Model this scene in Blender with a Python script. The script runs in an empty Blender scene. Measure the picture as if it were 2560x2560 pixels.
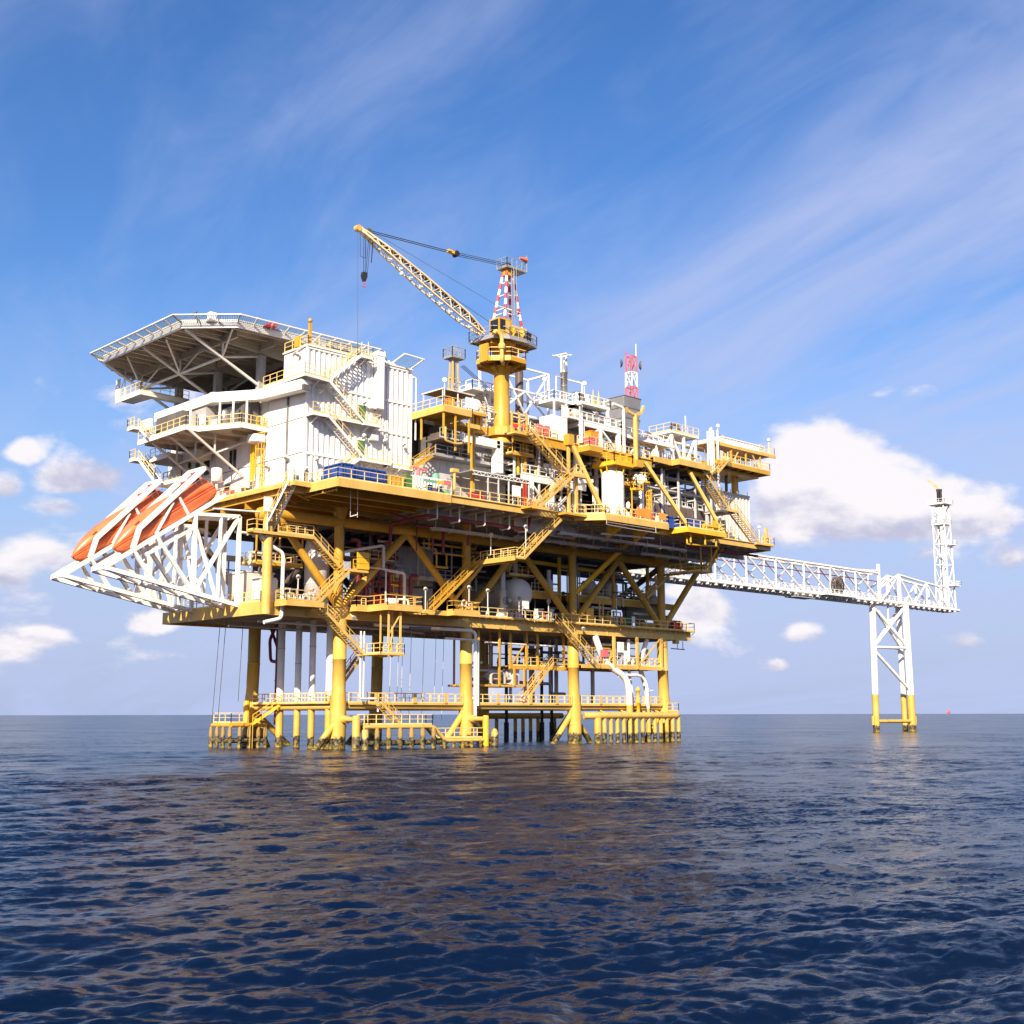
import bpy, math, random
import numpy as np
from mathutils import Vector, Matrix
random.seed(7)
R = math.radians
SC = bpy.context.scene
COL = SC.collection

# ---------------------------------------------------------------- camera
cam = bpy.data.cameras.new('camera')
cam.sensor_width = 36.0
cam.lens = 43.6
cam.clip_start = 0.5
cam.clip_end = 80000
camo = bpy.data.objects.new('camera', cam)
COL.objects.link(camo)
camo.location = (-78.911, -109.639, 3.6)
camo.rotation_euler = (R(90 + 9.27), R(0.09), R(-43.61))
SC.camera = camo

# ---------------------------------------------------------------- sun, sky, exposure
SUN = Vector((-0.73, -0.48, 0.52)).normalized()          # towards the sun
sun = bpy.data.lights.new('sun', 'SUN')
sun.energy = 4.6
sun.angle = R(0.5)
sun.color = (1.0, 0.87, 0.69)
suno = bpy.data.objects.new('sun', sun)
COL.objects.link(suno)
suno.rotation_euler = SUN.to_track_quat('Z', 'Y').to_euler()
SC.view_settings.view_transform = 'Standard'
SC.view_settings.look = 'None'
SC.view_settings.gamma = 1.0
SC.view_settings.exposure = 1.0
SC.view_settings.use_curve_mapping = False
SC.render.engine = 'CYCLES'
SC.cycles.max_bounces = 5
SC.cycles.diffuse_bounces = 3
SC.cycles.glossy_bounces = 3
SC.cycles.use_denoising = True

world = bpy.data.worlds.new('World')
SC.world = world
world.use_nodes = True
wt = world.node_tree
wt.nodes.clear()


class G:
    """small helper that chains shader nodes"""
    def __init__(s, tree):
        s.t = tree

    def n(s, typ, ins=None, **kw):
        nd = s.t.nodes.new(typ)
        for k, v in kw.items():
            setattr(nd, k, v)
        for k, v in (ins or {}).items():
            sock = nd.inputs[k]
            if isinstance(v, bpy.types.NodeSocket):
                s.t.links.new(v, sock)
            else:
                sock.default_value = v
        return nd

    def m(s, op, a, b=0.0, c=0.0, clamp=False):
        nd = s.t.nodes.new('ShaderNodeMath')
        nd.operation = op
        nd.use_clamp = clamp
        for i, v in enumerate((a, b, c)):
            if isinstance(v, bpy.types.NodeSocket):
                s.t.links.new(v, nd.inputs[i])
            else:
                nd.inputs[i].default_value = v
        return nd.outputs[0]

    def vm(s, op, a, b=(0, 0, 0), scale=1.0):
        nd = s.t.nodes.new('ShaderNodeVectorMath')
        nd.operation = op
        for i, v in enumerate((a, b)):
            if isinstance(v, bpy.types.NodeSocket):
                s.t.links.new(v, nd.inputs[i])
            else:
                nd.inputs[i].default_value = v
        if op == 'SCALE':
            if isinstance(scale, bpy.types.NodeSocket):
                s.t.links.new(scale, nd.inputs['Scale'])
            else:
                nd.inputs['Scale'].default_value = scale
        return nd

    def smooth(s, x, a, b, lo=0.0, hi=1.0):
        nd = s.t.nodes.new('ShaderNodeMapRange')
        nd.interpolation_type = 'SMOOTHSTEP'
        s.t.links.new(x, nd.inputs[0])
        nd.inputs[1].default_value = a
        nd.inputs[2].default_value = b
        nd.inputs[3].default_value = lo
        nd.inputs[4].default_value = hi
        return nd.outputs[0]

    def mix(s, f, a, b):
        nd = s.t.nodes.new('ShaderNodeMix')
        nd.data_type = 'RGBA'
        for i, v in ((0, f), (6, a), (7, b)):
            if isinstance(v, bpy.types.NodeSocket):
                s.t.links.new(v, nd.inputs[i])
            else:
                nd.inputs[i].default_value = v if i == 0 or len(v) == 4 else (*v, 1)
        return nd.outputs[2]

    def noise(s, vec, scale, detail=4, rough=0.55, dist=0.0):
        nd = s.n('ShaderNodeTexNoise', {'Vector': vec, 'Scale': scale, 'Detail': detail, 'Roughness': rough, 'Distortion': dist})
        return nd.outputs[0]


g = G(wt)
tc = g.n('ShaderNodeTexCoord').outputs['Generated']
D = g.vm('NORMALIZE', tc).outputs[0]
sky = g.n('ShaderNodeTexSky', sky_type='NISHITA', sun_disc=False)
sky.sun_elevation = math.asin(SUN.z)
sky.sun_rotation = math.atan2(SUN.x, SUN.y)
sky.altitude = 0
sky.air_density = 1.0
sky.dust_density = 0.6
sky.ozone_density = 2.2
hsv = g.n('ShaderNodeHueSaturation', {'Hue': 0.511, 'Saturation': 1.30, 'Value': 1.0, 'Color': sky.outputs[0]})
sep = g.n('ShaderNodeSeparateXYZ', {0: D})
dz = sep.outputs[2]
# pale lavender air low over the sea
SKYC = g.mix(g.smooth(dz, 0.0, 0.36, 0.93, 0.0), hsv.outputs[0], (2.35, 2.85, 4.5))
# high thin cloud: projected on a plane far up, drawn out along one direction
inv = g.m('DIVIDE', 1.0, g.m('ADD', g.m('MAXIMUM', dz, 0.0), 0.16))
pl = g.vm('SCALE', D, scale=inv).outputs[0]
mp = g.n('ShaderNodeMapping', {'Vector': pl, 'Rotation': (0, 0, R(76)), 'Scale': (2.1, 0.72, 1.0)}, vector_type='TEXTURE').outputs[0]
mp = g.vm('ADD', mp, (3.7, 1.9, 0.0)).outputs[0]
c1 = g.noise(mp, 1.0, 6, 0.52, 0.9)
c2 = g.noise(mp, 3.4, 5, 0.6, 1.2)
cir = g.m('ADD', g.m('MULTIPLY', c1, 0.72), g.m('MULTIPLY', c2, 0.28))
cirm = g.m('MULTIPLY', g.smooth(cir, 0.31, 0.66), 0.82)
SKYC = g.mix(cirm, SKYC, (3.0, 3.45, 5.2))
# cumulus: soft lumps at set directions plus a scattered band all round the horizon
sv = g.n('ShaderNodeMapping', {'Vector': D, 'Scale': (1, 1, 1.75)}).outputs[0]
n1 = g.noise(sv, 7.5, 10, 0.56, 0.15)
sv2 = g.vm('ADD', sv, (-0.012, -0.01, 0.028)).outputs[0]
n2 = g.noise(sv2, 7.5, 6, 0.56, 0.15)
nb = g.noise(sv, 3.1, 3, 0.5)
band = g.m('MULTIPLY', g.smooth(dz, 0.0, 0.05), g.smooth(dz, 0.26, 0.09))
gen = g.m('MULTIPLY', g.m('SUBTRACT', g.smooth(nb, 0.44, 0.74), 0.12), band)
# direction, half width, half height, weight (directions as seen from the boat)
BL = [(0.3617, 0.9119, 0.194, 0.0177, 0.0145, 0.85), (0.3545, 0.9198, 0.1683, 0.0161, 0.0161, 0.8), (0.4033, 0.8982, 0.1747, 0.0371, 0.0187, 1.0), (0.3937, 0.9059, 0.156, 0.0355, 0.0123, 0.7), (0.3556, 0.9016, 0.2465, 0.0274, 0.0242, 0.45), (0.4193, 0.8754, 0.2407, 0.0194, 0.0161, 0.3), (0.3614, 0.9265, 0.1048, 0.0129, 0.0129, 0.8), (0.4623, 0.8839, 0.0704, 0.0242, 0.0135, 0.75), (0.3873, 0.9144, 0.118, 0.0226, 0.0097, 0.4), (0.3649, 0.9298, 0.0487, 0.0129, 0.0113, 0.6), (0.3899, 0.919, 0.0581, 0.0194, 0.0081, 0.45), (0.8358, 0.5173, 0.1837, 0.0484, 0.0371, 1.3), (0.8568, 0.491, 0.1576, 0.1, 0.0435, 1.25), (0.884, 0.4431, 0.1488, 0.0516, 0.0306, 1.1), (0.8279, 0.5367, 0.163, 0.0355, 0.0226, 1.0), (0.8794, 0.4501, 0.1553, 0.0484, 0.0258, 0.95), (0.8929, 0.4253, 0.1477, 0.0258, 0.0194, 0.7), (0.8481, 0.5111, 0.1401, 0.0645, 0.0145, 0.7), (0.9052, 0.4103, 0.111, 0.0194, 0.0194, 0.85), (0.8761, 0.4667, 0.1212, 0.029, 0.0113, 0.55), (0.7879, 0.6104, 0.0819, 0.0274, 0.021, 1.0), (0.7773, 0.6217, 0.0963, 0.0194, 0.0129, 0.8), (0.8638, 0.4434, 0.2391, 0.0419, 0.0145, 0.5), (0.8447, 0.4759, 0.2449, 0.0258, 0.0113, 0.45), (0.8355, 0.5462, 0.0605, 0.0226, 0.0129, 0.7), (0.8249, 0.5641, 0.0365, 0.0145, 0.0084, 0.75), (0.8967, 0.4396, 0.0508, 0.0258, 0.0129, 0.6), (0.8799, 0.4732, 0.0439, 0.0194, 0.0081, 0.4), (0.828, 0.5456, 0.129, 0.0194, 0.0129, 0.4), (0.6913, 0.5225, 0.4991, 0.1065, 0.0419, 0.2), (0.7788, 0.393, 0.4889, 0.0968, 0.0355, 0.2), (0.4719, 0.8805, 0.0445, 0.029, 0.0097, 0.35)]
acc = None
accu = None
for (dx, dy, dzz, ra, re, w) in BL:
    h = math.hypot(dx, dy)
    rt = (dy / h, -dx / h, 0.0)
    dv = g.vm('SUBTRACT', D, (dx, dy, dzz)).outputs[0]
    a = g.m('DIVIDE', g.vm('DOT_PRODUCT', dv, rt).outputs['Value'], ra)
    b = g.m('DIVIDE', g.m('SUBTRACT', dz, dzz), re)
    # flat-bottomed lump: falls off faster below
    bb = g.m('MULTIPLY', b, g.smooth(b, -0.2, 0.2, 1.45, 1.0))
    q = g.m('ADD', g.m('MULTIPLY', a, a), g.m('MULTIPLY', bb, bb))
    e = g.m('MULTIPLY', g.m('POWER', 2.718, g.m('MULTIPLY', q, -1.0)), w)
    acc = e if acc is None else g.m('MAXIMUM', acc, e)
    eb = g.m('MULTIPLY', e, b)
    accu = eb if accu is None else g.m('ADD', accu, eb)
front = g.smooth(g.vm('DOT_PRODUCT', D, (0.69, 0.724, 0)).outputs['Value'], -0.1, 0.3)
lum = g.m('MULTIPLY', acc, front)
dens = g.m('ADD', g.m('ADD', g.m('MULTIPLY', g.m('SUBTRACT', n1, 0.5), 2.7), g.m('MULTIPLY', lum, 0.98)), g.m('MULTIPLY', gen, 0.5))
dens = g.m('SUBTRACT', dens, g.smooth(dz, 0.24, 0.36, 0.0, 0.7))
cm = g.smooth(dens, 0.34, 0.70)
lit = g.m('ADD', g.m('MULTIPLY', g.m('SUBTRACT', n1, n2), 3.0), g.m('MULTIPLY', accu, 0.45))
shade = g.smooth(lit, -0.38, 0.26)
ccol = g.mix(shade, (3.3, 3.3, 4.3), (6.0, 5.7, 5.8))
SKYC = g.mix(g.m('MULTIPLY', cm, 0.93), SKYC, ccol)
bgn = g.n('ShaderNodeBackground', {'Color': SKYC, 'Strength': 0.085})
g.n('ShaderNodeOutputWorld', {'Surface': bgn.outputs[0]})

# ---------------------------------------------------------------- materials
MATS = {}


def paint(name, col, rough=0.45, rust=0.0, dirt=0.25, metal=0.0, spec=0.4, streak=0.35, tint=None, bump=0.0, growth=False):
    """painted steel: uneven colour, run-down streaks and rust spots fixed to the metal"""
    if name in MATS:
        return MATS[name]
    m = bpy.data.materials.new(name)
    m.use_nodes = True
    t = m.node_tree
    t.nodes.clear()
    k = G(t)
    pos = k.n('ShaderNodeNewGeometry').outputs['Position']
    n_a = k.noise(pos, 0.55, 4, 0.6)
    n_s = k.noise(k.n('ShaderNodeMapping', {'Vector': pos, 'Scale': (3.2, 3.2, 0.28)}).outputs[0], 1.0, 4, 0.65)
    base = tuple(col)
    dark = tuple(c * f for c, f in zip(col, (0.62, 0.58, 0.52)))
    fade = tuple(min(0.9, c * 1.10 + 0.03) for c in col) if tint is None else tint
    c = k.mix(k.smooth(n_a, 0.35, 0.7), base, fade)
    c = k.mix(k.m('MULTIPLY', k.smooth(n_s, 0.52, 0.78), dirt + streak * 0.4), c, dark)
    if rust > 0:
        n_r = k.noise(pos, 1.9, 7, 0.68)
        n_r2 = k.noise(k.n('ShaderNodeMapping', {'Vector': pos, 'Scale': (5, 5, 0.5)}).outputs[0], 0.9, 3, 0.6)
        rm = k.m('MULTIPLY', k.smooth(k.m('ADD', k.m('MULTIPLY', n_r, 0.7), k.m('MULTIPLY', n_r2, 0.3)), 0.70 - 0.13 * rust, 0.78 - 0.10 * rust), min(1.0, 0.55 + 0.4 * rust))
        c = k.mix(rm, c, (0.16, 0.055, 0.018))
    ro = rough
    if growth:
        # splash zone: black coating and weed on the piles just above the water
        z = k.n('ShaderNodeSeparateXYZ', {0: pos}).outputs[2]
        zz = k.m('ADD', z, k.m('MULTIPLY', k.m('SUBTRACT', k.noise(pos, 2.2, 5, 0.65), 0.5), 1.3))
        blk = k.smooth(zz, 1.35, 1.12)
        gr = k.noise(pos, 2.6, 6, 0.7)
        gcol = k.mix(k.smooth(gr, 0.42, 0.62), (0.012, 0.010, 0.008), (0.20, 0.15, 0.05))
        gcol = k.mix(k.smooth(zz, 0.45, 0.15), gcol, k.mix(k.smooth(gr, 0.4, 0.6), (0.06, 0.05, 0.012), (0.40, 0.26, 0.03)))
        c = k.mix(blk, c, gcol)
    bs = k.n('ShaderNodeBsdfPrincipled', {'Base Color': c, 'Roughness': ro, 'Metallic': metal, 'Specular IOR Level': spec})
    if bump > 0:
        bp = k.n('ShaderNodeBump', {'Height': k.noise(pos, 3.0, 5, 0.6), 'Strength': bump, 'Distance': 0.05})
        t.links.new(bp.outputs[0], bs.inputs['Normal'])
    k.n('ShaderNodeOutputMaterial', {'Surface': bs.outputs[0]})
    MATS[name] = m
    return m


YEL = paint('yellow_paint_shaded', (0.53, 0.285, 0.022), 0.42, 0.42, 0.35)  # darker copy of the platform yellow, shade put into its colour
CRM = paint('cream_yellow_paint', (0.80, 0.64, 0.40), 0.45, 0.15, 0.2)
YELB = paint('bright_yellow_paint', (0.72, 0.40, 0.010), 0.4, 0.22, 0.25)
YEL_LIT = paint('yellow_paint_lit', (0.60, 0.375, 0.085), 0.45, 0.36, 0.35)  # paler copy of the same yellow, sunlight put into its colour
RLY = paint('railing_yellow', (0.78, 0.55, 0.20), 0.5, 0.1, 0.2)
SEAM = paint('dark_seam', (0.16, 0.155, 0.15), 0.6, 0.1, 0.2)
LEGY = paint('leg_paint', (0.57, 0.345, 0.055), 0.45, 0.48, 0.35, growth=True)
WHT = paint('white_paint', (0.78, 0.74, 0.68), 0.4, 0.06, 0.12, streak=0.2)
WHTR = paint('worn_white_paint', (0.72, 0.69, 0.64), 0.45, 0.42, 0.3)
CLAD = paint('cladding_white', (0.74, 0.72, 0.69), 0.5, 0.12, 0.14, streak=0.25)
CREAM = paint('cream_paint', (0.60, 0.55, 0.48), 0.5, 0.15, 0.3)
GRY = paint('grey_paint', (0.36, 0.34, 0.32), 0.5, 0.15, 0.3)
GRYL = paint('light_grey_paint', (0.52, 0.50, 0.48), 0.45, 0.1, 0.25)
GRYD = paint('dark_grey_paint', (0.10, 0.095, 0.09), 0.55, 0.2, 0.3)
DKW = paint('black_steel_and_shade', (0.022, 0.020, 0.019), 0.6, 0.3, 0.3)  # real black parts, and painted shade on rear walls and under the helideck
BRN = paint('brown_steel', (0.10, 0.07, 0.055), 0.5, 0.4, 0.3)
GALV = paint('galvanised_steel', (0.38, 0.37, 0.36), 0.42, 0.1, 0.25, metal=0.35)
STEEL = paint('stainless_steel', (0.50, 0.47, 0.44), 0.3, 0.1, 0.3, metal=0.8)
ORG = paint('lifeboat_orange', (0.72, 0.15, 0.042), 0.32, 0.0, 0.12, spec=0.5, streak=0.1)
ORGS = paint('orange_paint', (0.85, 0.24, 0.01), 0.4, 0.0, 0.1)
REDP = paint('maroon_pipe_paint', (0.20, 0.018, 0.030), 0.42, 0.2, 0.25)
REDB = paint('red_paint', (0.62, 0.03, 0.03), 0.4, 0.05, 0.15)
PINK = paint('faded_red_paint', (0.62, 0.13, 0.14), 0.5, 0.05, 0.15)
BLU = paint('blue_paint', (0.012, 0.055, 0.26), 0.42, 0.15, 0.2)
TEAL = paint('teal_paint', (0.03, 0.13, 0.15), 0.45, 0.2, 0.2)
GRN = paint('green_paint', (0.06, 0.16, 0.045), 0.5, 0.1, 0.2)
GRNL = paint('pale_green_paint', (0.14, 0.33, 0.22), 0.5, 0.1, 0.2)
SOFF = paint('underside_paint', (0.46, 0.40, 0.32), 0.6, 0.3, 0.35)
RUST = paint('rusted_steel', (0.36, 0.22, 0.05), 0.8, 1.15, 0.6, tint=(0.28, 0.19, 0.07), growth=True)
PERF = paint('net_blue_grey', (0.16, 0.24, 0.28), 0.6, 0.0, 0.1)
CLOTHD = paint('dark_overalls', (0.035, 0.045, 0.05), 0.85, 0.0, 0.2)
SKIN = paint('skin', (0.33, 0.17, 0.11), 0.55, 0.0, 0.1)


def glassmat():
    m = bpy.data.materials.new('dark_glass')
    m.use_nodes = True
    b = m.node_tree.nodes['Principled BSDF']
    b.inputs['Base Color'].default_value = (0.015, 0.017, 0.02, 1)
    b.inputs['Roughness'].default_value = 0.08
    return m


GLASS = glassmat()

# ---------------------------------------------------------------- mesh helper
V = Vector


class MB:
    def __init__(s):
        s.v = []
        s.f = []
        s.sm = []

    def add(s, vs, fs, smooth=False):
        o = len(s.v)
        s.v.extend([tuple(p) for p in vs])
        s.f.extend([tuple(i + o for i in f) for f in fs])
        s.sm.extend([smooth] * len(fs))
        return s

    def box(s, x0, y0, z0, x1, y1, z1):
        x0, x1 = min(x0, x1), max(x0, x1)
        y0, y1 = min(y0, y1), max(y0, y1)
        z0, z1 = min(z0, z1), max(z0, z1)
        return s.add([(x0, y0, z0), (x1, y0, z0), (x1, y1, z0), (x0, y1, z0), (x0, y0, z1), (x1, y0, z1), (x1, y1, z1), (x0, y1, z1)],
                     [(0, 3, 2, 1), (4, 5, 6, 7), (0, 1, 5, 4), (1, 2, 6, 5), (2, 3, 7, 6), (3, 0, 4, 7)])

    def bar(s, p, q, w, h=None, up=(0, 0, 1)):
        h = w if h is None else h
        p, q = V(p), V(q)
        d = q - p
        if d.length < 1e-6:
            return s
        d.normalize()
        up = V(up)
        if abs(d.dot(up)) > 0.98:
            up = V((1, 0, 0)) if abs(d.x) < 0.9 else V((0, 1, 0))
        a = d.cross(up).normalized() * (w / 2)
        b = a.cross(d).normalized() * (h / 2)
        vs = [p - a - b, p + a - b, p + a + b, p - a + b, q - a - b, q + a - b, q + a + b, q - a + b]
        return s.add(vs, [(0, 1, 2, 3), (7, 6, 5, 4), (1, 0, 4, 5), (2, 1, 5, 6), (3, 2, 6, 7), (0, 3, 7, 4)])

    def ibeam(s, p, q, w, h, up=(0, 0, 1), t=0.05):
        p, q = V(p), V(q)
        d = (q - p).normalized()
        u = V(up)
        a = d.cross(u).normalized()
        u = a.cross(d).normalized()
        s.bar(p + u * (h / 2 - t / 2), q + u * (h / 2 - t / 2), w, t, u)
        s.bar(p - u * (h / 2 - t / 2), q - u * (h / 2 - t / 2), w, t, u)
        s.bar(p, q, t, h - 2 * t, u)
        return s

    def ring(s, c, ax, r, n, ref=None):
        ax = V(ax).normalized()
        if ref is None:
            ref = V((0, 0, 1)) if abs(ax.z) < 0.9 else V((1, 0, 0))
        a = ax.cross(ref).normalized()
        b = ax.cross(a).normalized()
        return [V(c) + (a * math.cos(2 * math.pi * i / n) + b * math.sin(2 * math.pi * i / n)) * r for i in range(n)], a

    def loft(s, rings, smooth=True, caps=True, closed=False):
        n = len(rings[0])
        o = len(s.v)
        for r_ in rings:
            s.v.extend([tuple(p) for p in r_])
        m = len(rings)
        for j in range(m - 1 if not closed else m):
            j2 = (j + 1) % m
            for i in range(n):
                i2 = (i + 1) % n
                s.f.append((o + j * n + i, o + j * n + i2, o + j2 * n + i2, o + j2 * n + i))
                s.sm.append(smooth)
        if caps and not closed:
            for j, rev in ((0, True), (m - 1, False)):
                c = len(s.v)
                s.v.extend([tuple(p) for p in rings[j]])
                idx = list(range(c, c + n))
                s.f.append(tuple(reversed(idx)) if rev else tuple(idx))
                s.sm.append(False)
        return s

    def tube(s, p, q, r, n=10, r2=None):
        p, q = V(p), V(q)
        d = q - p
        if d.length < 1e-6:
            return s
        a, _ = s.ring(p, d, r, n)
        b, _ = s.ring(q, d, r if r2 is None else r2, n)
        return s.loft([a, b])

    def pipe(s, pts, r, n=8, bend=None):
        """round pipe along a polyline with rounded elbows"""
        pts = [V(p) for p in pts]
        bend = r * 2.2 if bend is None else bend
        path = [pts[0]]
        for i in range(1, len(pts) - 1):
            a, b, c = pts[i - 1], pts[i], pts[i + 1]
            d1 = (a - b)
            d2 = (c - b)
            l = min(bend, d1.length * 0.45, d2.length * 0.45)
            p1 = b + d1.normalized() * l
            p2 = b + d2.normalized() * l
            for t in (0, 0.25, 0.5, 0.75, 1):
                path.append(p1 * (1 - t) ** 2 + b * 2 * t * (1 - t) + p2 * t * t)
        path.append(pts[-1])
        pp = [path[0]]
        for p in path[1:]:
            if (p - pp[-1]).length > 1e-4:
                pp.append(p)
        path = pp
        ref = None
        rings = []
        for i, p in enumerate(path):
            d = (path[min(i + 1, len(path) - 1)] - path[max(i - 1, 0)]).normalized()
            if ref is None:
                ref = V((0, 0, 1)) if abs(d.z) < 0.9 else V((1, 0, 0))
            a = (ref - d * ref.dot(d)).normalized()
            b = d.cross(a)
            ref = a
            rings.append([p + (a * math.cos(2 * math.pi * k / n) + b * math.sin(2 * math.pi * k / n)) * r for k in range(n)])
        return s.loft(rings)

    def lathe(s, prof, c, axis=(0, 0, 1), n=16, smooth=True, caps=True):
        """profile of (radius, distance along axis) from c"""
        ax = V(axis).normalized()
        rings = []
        for r_, h in prof:
            rg, _ = s.ring(V(c) + ax * h, ax, max(r_, 1e-3), n)
            rings.append(rg)
        return s.loft(rings, smooth, caps)

    def extr(s, poly, vec, smooth=False):
        """planar polygon (3-D points) pushed along vec"""
        vec = V(vec)
        a = [V(p) for p in poly]
        n = len(a)
        b = [p + vec for p in a]
        fs = [tuple(range(n - 1, -1, -1)), tuple(range(n, 2 * n))]
        for i in range(n):
            j = (i + 1) % n
            fs.append((i, j, n + j, n + i))
        # keep normals outward
        nrm = V((0, 0, 0))
        for i in range(1, n - 1):
            nrm += (a[i] - a[0]).cross(a[i + 1] - a[0])
        if nrm.dot(vec) < 0:
            fs = [tuple(reversed(f)) for f in fs]
        return s.add(a + b, fs, smooth)

    def prism(s, poly2, z0, z1):
        return s.extr([(x, y, z0) for x, y in poly2], (0, 0, z1 - z0))

    def sphere(s, c, r, n=10, m=6, sc=(1, 1, 1)):
        rings = []
        for j in range(m + 1):
            th = math.pi * j / m
            rr = max(math.sin(th), 0.02)
            rings.append([V(c) + V((math.cos(2 * math.pi * i / n) * rr * r * sc[0], math.sin(2 * math.pi * i / n) * rr * r * sc[1], math.cos(th) * r * sc[2])) for i in range(n)])
        return s.loft(rings[::-1])

    def build(s, name, mat, parent=None, kind=None):
        me = bpy.data.meshes.new(name)
        off = BASE.get(parent.name, V((0, 0, 0))) if parent is not None else V((0, 0, 0))
        me.from_pydata([(p[0] - off.x, p[1] - off.y, p[2] - off.z) for p in s.v], [], s.f)
        me.polygons.foreach_set('use_smooth', s.sm)
        me.materials.append(mat)
        o = bpy.data.objects.new(name, me)
        COL.objects.link(o)
        if parent is not None:
            o.parent = parent
            BASE[o.name] = off
        if kind:
            o['kind'] = kind
        return o


BASE = {}


def root(name, label, cat, loc=(0, 0, 0), group=None):
    o = bpy.data.objects.new(name, None)
    o.empty_display_size = 0.3
    COL.objects.link(o)
    o.location = loc
    BASE[o.name] = V(loc)
    o['label'] = label
    o['category'] = cat
    o['kind'] = 'thing'
    if group:
        o['group'] = group
    return o


def solo(mb, name, mat, label, cat, group=None):
    """one-mesh thing, origin at the middle of its foot"""
    xs = [p[0] for p in mb.v]
    ys = [p[1] for p in mb.v]
    zs = [p[2] for p in mb.v]
    loc = V(((min(xs) + max(xs)) / 2, (min(ys) + max(ys)) / 2, min(zs)))
    mb.v = [(p[0] - loc.x, p[1] - loc.y, p[2] - loc.z) for p in mb.v]
    o = mb.build(name, mat)
    o.location = loc
    BASE[o.name] = loc
    o['label'] = label
    o['category'] = cat
    o['kind'] = 'thing'
    if group:
        o['group'] = group
    return o


def dup(r_, loc, label=None, group=None):
    """a copy of a thing with its parts and sub-parts"""
    c = r_.copy()
    COL.objects.link(c)
    c.location = loc
    BASE[c.name] = V(loc)
    if label:
        c['label'] = label
    if group:
        c['group'] = group
    for ch in list(r_.children):
        d = ch.copy()
        COL.objects.link(d)
        d.parent = c
        for h in list(ch.children):
            e = h.copy()
            COL.objects.link(e)
            e.parent = d
    return c


def rail(mb, pts, h=1.1, sp=1.5, w=0.065, toe=True, close=False):
    pts = [V(p) for p in pts]
    if close:
        pts = pts + [pts[0]]
    up = V((0, 0, 1))
    for a, b in zip(pts, pts[1:]):
        d = b - a
        if d.length < 0.05:
            continue
        n = max(1, round(d.length / sp))
        for i in range(n + 1):
            p = a + d * (i / n)
            mb.bar(p, p + up * h, w, w)
        mb.bar(a + up * h, b + up * h, w, w)
        mb.bar(a + up * h * 0.55, b + up * h * 0.55, w * 0.75, w * 0.75)
        if toe:
            mb.bar(a + up * 0.09, b + up * 0.09, 0.03, 0.16)
    return mb


def railing(parent, mat, paths, **kw):
    mb = MB()
    for p in paths:
        rail(mb, p, **kw)
    return mb.build('railing', mat, parent, 'stuff')


TREAD = {}


def flight(parent, a, b, side, w, mat, matr=None, mtread=None, rails=(True, True), step=0.24):
    """one stair flight: a foot, b head (edge nearest us), side = unit vector across the steps"""
    a, b, side = V(a), V(b), V(side)
    matr = matr or mat
    mtread = mtread or mat
    d = b - a
    n = max(3, int(round(d.z / step)))
    hd = V((d.x, d.y, 0))
    hn = hd.normalized() if hd.length > 0 else V((1, 0, 0))
    for o in (V((0, 0, 0)), side * w):
        MB().bar(a + o - d.normalized() * 0.1, b + o + d.normalized() * 0.1, 0.07, 0.30).build('stringer', mat, parent)
    off = BASE[parent.name]
    key = (round(w, 2), mtread.name, round(abs(hn.x), 1))
    if key not in TREAD:
        t = MB()
        t.bar(side * 0.04, side * (w - 0.04), 0.26, 0.035)
        me = bpy.data.meshes.new('tread')
        me.from_pydata(t.v, [], t.f)
        me.materials.append(mtread)
        TREAD[key] = (me, side.copy())
    me, sd = TREAD[key]
    flip = sd.dot(side) < 0
    for i in range(1, n):
        o = bpy.data.objects.new('tread', me)
        COL.objects.link(o)
        o.parent = parent
        p = a + d * (i / n) - off
        if flip:
            p = p + side * w
        o.location = p
    for on, o in zip(rails, (V((0, 0, 0)), side * w)):
        if not on:
            continue
        mb = MB()
        k = max(2, round(d.length / 1.3))
        up = V((0, 0, 1))
        for i in range(k + 1):
            p = a + o + d * (i / k)
            mb.bar(p, p + up * 1.0, 0.06, 0.06)
        mb.bar(a + o + up * 1.0, b + o + up * 1.0, 0.06, 0.06)
        mb.bar(a + o + up * 0.55, b + o + up * 0.55, 0.05, 0.05)
        mb.build('handrail', matr, parent)


def slab(parent, mat, poly, z, t=0.25, name='deck_plate'):
    return MB().prism(poly, z - t, z).build(name, mat, parent)


def rect(u0, v0, u1, v1):
    return [(u0, v0), (u1, v0), (u1, v1), (u0, v1)]

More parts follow.
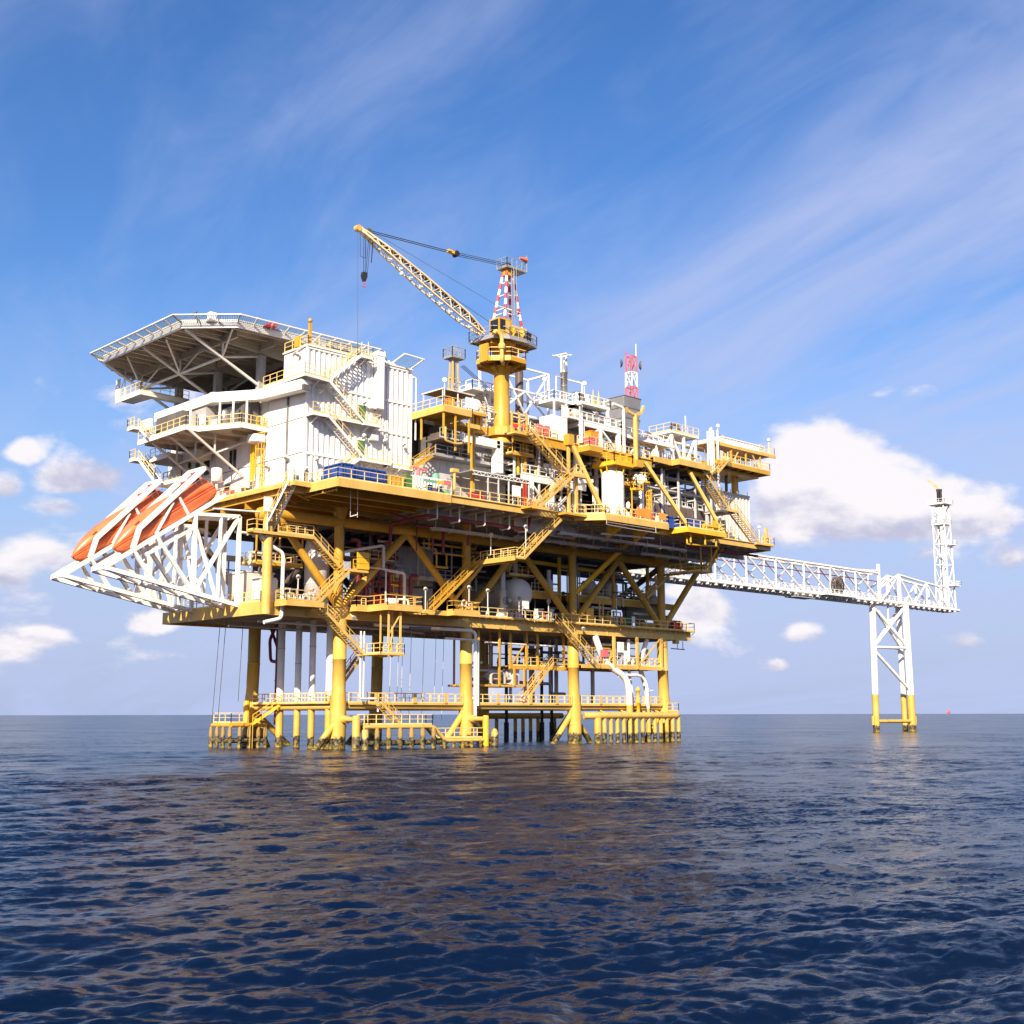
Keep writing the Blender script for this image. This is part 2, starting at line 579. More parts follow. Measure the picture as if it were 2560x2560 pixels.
# ---------------------------------------------------------------- sea
def make_sea():
    cx, cy = -78.91, -109.64
    heading = math.atan2(0.724, 0.690)
    rs = [3.0, 6.0, 9.0, 11.0]
    while rs[-1] < 60000:
        r = rs[-1]
        k = 1.004 if r < 130 else (1.008 if r < 600 else 1.06)
        rs.append(r * k)
    rs = np.array(rs)
    fine = np.linspace(-R(34), R(34), 560)
    rest = np.linspace(R(34), 2 * math.pi - R(34), 62)[1:-1]
    th = np.concatenate([fine, rest]) + heading
    nr, nt = len(rs), len(th)
    RR, TT = np.meshgrid(rs, th, indexing='ij')
    X = cx + RR * np.cos(TT)
    Y = cy + RR * np.sin(TT)
    Z = np.zeros_like(X)
    dx = np.zeros_like(X)
    dy = np.zeros_like(X)
    rng = np.random.default_rng(11)
    wind = heading + math.pi + R(28)
    dr = np.gradient(rs)[:, None]
    cell = np.maximum(dr, 0.0)
    N = 110
    lam = np.exp(rng.uniform(math.log(0.28), math.log(10), N))
    ang = wind + rng.normal(0, 0.55, N)
    ph = rng.uniform(0, 2 * math.pi, N)
    for l, a, p in zip(lam, ang, ph):
        k = 2 * math.pi / l
        amp = 0.0056 * l ** 0.74 * (0.6 if l > 4 else 1.0)
        w = np.clip((l / cell - 2.2) / 3.0, 0, 1)
        rows = np.where(w[:, 0] > 0)[0]
        if len(rows) == 0:
            continue
        e = rows[-1] + 1
        q = k * (X[:e] * math.cos(a) + Y[:e] * math.sin(a)) + p
        sn, cs = np.sin(q), np.cos(q)
        Z[:e] += amp * w[:e] * sn
        dx[:e] += -0.75 * amp * w[:e] * cs * math.cos(a)
        dy[:e] += -0.75 * amp * w[:e] * cs * math.sin(a)
    # gust patches make the chop uneven
    gp = 0.8 + 0.35 * np.sin(X * 0.11 + 0.7 * np.sin(Y * 0.07)) * np.sin(Y * 0.09 + 1.3 + 0.8 * np.sin(X * 0.05))
    Z *= gp
    X = X + dx * gp
    Y = Y + dy * gp
    co = np.stack([X, Y, Z], -1).reshape(-1, 3)
    i = np.arange(nr - 1)[:, None] * nt
    j = np.arange(nt)[None, :]
    j2 = (j + 1) % nt
    quads = np.stack([i + j, i + nt + j, i + nt + j2, i + j2], -1).reshape(-1, 4)
    c = len(co)
    co = np.vstack([co, [[cx, cy, 0.0]]])
    tris = np.stack([np.full(nt, c), np.arange(nt), (np.arange(nt) + 1) % nt], -1)
    me = bpy.data.meshes.new('sea')
    nq, ntri = len(quads), len(tris)
    me.vertices.add(len(co))
    me.vertices.foreach_set('co', co.astype(np.float32).ravel())
    me.loops.add(nq * 4 + ntri * 3)
    me.loops.foreach_set('vertex_index', np.concatenate([quads.ravel(), tris.ravel()]).astype(np.int32))
    me.polygons.add(nq + ntri)
    me.polygons.foreach_set('loop_start', np.concatenate([np.arange(nq) * 4, nq * 4 + np.arange(ntri) * 3]).astype(np.int32))
    me.polygons.foreach_set('use_smooth', np.ones(nq + ntri, dtype=bool))
    me.update(calc_edges=True)
    me.validate()
    m = bpy.data.materials.new('sea_water')
    m.use_nodes = True
    t = m.node_tree
    t.nodes.clear()
    k = G(t)
    pos = k.n('ShaderNodeNewGeometry').outputs['Position']
    geo = k.n('ShaderNodeNewGeometry')
    rot = k.n('ShaderNodeMapping', {'Vector': pos, 'Rotation': (0, 0, wind), 'Scale': (1.0, 2.0, 1.0)}, vector_type='TEXTURE').outputs[0]
    # slopes of the ripples too small for the mesh, as a tilt of the surface normal
    patch = k.smooth(k.noise(pos, 0.03, 4, 0.65), 0.35, 0.65, 0.5, 1.3)
    tilt = None
    for (sc, det, amp) in ((0.085, 2, 0.34), (0.45, 2, 0.24), (2.4, 4, 0.85), (9.0, 3, 0.95)):
        cn = k.n('ShaderNodeTexNoise', {'Vector': rot, 'Scale': sc, 'Detail': det, 'Roughness': 0.6, 'Distortion': 0.3}).outputs['Color']
        v_ = k.vm('SCALE', k.vm('SUBTRACT', cn, (0.5, 0.5, 0.5)).outputs[0], scale=amp).outputs[0]
        tilt = v_ if tilt is None else k.vm('ADD', tilt, v_).outputs[0]
    tilt = k.vm('SCALE', tilt, scale=patch).outputs[0]
    tilt = k.vm('MULTIPLY', tilt, (1, 1, 0)).outputs[0]
    nn = k.vm('NORMALIZE', k.vm('ADD', geo.outputs['Normal'], tilt).outputs[0]).outputs[0]
    bs = k.n('ShaderNodeBsdfPrincipled', {'Base Color': (0.0016, 0.0075, 0.027, 1), 'Roughness': 0.19, 'Specular IOR Level': 0.12, 'IOR': 1.333, 'Normal': nn})
    k.n('ShaderNodeOutputMaterial', {'Surface': bs.outputs[0]})
    me.materials.append(m)
    o = bpy.data.objects.new('sea', me)
    COL.objects.link(o)
    o['kind'] = 'structure'


make_sea()

# ================================================================= jacket (legs in the sea)
LU = [0.0, 18.1, 36.3, 54.05]      # leg spacing along the long side
ZB, ZT = 13.75, 15.05              # lower deck girder
ZM = 27.0                          # main deck
ZU = 35.8                          # upper deck
jk = root('jacket', 'yellow tubular steel legs and braces standing in the sea under the platform', 'jacket', (27, 8.5, 0))
for v in (0.0, 17.0):
    for i, u in enumerate(LU):
        s = -1 if v == 0 else 1
        du = (-0.035, -0.012, 0.012, 0.035)[i]
        mb = MB()
        prof = [(0.86, -3), (0.86, 4.9), (0.72, 6.2), (0.72, 9.4), (0.76, 9.42), (0.76, 9.55), (0.72, 9.57), (0.72, ZB)]
        rings = []
        for r_, z in prof:
            f = max(0.0, 9 - z)
            rg, _ = mb.ring((u + du * f * 0.6, v + s * 0.03 * f * 0.6, z), (0, 0, 1), r_, 20)
            rings.append(rg)
        mb.loft(rings)
        mb.build('leg', LEGY, jk)
for v in (0.0, 17.0):
    for a, b in zip(LU, LU[1:]):
        MB().tube((a + .5, v, 4.42), (b - .5, v, 4.42), 0.33, 14).build('horizontal_brace', YEL_LIT, jk)
for u in LU:
    MB().tube((u, .5, 4.42), (u, 16.5, 4.42), 0.33, 14).build('horizontal_brace', YEL_LIT, jk)
for p, q in (((-.2, 0, 3.4), (-.2, 3.6, -1.5)), ((.3, -0.1, 3.6), (-4.6, -.1, -1.9)), ((LU[1] - .3, 0, 3.9), (LU[1] - 5.2, 0, -1.9)), ((LU[1] + .9, 1.2, 4.0), (LU[1] + 6.8, 1.2, -1.2)),
             ((LU[2] - .2, 0, 3.9), (LU[2] - 5.4, 0, -1.9)), ((LU[2] + .3, 0.4, 3.6), (LU[2] + 5.2, .4, -1.9)), ((0, 16.7, 3.7), (0, 12.0, -1.9)), ((LU[3] - .3, 0.4, 3.6), (LU[3] - 5.2, .4, -1.9)),
             ((.3, 17, 4), (7.5, 17, -2)), ((LU[1] - .3, 17, 4), (LU[1] - 6.5, 17, -2)), ((LU[2] - .3, 17, 4), (LU[2] - 6.5, 17, -2)), ((LU[3] - .3, 17, 4), (LU[3] - 6.5, 17, -2))):
    MB().tube(p, q, 0.36, 12).build('diagonal_brace', LEGY, jk)
# collars with rust at the leg joints
for i, u in enumerate(LU):
    MB().lathe([(0.87, 0), (0.90, 0.03), (0.90, 0.12), (0.87, 0.15)], (u - 0.02, -.05, 2.3), n=18).build('weld_band', YEL_LIT, jk)

wk = root('jacket_walkway', 'grated yellow walkway with handrails just above the sea along the jacket legs', 'walkway', (27, 0, 4.8))
for a, b in zip(LU, LU[1:]):
    MB().box(a + 0.9, -0.55, 4.76, b - 0.9, 0.75, 4.84).build('grating', YEL, wk)
    for y in (-0.55, 0.75):
        mb = MB()
        mb.box(a + .9, y - .03, 4.66, b - .9, y + .03, 4.90)
        mb.build('edge_beam', YEL_LIT, wk)
railing(wk, RLY, [[(a + 0.9, y, 4.84), (b - 0.9, y, 4.84)] for a, b in zip(LU, LU[1:]) for y in (-.55, .75)], sp=1.25, w=.075)
MB().box(-0.65, 1.0, 4.76, 0.65, 16.0, 4.84).build('grating', YEL, wk)
railing(wk, RLY, [[(x, 1.0, 4.84), (x, 16.0, 4.84)] for x in (-.65, .65)], sp=1.25, w=.075)
mb = MB()
for a, b in zip(LU, LU[1:]):
    for f in (0.25, 0.55, 0.8):
        u = a + (b - a) * f
        mb.box(u - .22, -0.68, 4.85, u + .22, -.62, 5.95)
mb.build('splash_plate', YEL_LIT, wk, 'stuff')
railing(wk, RLY, [[(53.4, -1.2, 4.0), (55.8, -1.2, 4.0), (55.8, 1.0, 4.0)]], w=.075)
MB().prism(rect(53.3, -1.25, 55.9, 1.05), 3.86, 4.0).build('grating', YEL_LIT, wk)

# ---- barge bumper at the right-hand legs
bb = root('barge_bumper', 'pale yellow horizontal pipe on a row of short piles in the sea, right legs', 'barge bumper', (47, -2, 0))
MB().pipe([(36.9, -1.2, 3.42), (38.5, -2.0, 3.42), (54.4, -2.0, 3.42), (55.4, -1.2, 3.42), (55.4, 1.5, 3.42)], 0.42, 16, bend=0.9).build('fender_pipe', YEL_LIT, bb)
for i in range(14):
    u = 38.6 + i * 1.24
    r_ = 0.46 if i == 0 else (0.30 if i == 1 else 0.27)
    mb = MB()
    mb.lathe([(r_, -2.5), (r_, 0.95), (r_, 3.15)], (u, -2.0, 0), n=12)
    if i > 1:
        mb.lathe([(0.30, -.05), (0.30, .05)], (u, -2.0, 1.25), n=12)
    mb.build('fender_pile', LEGY, bb)
for u in (42.5, 46.5, 50.5, 53.5):
    MB().tube((u, -1.7, 3.1), (u - 1.5, 0.2, 4.2), 0.14, 8).build('stay', YEL, bb)
bb2 = root('barge_bumper', 'shaded barge bumper pipe and dark piles behind the jacket, seen between the middle legs', 'barge bumper', (45, 17.5, 0))
MB().tube((37.5, 18.3, 3.4), (53.0, 18.3, 3.4), 0.42, 14).build('fender_pipe', LEGY, bb2)
for u in (40.0, 43.6, 45.1, 46.6, 48.1, 51.5):
    MB().tube((u, 18.3, -2), (u, 18.3, 3.2), 0.27, 10).build('fender_pile', LEGY, bb2)
for u, nm in ((41.6, 'left'), (48.6, 'middle'), (50.6, 'right')):
    mb = MB()
    mb.tube((u, 18.0, -2), (u, 18.0, 2.5), 0.36, 12)
    mb.tube((u, 18.0, 2.5), (u, 18.0, 14), 0.24, 12)
    solo(mb, 'well_conductor', DKW, 'black well conductor pipe behind the jacket legs, %s one of the three' % nm, 'conductor pipe', 'dark conductors at the back')

# ---- boat landing at the near long side
bl = root('boat_landing', 'long rusty boat landing with a sloping end below the walkway, between two front legs', 'boat landing', (7, -4, 0))
for y in (-4.0, -2.6):
    MB().pipe([(0.4, y, 2.3), (9.9, y, 2.3), (11.6, y, 0.75), (17.2, y, 0.75)], 0.20, 12).build('top_pipe', LEGY if y > -4 else YEL_LIT, bl)
    MB().tube((0.6, y, 0.62), (11.4, y, 0.62), 0.27, 12).build('lower_pipe', RUST, bl)
for i in range(6):
    u = 1.95 + i * 1.55
    mb = MB()
    mb.lathe([(0.23, -1.5), (0.23, 0.1), (0.27, 0.3), (0.27, 1.8), (0.18, 2.2)], (u, -4.25, 0), n=10)
    mb.build('fender_post', RUST, bl)
    MB().bar((u + .1, -4.0, 2.1), (u + 1.35, -2.6, 0.7), 0.16).build('strut', RUST, bl)
for i in range(5):
    u = 11.2 + i * 1.35
    MB().lathe([(0.18, -1.2), (0.18, 0.2), (0.24, 0.45), (0.1, 0.7)], (u, -4.25, 0), n=8).build('fender_post', RUST, bl)
for u, r_ in ((-0.6, 0.42), (0.55, 0.38)):
    MB().lathe([(r_, -2), (r_, 3.35 if u < 0 else 1.9), (r_ * .8, 3.5 if u < 0 else 2.05)], (u, -4.0, 0), n=14).build('corner_pile', LEGY, bl)
MB().lathe([(.36, -.4), (.36, 3.35), (.28, 3.5)], (17.6, -4, 0), n=14).build('corner_pile', YELB, bl)
MB().lathe([(.4, -2), (.4, 1.6), (.2, 2.0)], (18.9, -4.1, 0), n=12).build('corner_pile', LEGY, bl)
for u in (-.6, 17.6):
    lg = 0.0 if u < 0 else 18.1
    MB().tube((u, -4, 3.1), (lg, -.5, 3.1), 0.26, 12).build('arm', YEL_LIT, bl)
    MB().lathe([(.42, 0), (.42, .9)], (lg, -.8, 3.1), (0, -1, 0), n=14).build('arm_sleeve', YEL_LIT, bl)
MB().box(0.5, -3.9, 2.44, 9.9, -2.7, 2.52).build('grating', YEL, bl)
MB().box(11.9, -3.9, 0.92, 17.2, -2.0, 1.0).build('grating', YEL, bl)
railing(bl, RLY, [[(0.5, -3.0, 2.52), (9.6, -3.0, 2.52)], [(0.5, -3.9, 2.52), (0.5, -2.7, 2.52)], [(8.2, -4.1, 2.5), (9.6, -4.1, 2.5), (9.6, -3.0, 2.5)], [(11.9, -2.1, 1.0), (17.2, -2.1, 1.0), (17.2, -3.9, 1.0)], [(14.5, -3.9, 1.0), (17.2, -3.9, 1.0)]], sp=1.2, w=.075)
flight(bl, (6.3, -2.9, 2.5), (3.6, -2.9, 4.8), (0, 1, 0), 1.1, YEL_LIT, step=.25)

bl2 = root('boat_landing', 'rust streaked boat landing with steps at the far left leg', 'boat landing', (-3, 14.5, 0))
for y in (12.6, 16.6):
    MB().tube((-5.4, y, 2.45), (-.8, y, 2.45), 0.22, 10).build('top_pipe', YEL, bl2)
    MB().tube((-5.4, y, .75), (-.8, y, .75), 0.25, 10).build('lower_pipe', RUST, bl2)
MB().tube((-5.4, 12.6, 2.45), (-5.4, 16.6, 2.45), 0.22, 10).build('top_pipe', YEL, bl2)
MB().tube((-5.4, 12.6, .75), (-5.4, 16.6, .75), 0.25, 10).build('lower_pipe', RUST, bl2)
for u, v in ((-5.4, 12.6), (-5.4, 14), (-5.4, 15.3), (-5.4, 16.6), (-4.2, 12.5), (-3.0, 12.5), (-1.8, 12.5), (-.9, 12.5)):
    MB().lathe([(.2, -1.5), (.24, .4), (.24, 1.8), (.15, 2.3)], (u - .12, v, 0), n=8).build('fender_post', RUST, bl2)
MB().box(-5.4, 12.7, 2.62, -.8, 16.6, 2.7).build('grating', YEL, bl2)
MB().lathe([(.36, 2.7), (.36, 5.0), (.25, 5.2)], (-1.7, 15.5, 0), n=12).build('corner_pile', YELB, bl2)
railing(bl2, RLY, [[(-5.3, 16.5, 2.7), (-5.3, 12.8, 2.7), (-3.2, 12.8, 2.7)]], sp=1.2, w=.07)
flight(bl2, (-2.9, 12.2, 2.6), (-.3, 10.5, 4.8), (0.55, .83, 0), 1.0, YELB)
for y in (-.16, .16):
    MB().bar((-3.0 + y, 12.25, -.3), (-3.0 + y, 12.25, 2.7), 0.06).build('ladder_rail', YEL_LIT, bl2)

# ---- white conductors and red pump casings down to the sea
for i, (v, nm) in enumerate(((11.5, 'nearest the left leg'), (8.0, 'second from the left leg'), (5.25, 'third from the left leg'), (1.95, 'half hidden by the front corner leg'))):
    r_ = 0.42 if i in (0, 3) else 0.36
    c = root('conductor_pipe', 'white conductor pipe with yellow foot in the sea, ' + nm, 'conductor pipe', (0, v, 0), 'white conductors under the left end')
    MB().tube((.15, v, 4.95), (.15, v, ZB + .2), r_, 14).build('upper_length', WHT, c)
    MB().tube((.15, v, -3), (.15, v, 4.95), r_ * 1.02, 14).build('lower_length', LEGY, c)
    MB().lathe([(r_ + .04, 0), (r_ + .04, .12)], (.15, v, 9.2 if i % 2 else 11), n=14).build('coupling', GRYL, c)
for i, (v, x, nm) in enumerate(((12.45, 0.2, 'left'), (5.95, .5, 'right'))):
    mb = MB()
    mb.tube((x, v, 2.5), (x, v, ZB + .2), 0.17, 10)
    for z in (5.6, 7.4, 9.6, 12):
        mb.lathe([(.23, 0), (.23, .12)], (x, v, z), n=10)
    if i == 0:
        mb.pipe([(x, v, 9.6), (x, v + 1.3, 9.7), (x, v + 1.6, 12.2), (x, v + .2, 13.8)], .19, 10, .5)
        mb.pipe([(x, v, 11.3), (x, v + 1.5, 13.6)], .17, 8)
    solo(mb, 'pump_casing', REDP, 'maroon firewater pump pipe beside the white conductors, %s one' % nm, 'pipe', 'maroon pump pipes')
mb = MB()
mb.tube((-.1, 17.9, 5), (-.1, 17.9, ZB), .15, 8)
solo(mb, 'pump_casing', REDP, 'thin maroon pipe running up the back of the far left leg', 'pipe')
for i, (x, y, nm) in enumerate(((-9.9, 8, 'leftmost hanging wire under the deck corner'), (-9.2, 8, 'second hanging wire under the deck corner'), (-7.1, 8, 'third hanging wire, left of the far left leg'))):
    mb = MB()
    mb.bar((x - .3 * (i < 2), y + .5, 2.8 if i < 2 else 5), (x, y, ZB - .2), .05)
    solo(mb, 'hanging_wire', GRYD, nm, 'wire', 'wires hanging at the left end')
for i in range(7):
    x = (8.6, 9.7, 10.3, 11.5, 13.4, 15.2, 16.4)[i]
    mb = MB()
    mb.bar((x - .3, 2.0, 3.0), (x, 2.0, ZB - .1), .04)
    solo(mb, 'hanging_wire', CREAM, 'thin pale wire hanging from the lower deck between the first two front legs', 'wire', 'wires between the front legs')

# ================================================================= lower deck (z 13.75 - 15.05)
ld = root('lower_deck', 'lowest large yellow edged deck carried by the jacket legs', 'deck', (25, 8, ZB))
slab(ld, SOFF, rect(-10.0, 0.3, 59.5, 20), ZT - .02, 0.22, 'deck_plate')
MB().box(-10.3, -.35, ZB, 59.9, .25, ZT).build('front_girder', YEL_LIT, ld)
MB().box(-10.3, .25, ZB, -9.8, 20, ZT).build('end_girder', YEL_LIT, ld)
MB().box(59.4, .25, ZB + .15, 59.9, 20, ZT).build('end_girder', YEL_LIT, ld)
MB().box(-9.8, 19.6, ZB, 59.4, 20.1, ZT).build('rear_girder', YEL, ld)
for v in (5.6, 11.3, 17):
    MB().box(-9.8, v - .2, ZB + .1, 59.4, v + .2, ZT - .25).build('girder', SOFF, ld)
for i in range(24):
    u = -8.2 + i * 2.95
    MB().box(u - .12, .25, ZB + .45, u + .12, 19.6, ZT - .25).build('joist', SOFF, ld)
for u in (-8.5, -4.6, -1.2, 2.2, 6.2, 10.6, 14.5, 19.8, 24, 28, 32, 38.4, 42.5, 46.8, 52, 56.5):
    MB().box(u - .04, -.42, ZB, u + .04, -.35, ZT).build('stiffener', YEL_LIT, ld)
MB().box(-10.3, -.46, ZT - .04, 59.9, -.30, ZT + .02).build('flange', YEL_LIT, ld)
MB().box(-10.3, -.46, ZB - .02, 59.9, -.30, ZB + .04).build('flange', YEL_LIT, ld)
# narrow walkway ledge hung on the girder
mb = MB()
mb.box(18.0, -1.0, ZT - .12, 60.1, -.46, ZT - .02)
for i in range(40):
    u = 18.3 + i * 1.07
    mb.bar((u, -.46, ZT - .5), (u, -1.0, ZT - .14), .06)
mb.build('ledge', YEL, ld)
railing(ld, RLY, [[(-10.2, 15.5, ZT), (-10.2, -.3, ZT), (-6.2, -.3, ZT)], [(2.4, -.5, ZT), (3.0, -.5, ZT)], [(17.8, -.95, ZT), (31.4, -.95, ZT)], [(33.6, -.95, ZT), (60.0, -.95, ZT), (60.0, 6, ZT)]], sp=1.5, w=.075)
MB().box(56.5, -.45, ZB - .5, 57.2, .2, ZB).build('bracket', YEL_LIT, ld)
mb = MB()
mb.pipe([(57.2, 1, ZB - 1.1), (60.2, 1, ZB - 1.15)], .07, 6)
mb.tube((58.6, 1, ZB), (58.6, 1, ZB - 1.1), .05, 6)
mb.tube((59.8, 1, ZB), (59.8, 1, ZB - 1.1), .05, 6)
solo(mb, 'pipe_hanger', REDP, 'thin maroon pipe hung below the right end of the lower deck', 'pipe')

# projecting side platforms
def side_platform(name, label, poly, z, paths, mat=YEL_LIT, t=.55, cat='platform', under=YEL):
    p = root(name, label, cat, (sum(a for a, b in poly) / len(poly), sum(b for a, b in poly) / len(poly), z - t))
    slab(p, mat, poly, z, 0.1, 'deck_plate')
    n = len(poly)
    for i in range(n):
        a, b = poly[i], poly[(i + 1) % n]
        MB().bar((a[0], a[1], z - .1 - (t - .1) / 2), (b[0], b[1], z - .1 - (t - .1) / 2), .12, t - .1).build('edge_beam', mat, p)
    railing(p, mat, paths, sp=1.3, w=.075)
    return p


PZ = ZT + .1
side_platform('side_platform', 'small yellow ledge with lifebuoy at foot of the stair by the front corner leg', [(-8.6, -.5), (-8.6, -2.6), (-4.0, -2.6), (-4.0, -.5)], PZ, [[(-8.6, -.6, PZ), (-8.6, -2.6, PZ), (-4.6, -2.6, PZ)]])
side_platform('side_platform', 'stepped yellow hose platform projecting right of the front corner leg', [(.9, -.5), (.9, -1.6), (2.4, -1.6), (2.4, -5.1), (7.2, -5.1), (7.2, -2.4), (9.2, -2.4), (9.2, -.5)], PZ,
              [[(.9, -.6, PZ), (.9, -1.6, PZ), (2.4, -1.6, PZ), (2.4, -5.1, PZ), (7.2, -5.1, PZ), (7.2, -2.6, PZ)]])
side_platform('side_platform', 'yellow platform with lifebuoy below the long stair at the second front leg', [(9.4, -.5), (9.4, -3.2), (12.4, -3.2), (12.4, -4.3), (16.4, -4.3), (16.4, -.5)], PZ,
              [[(12.4, -3.2, PZ), (12.4, -4.3, PZ), (16.4, -4.3, PZ), (16.4, -.6, PZ)]])
mb = MB()
for u in (3.0, 4.6):
    mb.bar((u, -4.6, PZ - .6), (u, -4.6, 9.7), .18)
    mb.bar((u, -3.2, PZ - .6), (u, -3.2, 9.7), .14)
mb.bar((3.0, -4.6, 12), (4.6, -4.6, 14.3), .12)
mb.bar((3.0, -4.6, 9.9), (4.6, -3.2, 12), .1)
mb.bar((3.0, -3.2, 9.7), (3.0, -4.6, 9.7), .15)
cage = mb
# ---- stairs of the left end
st = root('staircase', 'yellow zigzag stair with long landing at the left front corner leg', 'staircase', (-9.5, -3, 10))
flight(st, (-10.2, -.4, 22.3), (-10.2, -4.6, 26.75), (1, 0, 0), 1.0, WHTR, RLY, GRYL)
MB().prism(rect(-11.9, -1.3, -4.6, .0), 22.05, 22.2).build('landing', YEL, st)
for y in (-1.3, 0.0):
    MB().bar((-11.9, y, 22.05), (-4.6, y, 22.05), .08, .3).build('edge_beam', YEL_LIT, st)
railing(st, RLY, [[(-11.9, 0, 22.2), (-11.9, -1.3, 22.2), (-10.4, -1.3, 22.2)], [(-9.0, -1.3, 22.2), (-4.6, -1.3, 22.2)], [(-9, 0, 22.2), (-4.6, 0, 22.2)]], sp=1.2, w=.07)
flight(st, (-.7, -1.3, 18.9), (-4.6, -1.3, 22.15), (0, 1, 0), 1.1, YEL_LIT)
MB().prism(rect(-.9, -2.7, 1.6, -.1), 18.75, 18.9).build('landing', YEL, st)
MB().bar((-.9, -2.7, 18.8), (1.6, -2.7, 18.8), .08, .3).build('edge_beam', YEL_LIT, st)
MB().bar((1.6, -2.7, 18.8), (1.6, -.1, 18.8), .08, .3).build('edge_beam', YEL_LIT, st)
railing(st, YELB, [[(-.4, -2.7, 18.9), (1.6, -2.7, 18.9), (1.6, -.2, 18.9)]], sp=1.2, w=.06)
mb = MB()
for k in range(3):
    mb.box(.0, -2.84, 19.0 + k * .62, 1.62, -2.76, 19.58 + k * .62)
mb.build('wind_screen', YELB, st)
flight(st, (-4.5, -2.6, 15.25), (-.7, -2.6, 18.75), (0, 1, 0), 1.1, YEL_LIT)
flight(st, (1.6, -2.2, 10.0), (-4.2, -2.2, 14.9), (0, 1, 0), 1.1, YEL_LIT)
MB().prism(rect(1.5, -4.7, 5.2, -1.0), 9.85, 10.0).build('landing', YEL_LIT, st)
railing(st, RLY, [[(1.9, -2.3, 10), (1.9, -4.7, 10), (5.1, -4.7, 10), (5.1, -1.0, 10)]], sp=1.2, w=.07)
flight(st, (-.5, .9, 4.9), (3.6, .9, 9.85), (0, 1, 0), .9, YEL)
cage.build('hanger_frame', YEL_LIT, st)
for p, q in (((-11.0, -.6, 22), (-9.9, -.6, 20.3)), ((-8.6, -.6, 22), (-9.6, -.6, 20.3)), ((1.2, -1.4, 18.7), (-.2, -.8, 16.2))):
    MB().bar(p, q, .13).build('knee_brace', YEL_LIT, st)
mb = MB()
mb.tube((-9.75, -.6, ZB), (-9.75, -.6, 24.0), .50, 14)
solo(mb, 'corner_column', YEL_LIT, 'plain yellow column standing on the left end of the lower deck', 'column')
# ---- long stair from main deck to lower deck
st = root('staircase', 'long yellow stair running down across the middle of the long side, with landing', 'staircase', (17, -6, 15))
flight(st, (18.4, -9.6, 21.1), (25.2, -9.6, 26.8), (0, 1, 0), 1.2, YEL_LIT)
MB().prism(rect(16.9, -9.6, 18.4, -2.6), 20.95, 21.1).build('landing', YEL_LIT, st)
MB().bar((16.9, -9.6, 20.98), (16.9, -2.6, 20.98), .1, .5).build('edge_beam', YEL_LIT, st)
MB().bar((18.4, -8.4, 20.98), (18.4, -2.6, 20.98), .1, .5).build('edge_beam', YEL_LIT, st)
railing(st, RLY, [[(16.9, -3.8, 21.1), (16.9, -9.6, 21.1), (18.4, -9.6, 21.1)], [(18.4, -8.4, 21.1), (18.4, -2.6, 21.1)]], sp=1.25, w=.07)
flight(st, (10.0, -3.7, 15.1), (17.0, -3.7, 20.95), (0, 1, 0), 1.1, YEL)
MB().tube((17.3, -3.8, 20.8), (15.9, .1, 16.4), .2, 8).build('knee_brace', YEL_LIT, st)
# ---- stairs below lower deck at third leg
st = root('staircase', 'yellow stair dropping from the lower deck in front of the third front leg', 'staircase', (35, -2, 10))
flight(st, (38.6, -2.2, 9.9), (32.1, -2.2, 15.0), (0, 1, 0), 1.15, YEL_LIT)
st = root('staircase', 'yellow stair from the sea walkway up to the hanging deck, lifebuoy at its foot', 'staircase', (29, 0, 5))
flight(st, (27.4, -.1, 4.85), (32.6, -.1, 9.9), (0, 1, 0), 1.1, YEL_LIT)
# ---- stairs at the right
st = root('staircase', 'yellow stair and hanging landing below the main deck near the right front leg', 'staircase', (50, -6, 18))
flight(st, (54.6, -7.6, 22.5), (59.2, -7.6, 26.85), (0, 1, 0), 1.2, YEL)
MB().prism([(52.6, -8.2), (55.0, -8.2), (55.0, -6.2), (53.6, -6.2), (53.6, -2.2), (52.0, -2.2), (52.0, -6.4)], 22.3, 22.45).build('landing', YEL, st)
railing(st, RLY, [[(52.0, -3.2, 22.45), (52.0, -6.4, 22.45), (52.6, -8.2, 22.45), (54.4, -8.2, 22.45)]], sp=1.2, w=.06)
for x, y in ((52.6, -8.1), (54.9, -8.1), (52.1, -5), (53.5, -5), (55, -6.4)):
    MB().bar((x, y, 22.3), (x, y, 26.2), .13).build('hanger', YEL, st)
flight(st, (47.2, -3.3, 18.8), (52.2, -3.3, 22.4), (0, 1, 0), 1.1, YEL)

# ---- hanging frames below the lower deck (sub-cellar deck)
hd = root('hanging_deck', 'yellow grated deck hung under the lower deck between the two right-hand legs', 'deck', (45, 3, 9.4))
slab(hd, YEL, rect(36.8, -1.0, 53.2, 8), 9.9, .12, 'grating')
MB().bar((36.8, -1, 9.65), (53.2, -1, 9.65), .14, .45).build('edge_beam', YEL_LIT, hd)
for v in (2, 5, 8):
    MB().bar((36.8, v, 9.65), (53.2, v, 9.65), .14, .4).build('beam', YEL, hd)
for u in (38.5, 41.0, 44.2, 47.0, 49.5, 52.0):
    MB().bar((u, -.9, 9.6), (u, 8, 9.6), .12, .3).build('beam', YEL, hd)
for u in (43.0, 47.6, 52.6):
    MB().bar((u, -1, 9.5), (u, -1, ZB), .32 if u < 50 else .36).build('hanger', YEL_LIT, hd)
MB().bar((47.8, -1, 9.9), (52.4, -1, ZB - .1), .17).build('brace', YEL_LIT, hd)
railing(hd, RLY, [[(39.8, -1.0, 9.9), (52.4, -1.0, 9.9)], [(52.5, -1, 9.9), (52.5, 7, 9.9)]], sp=1.2, w=.08)
hd2 = root('hanging_deck', 'shaded yellow hanging deck with posts left of the third front leg', 'deck', (30, 4, 9.3))
slab(hd2, YEL, rect(26.0, 1.0, 36.0, 8), 9.5, .12, 'grating')
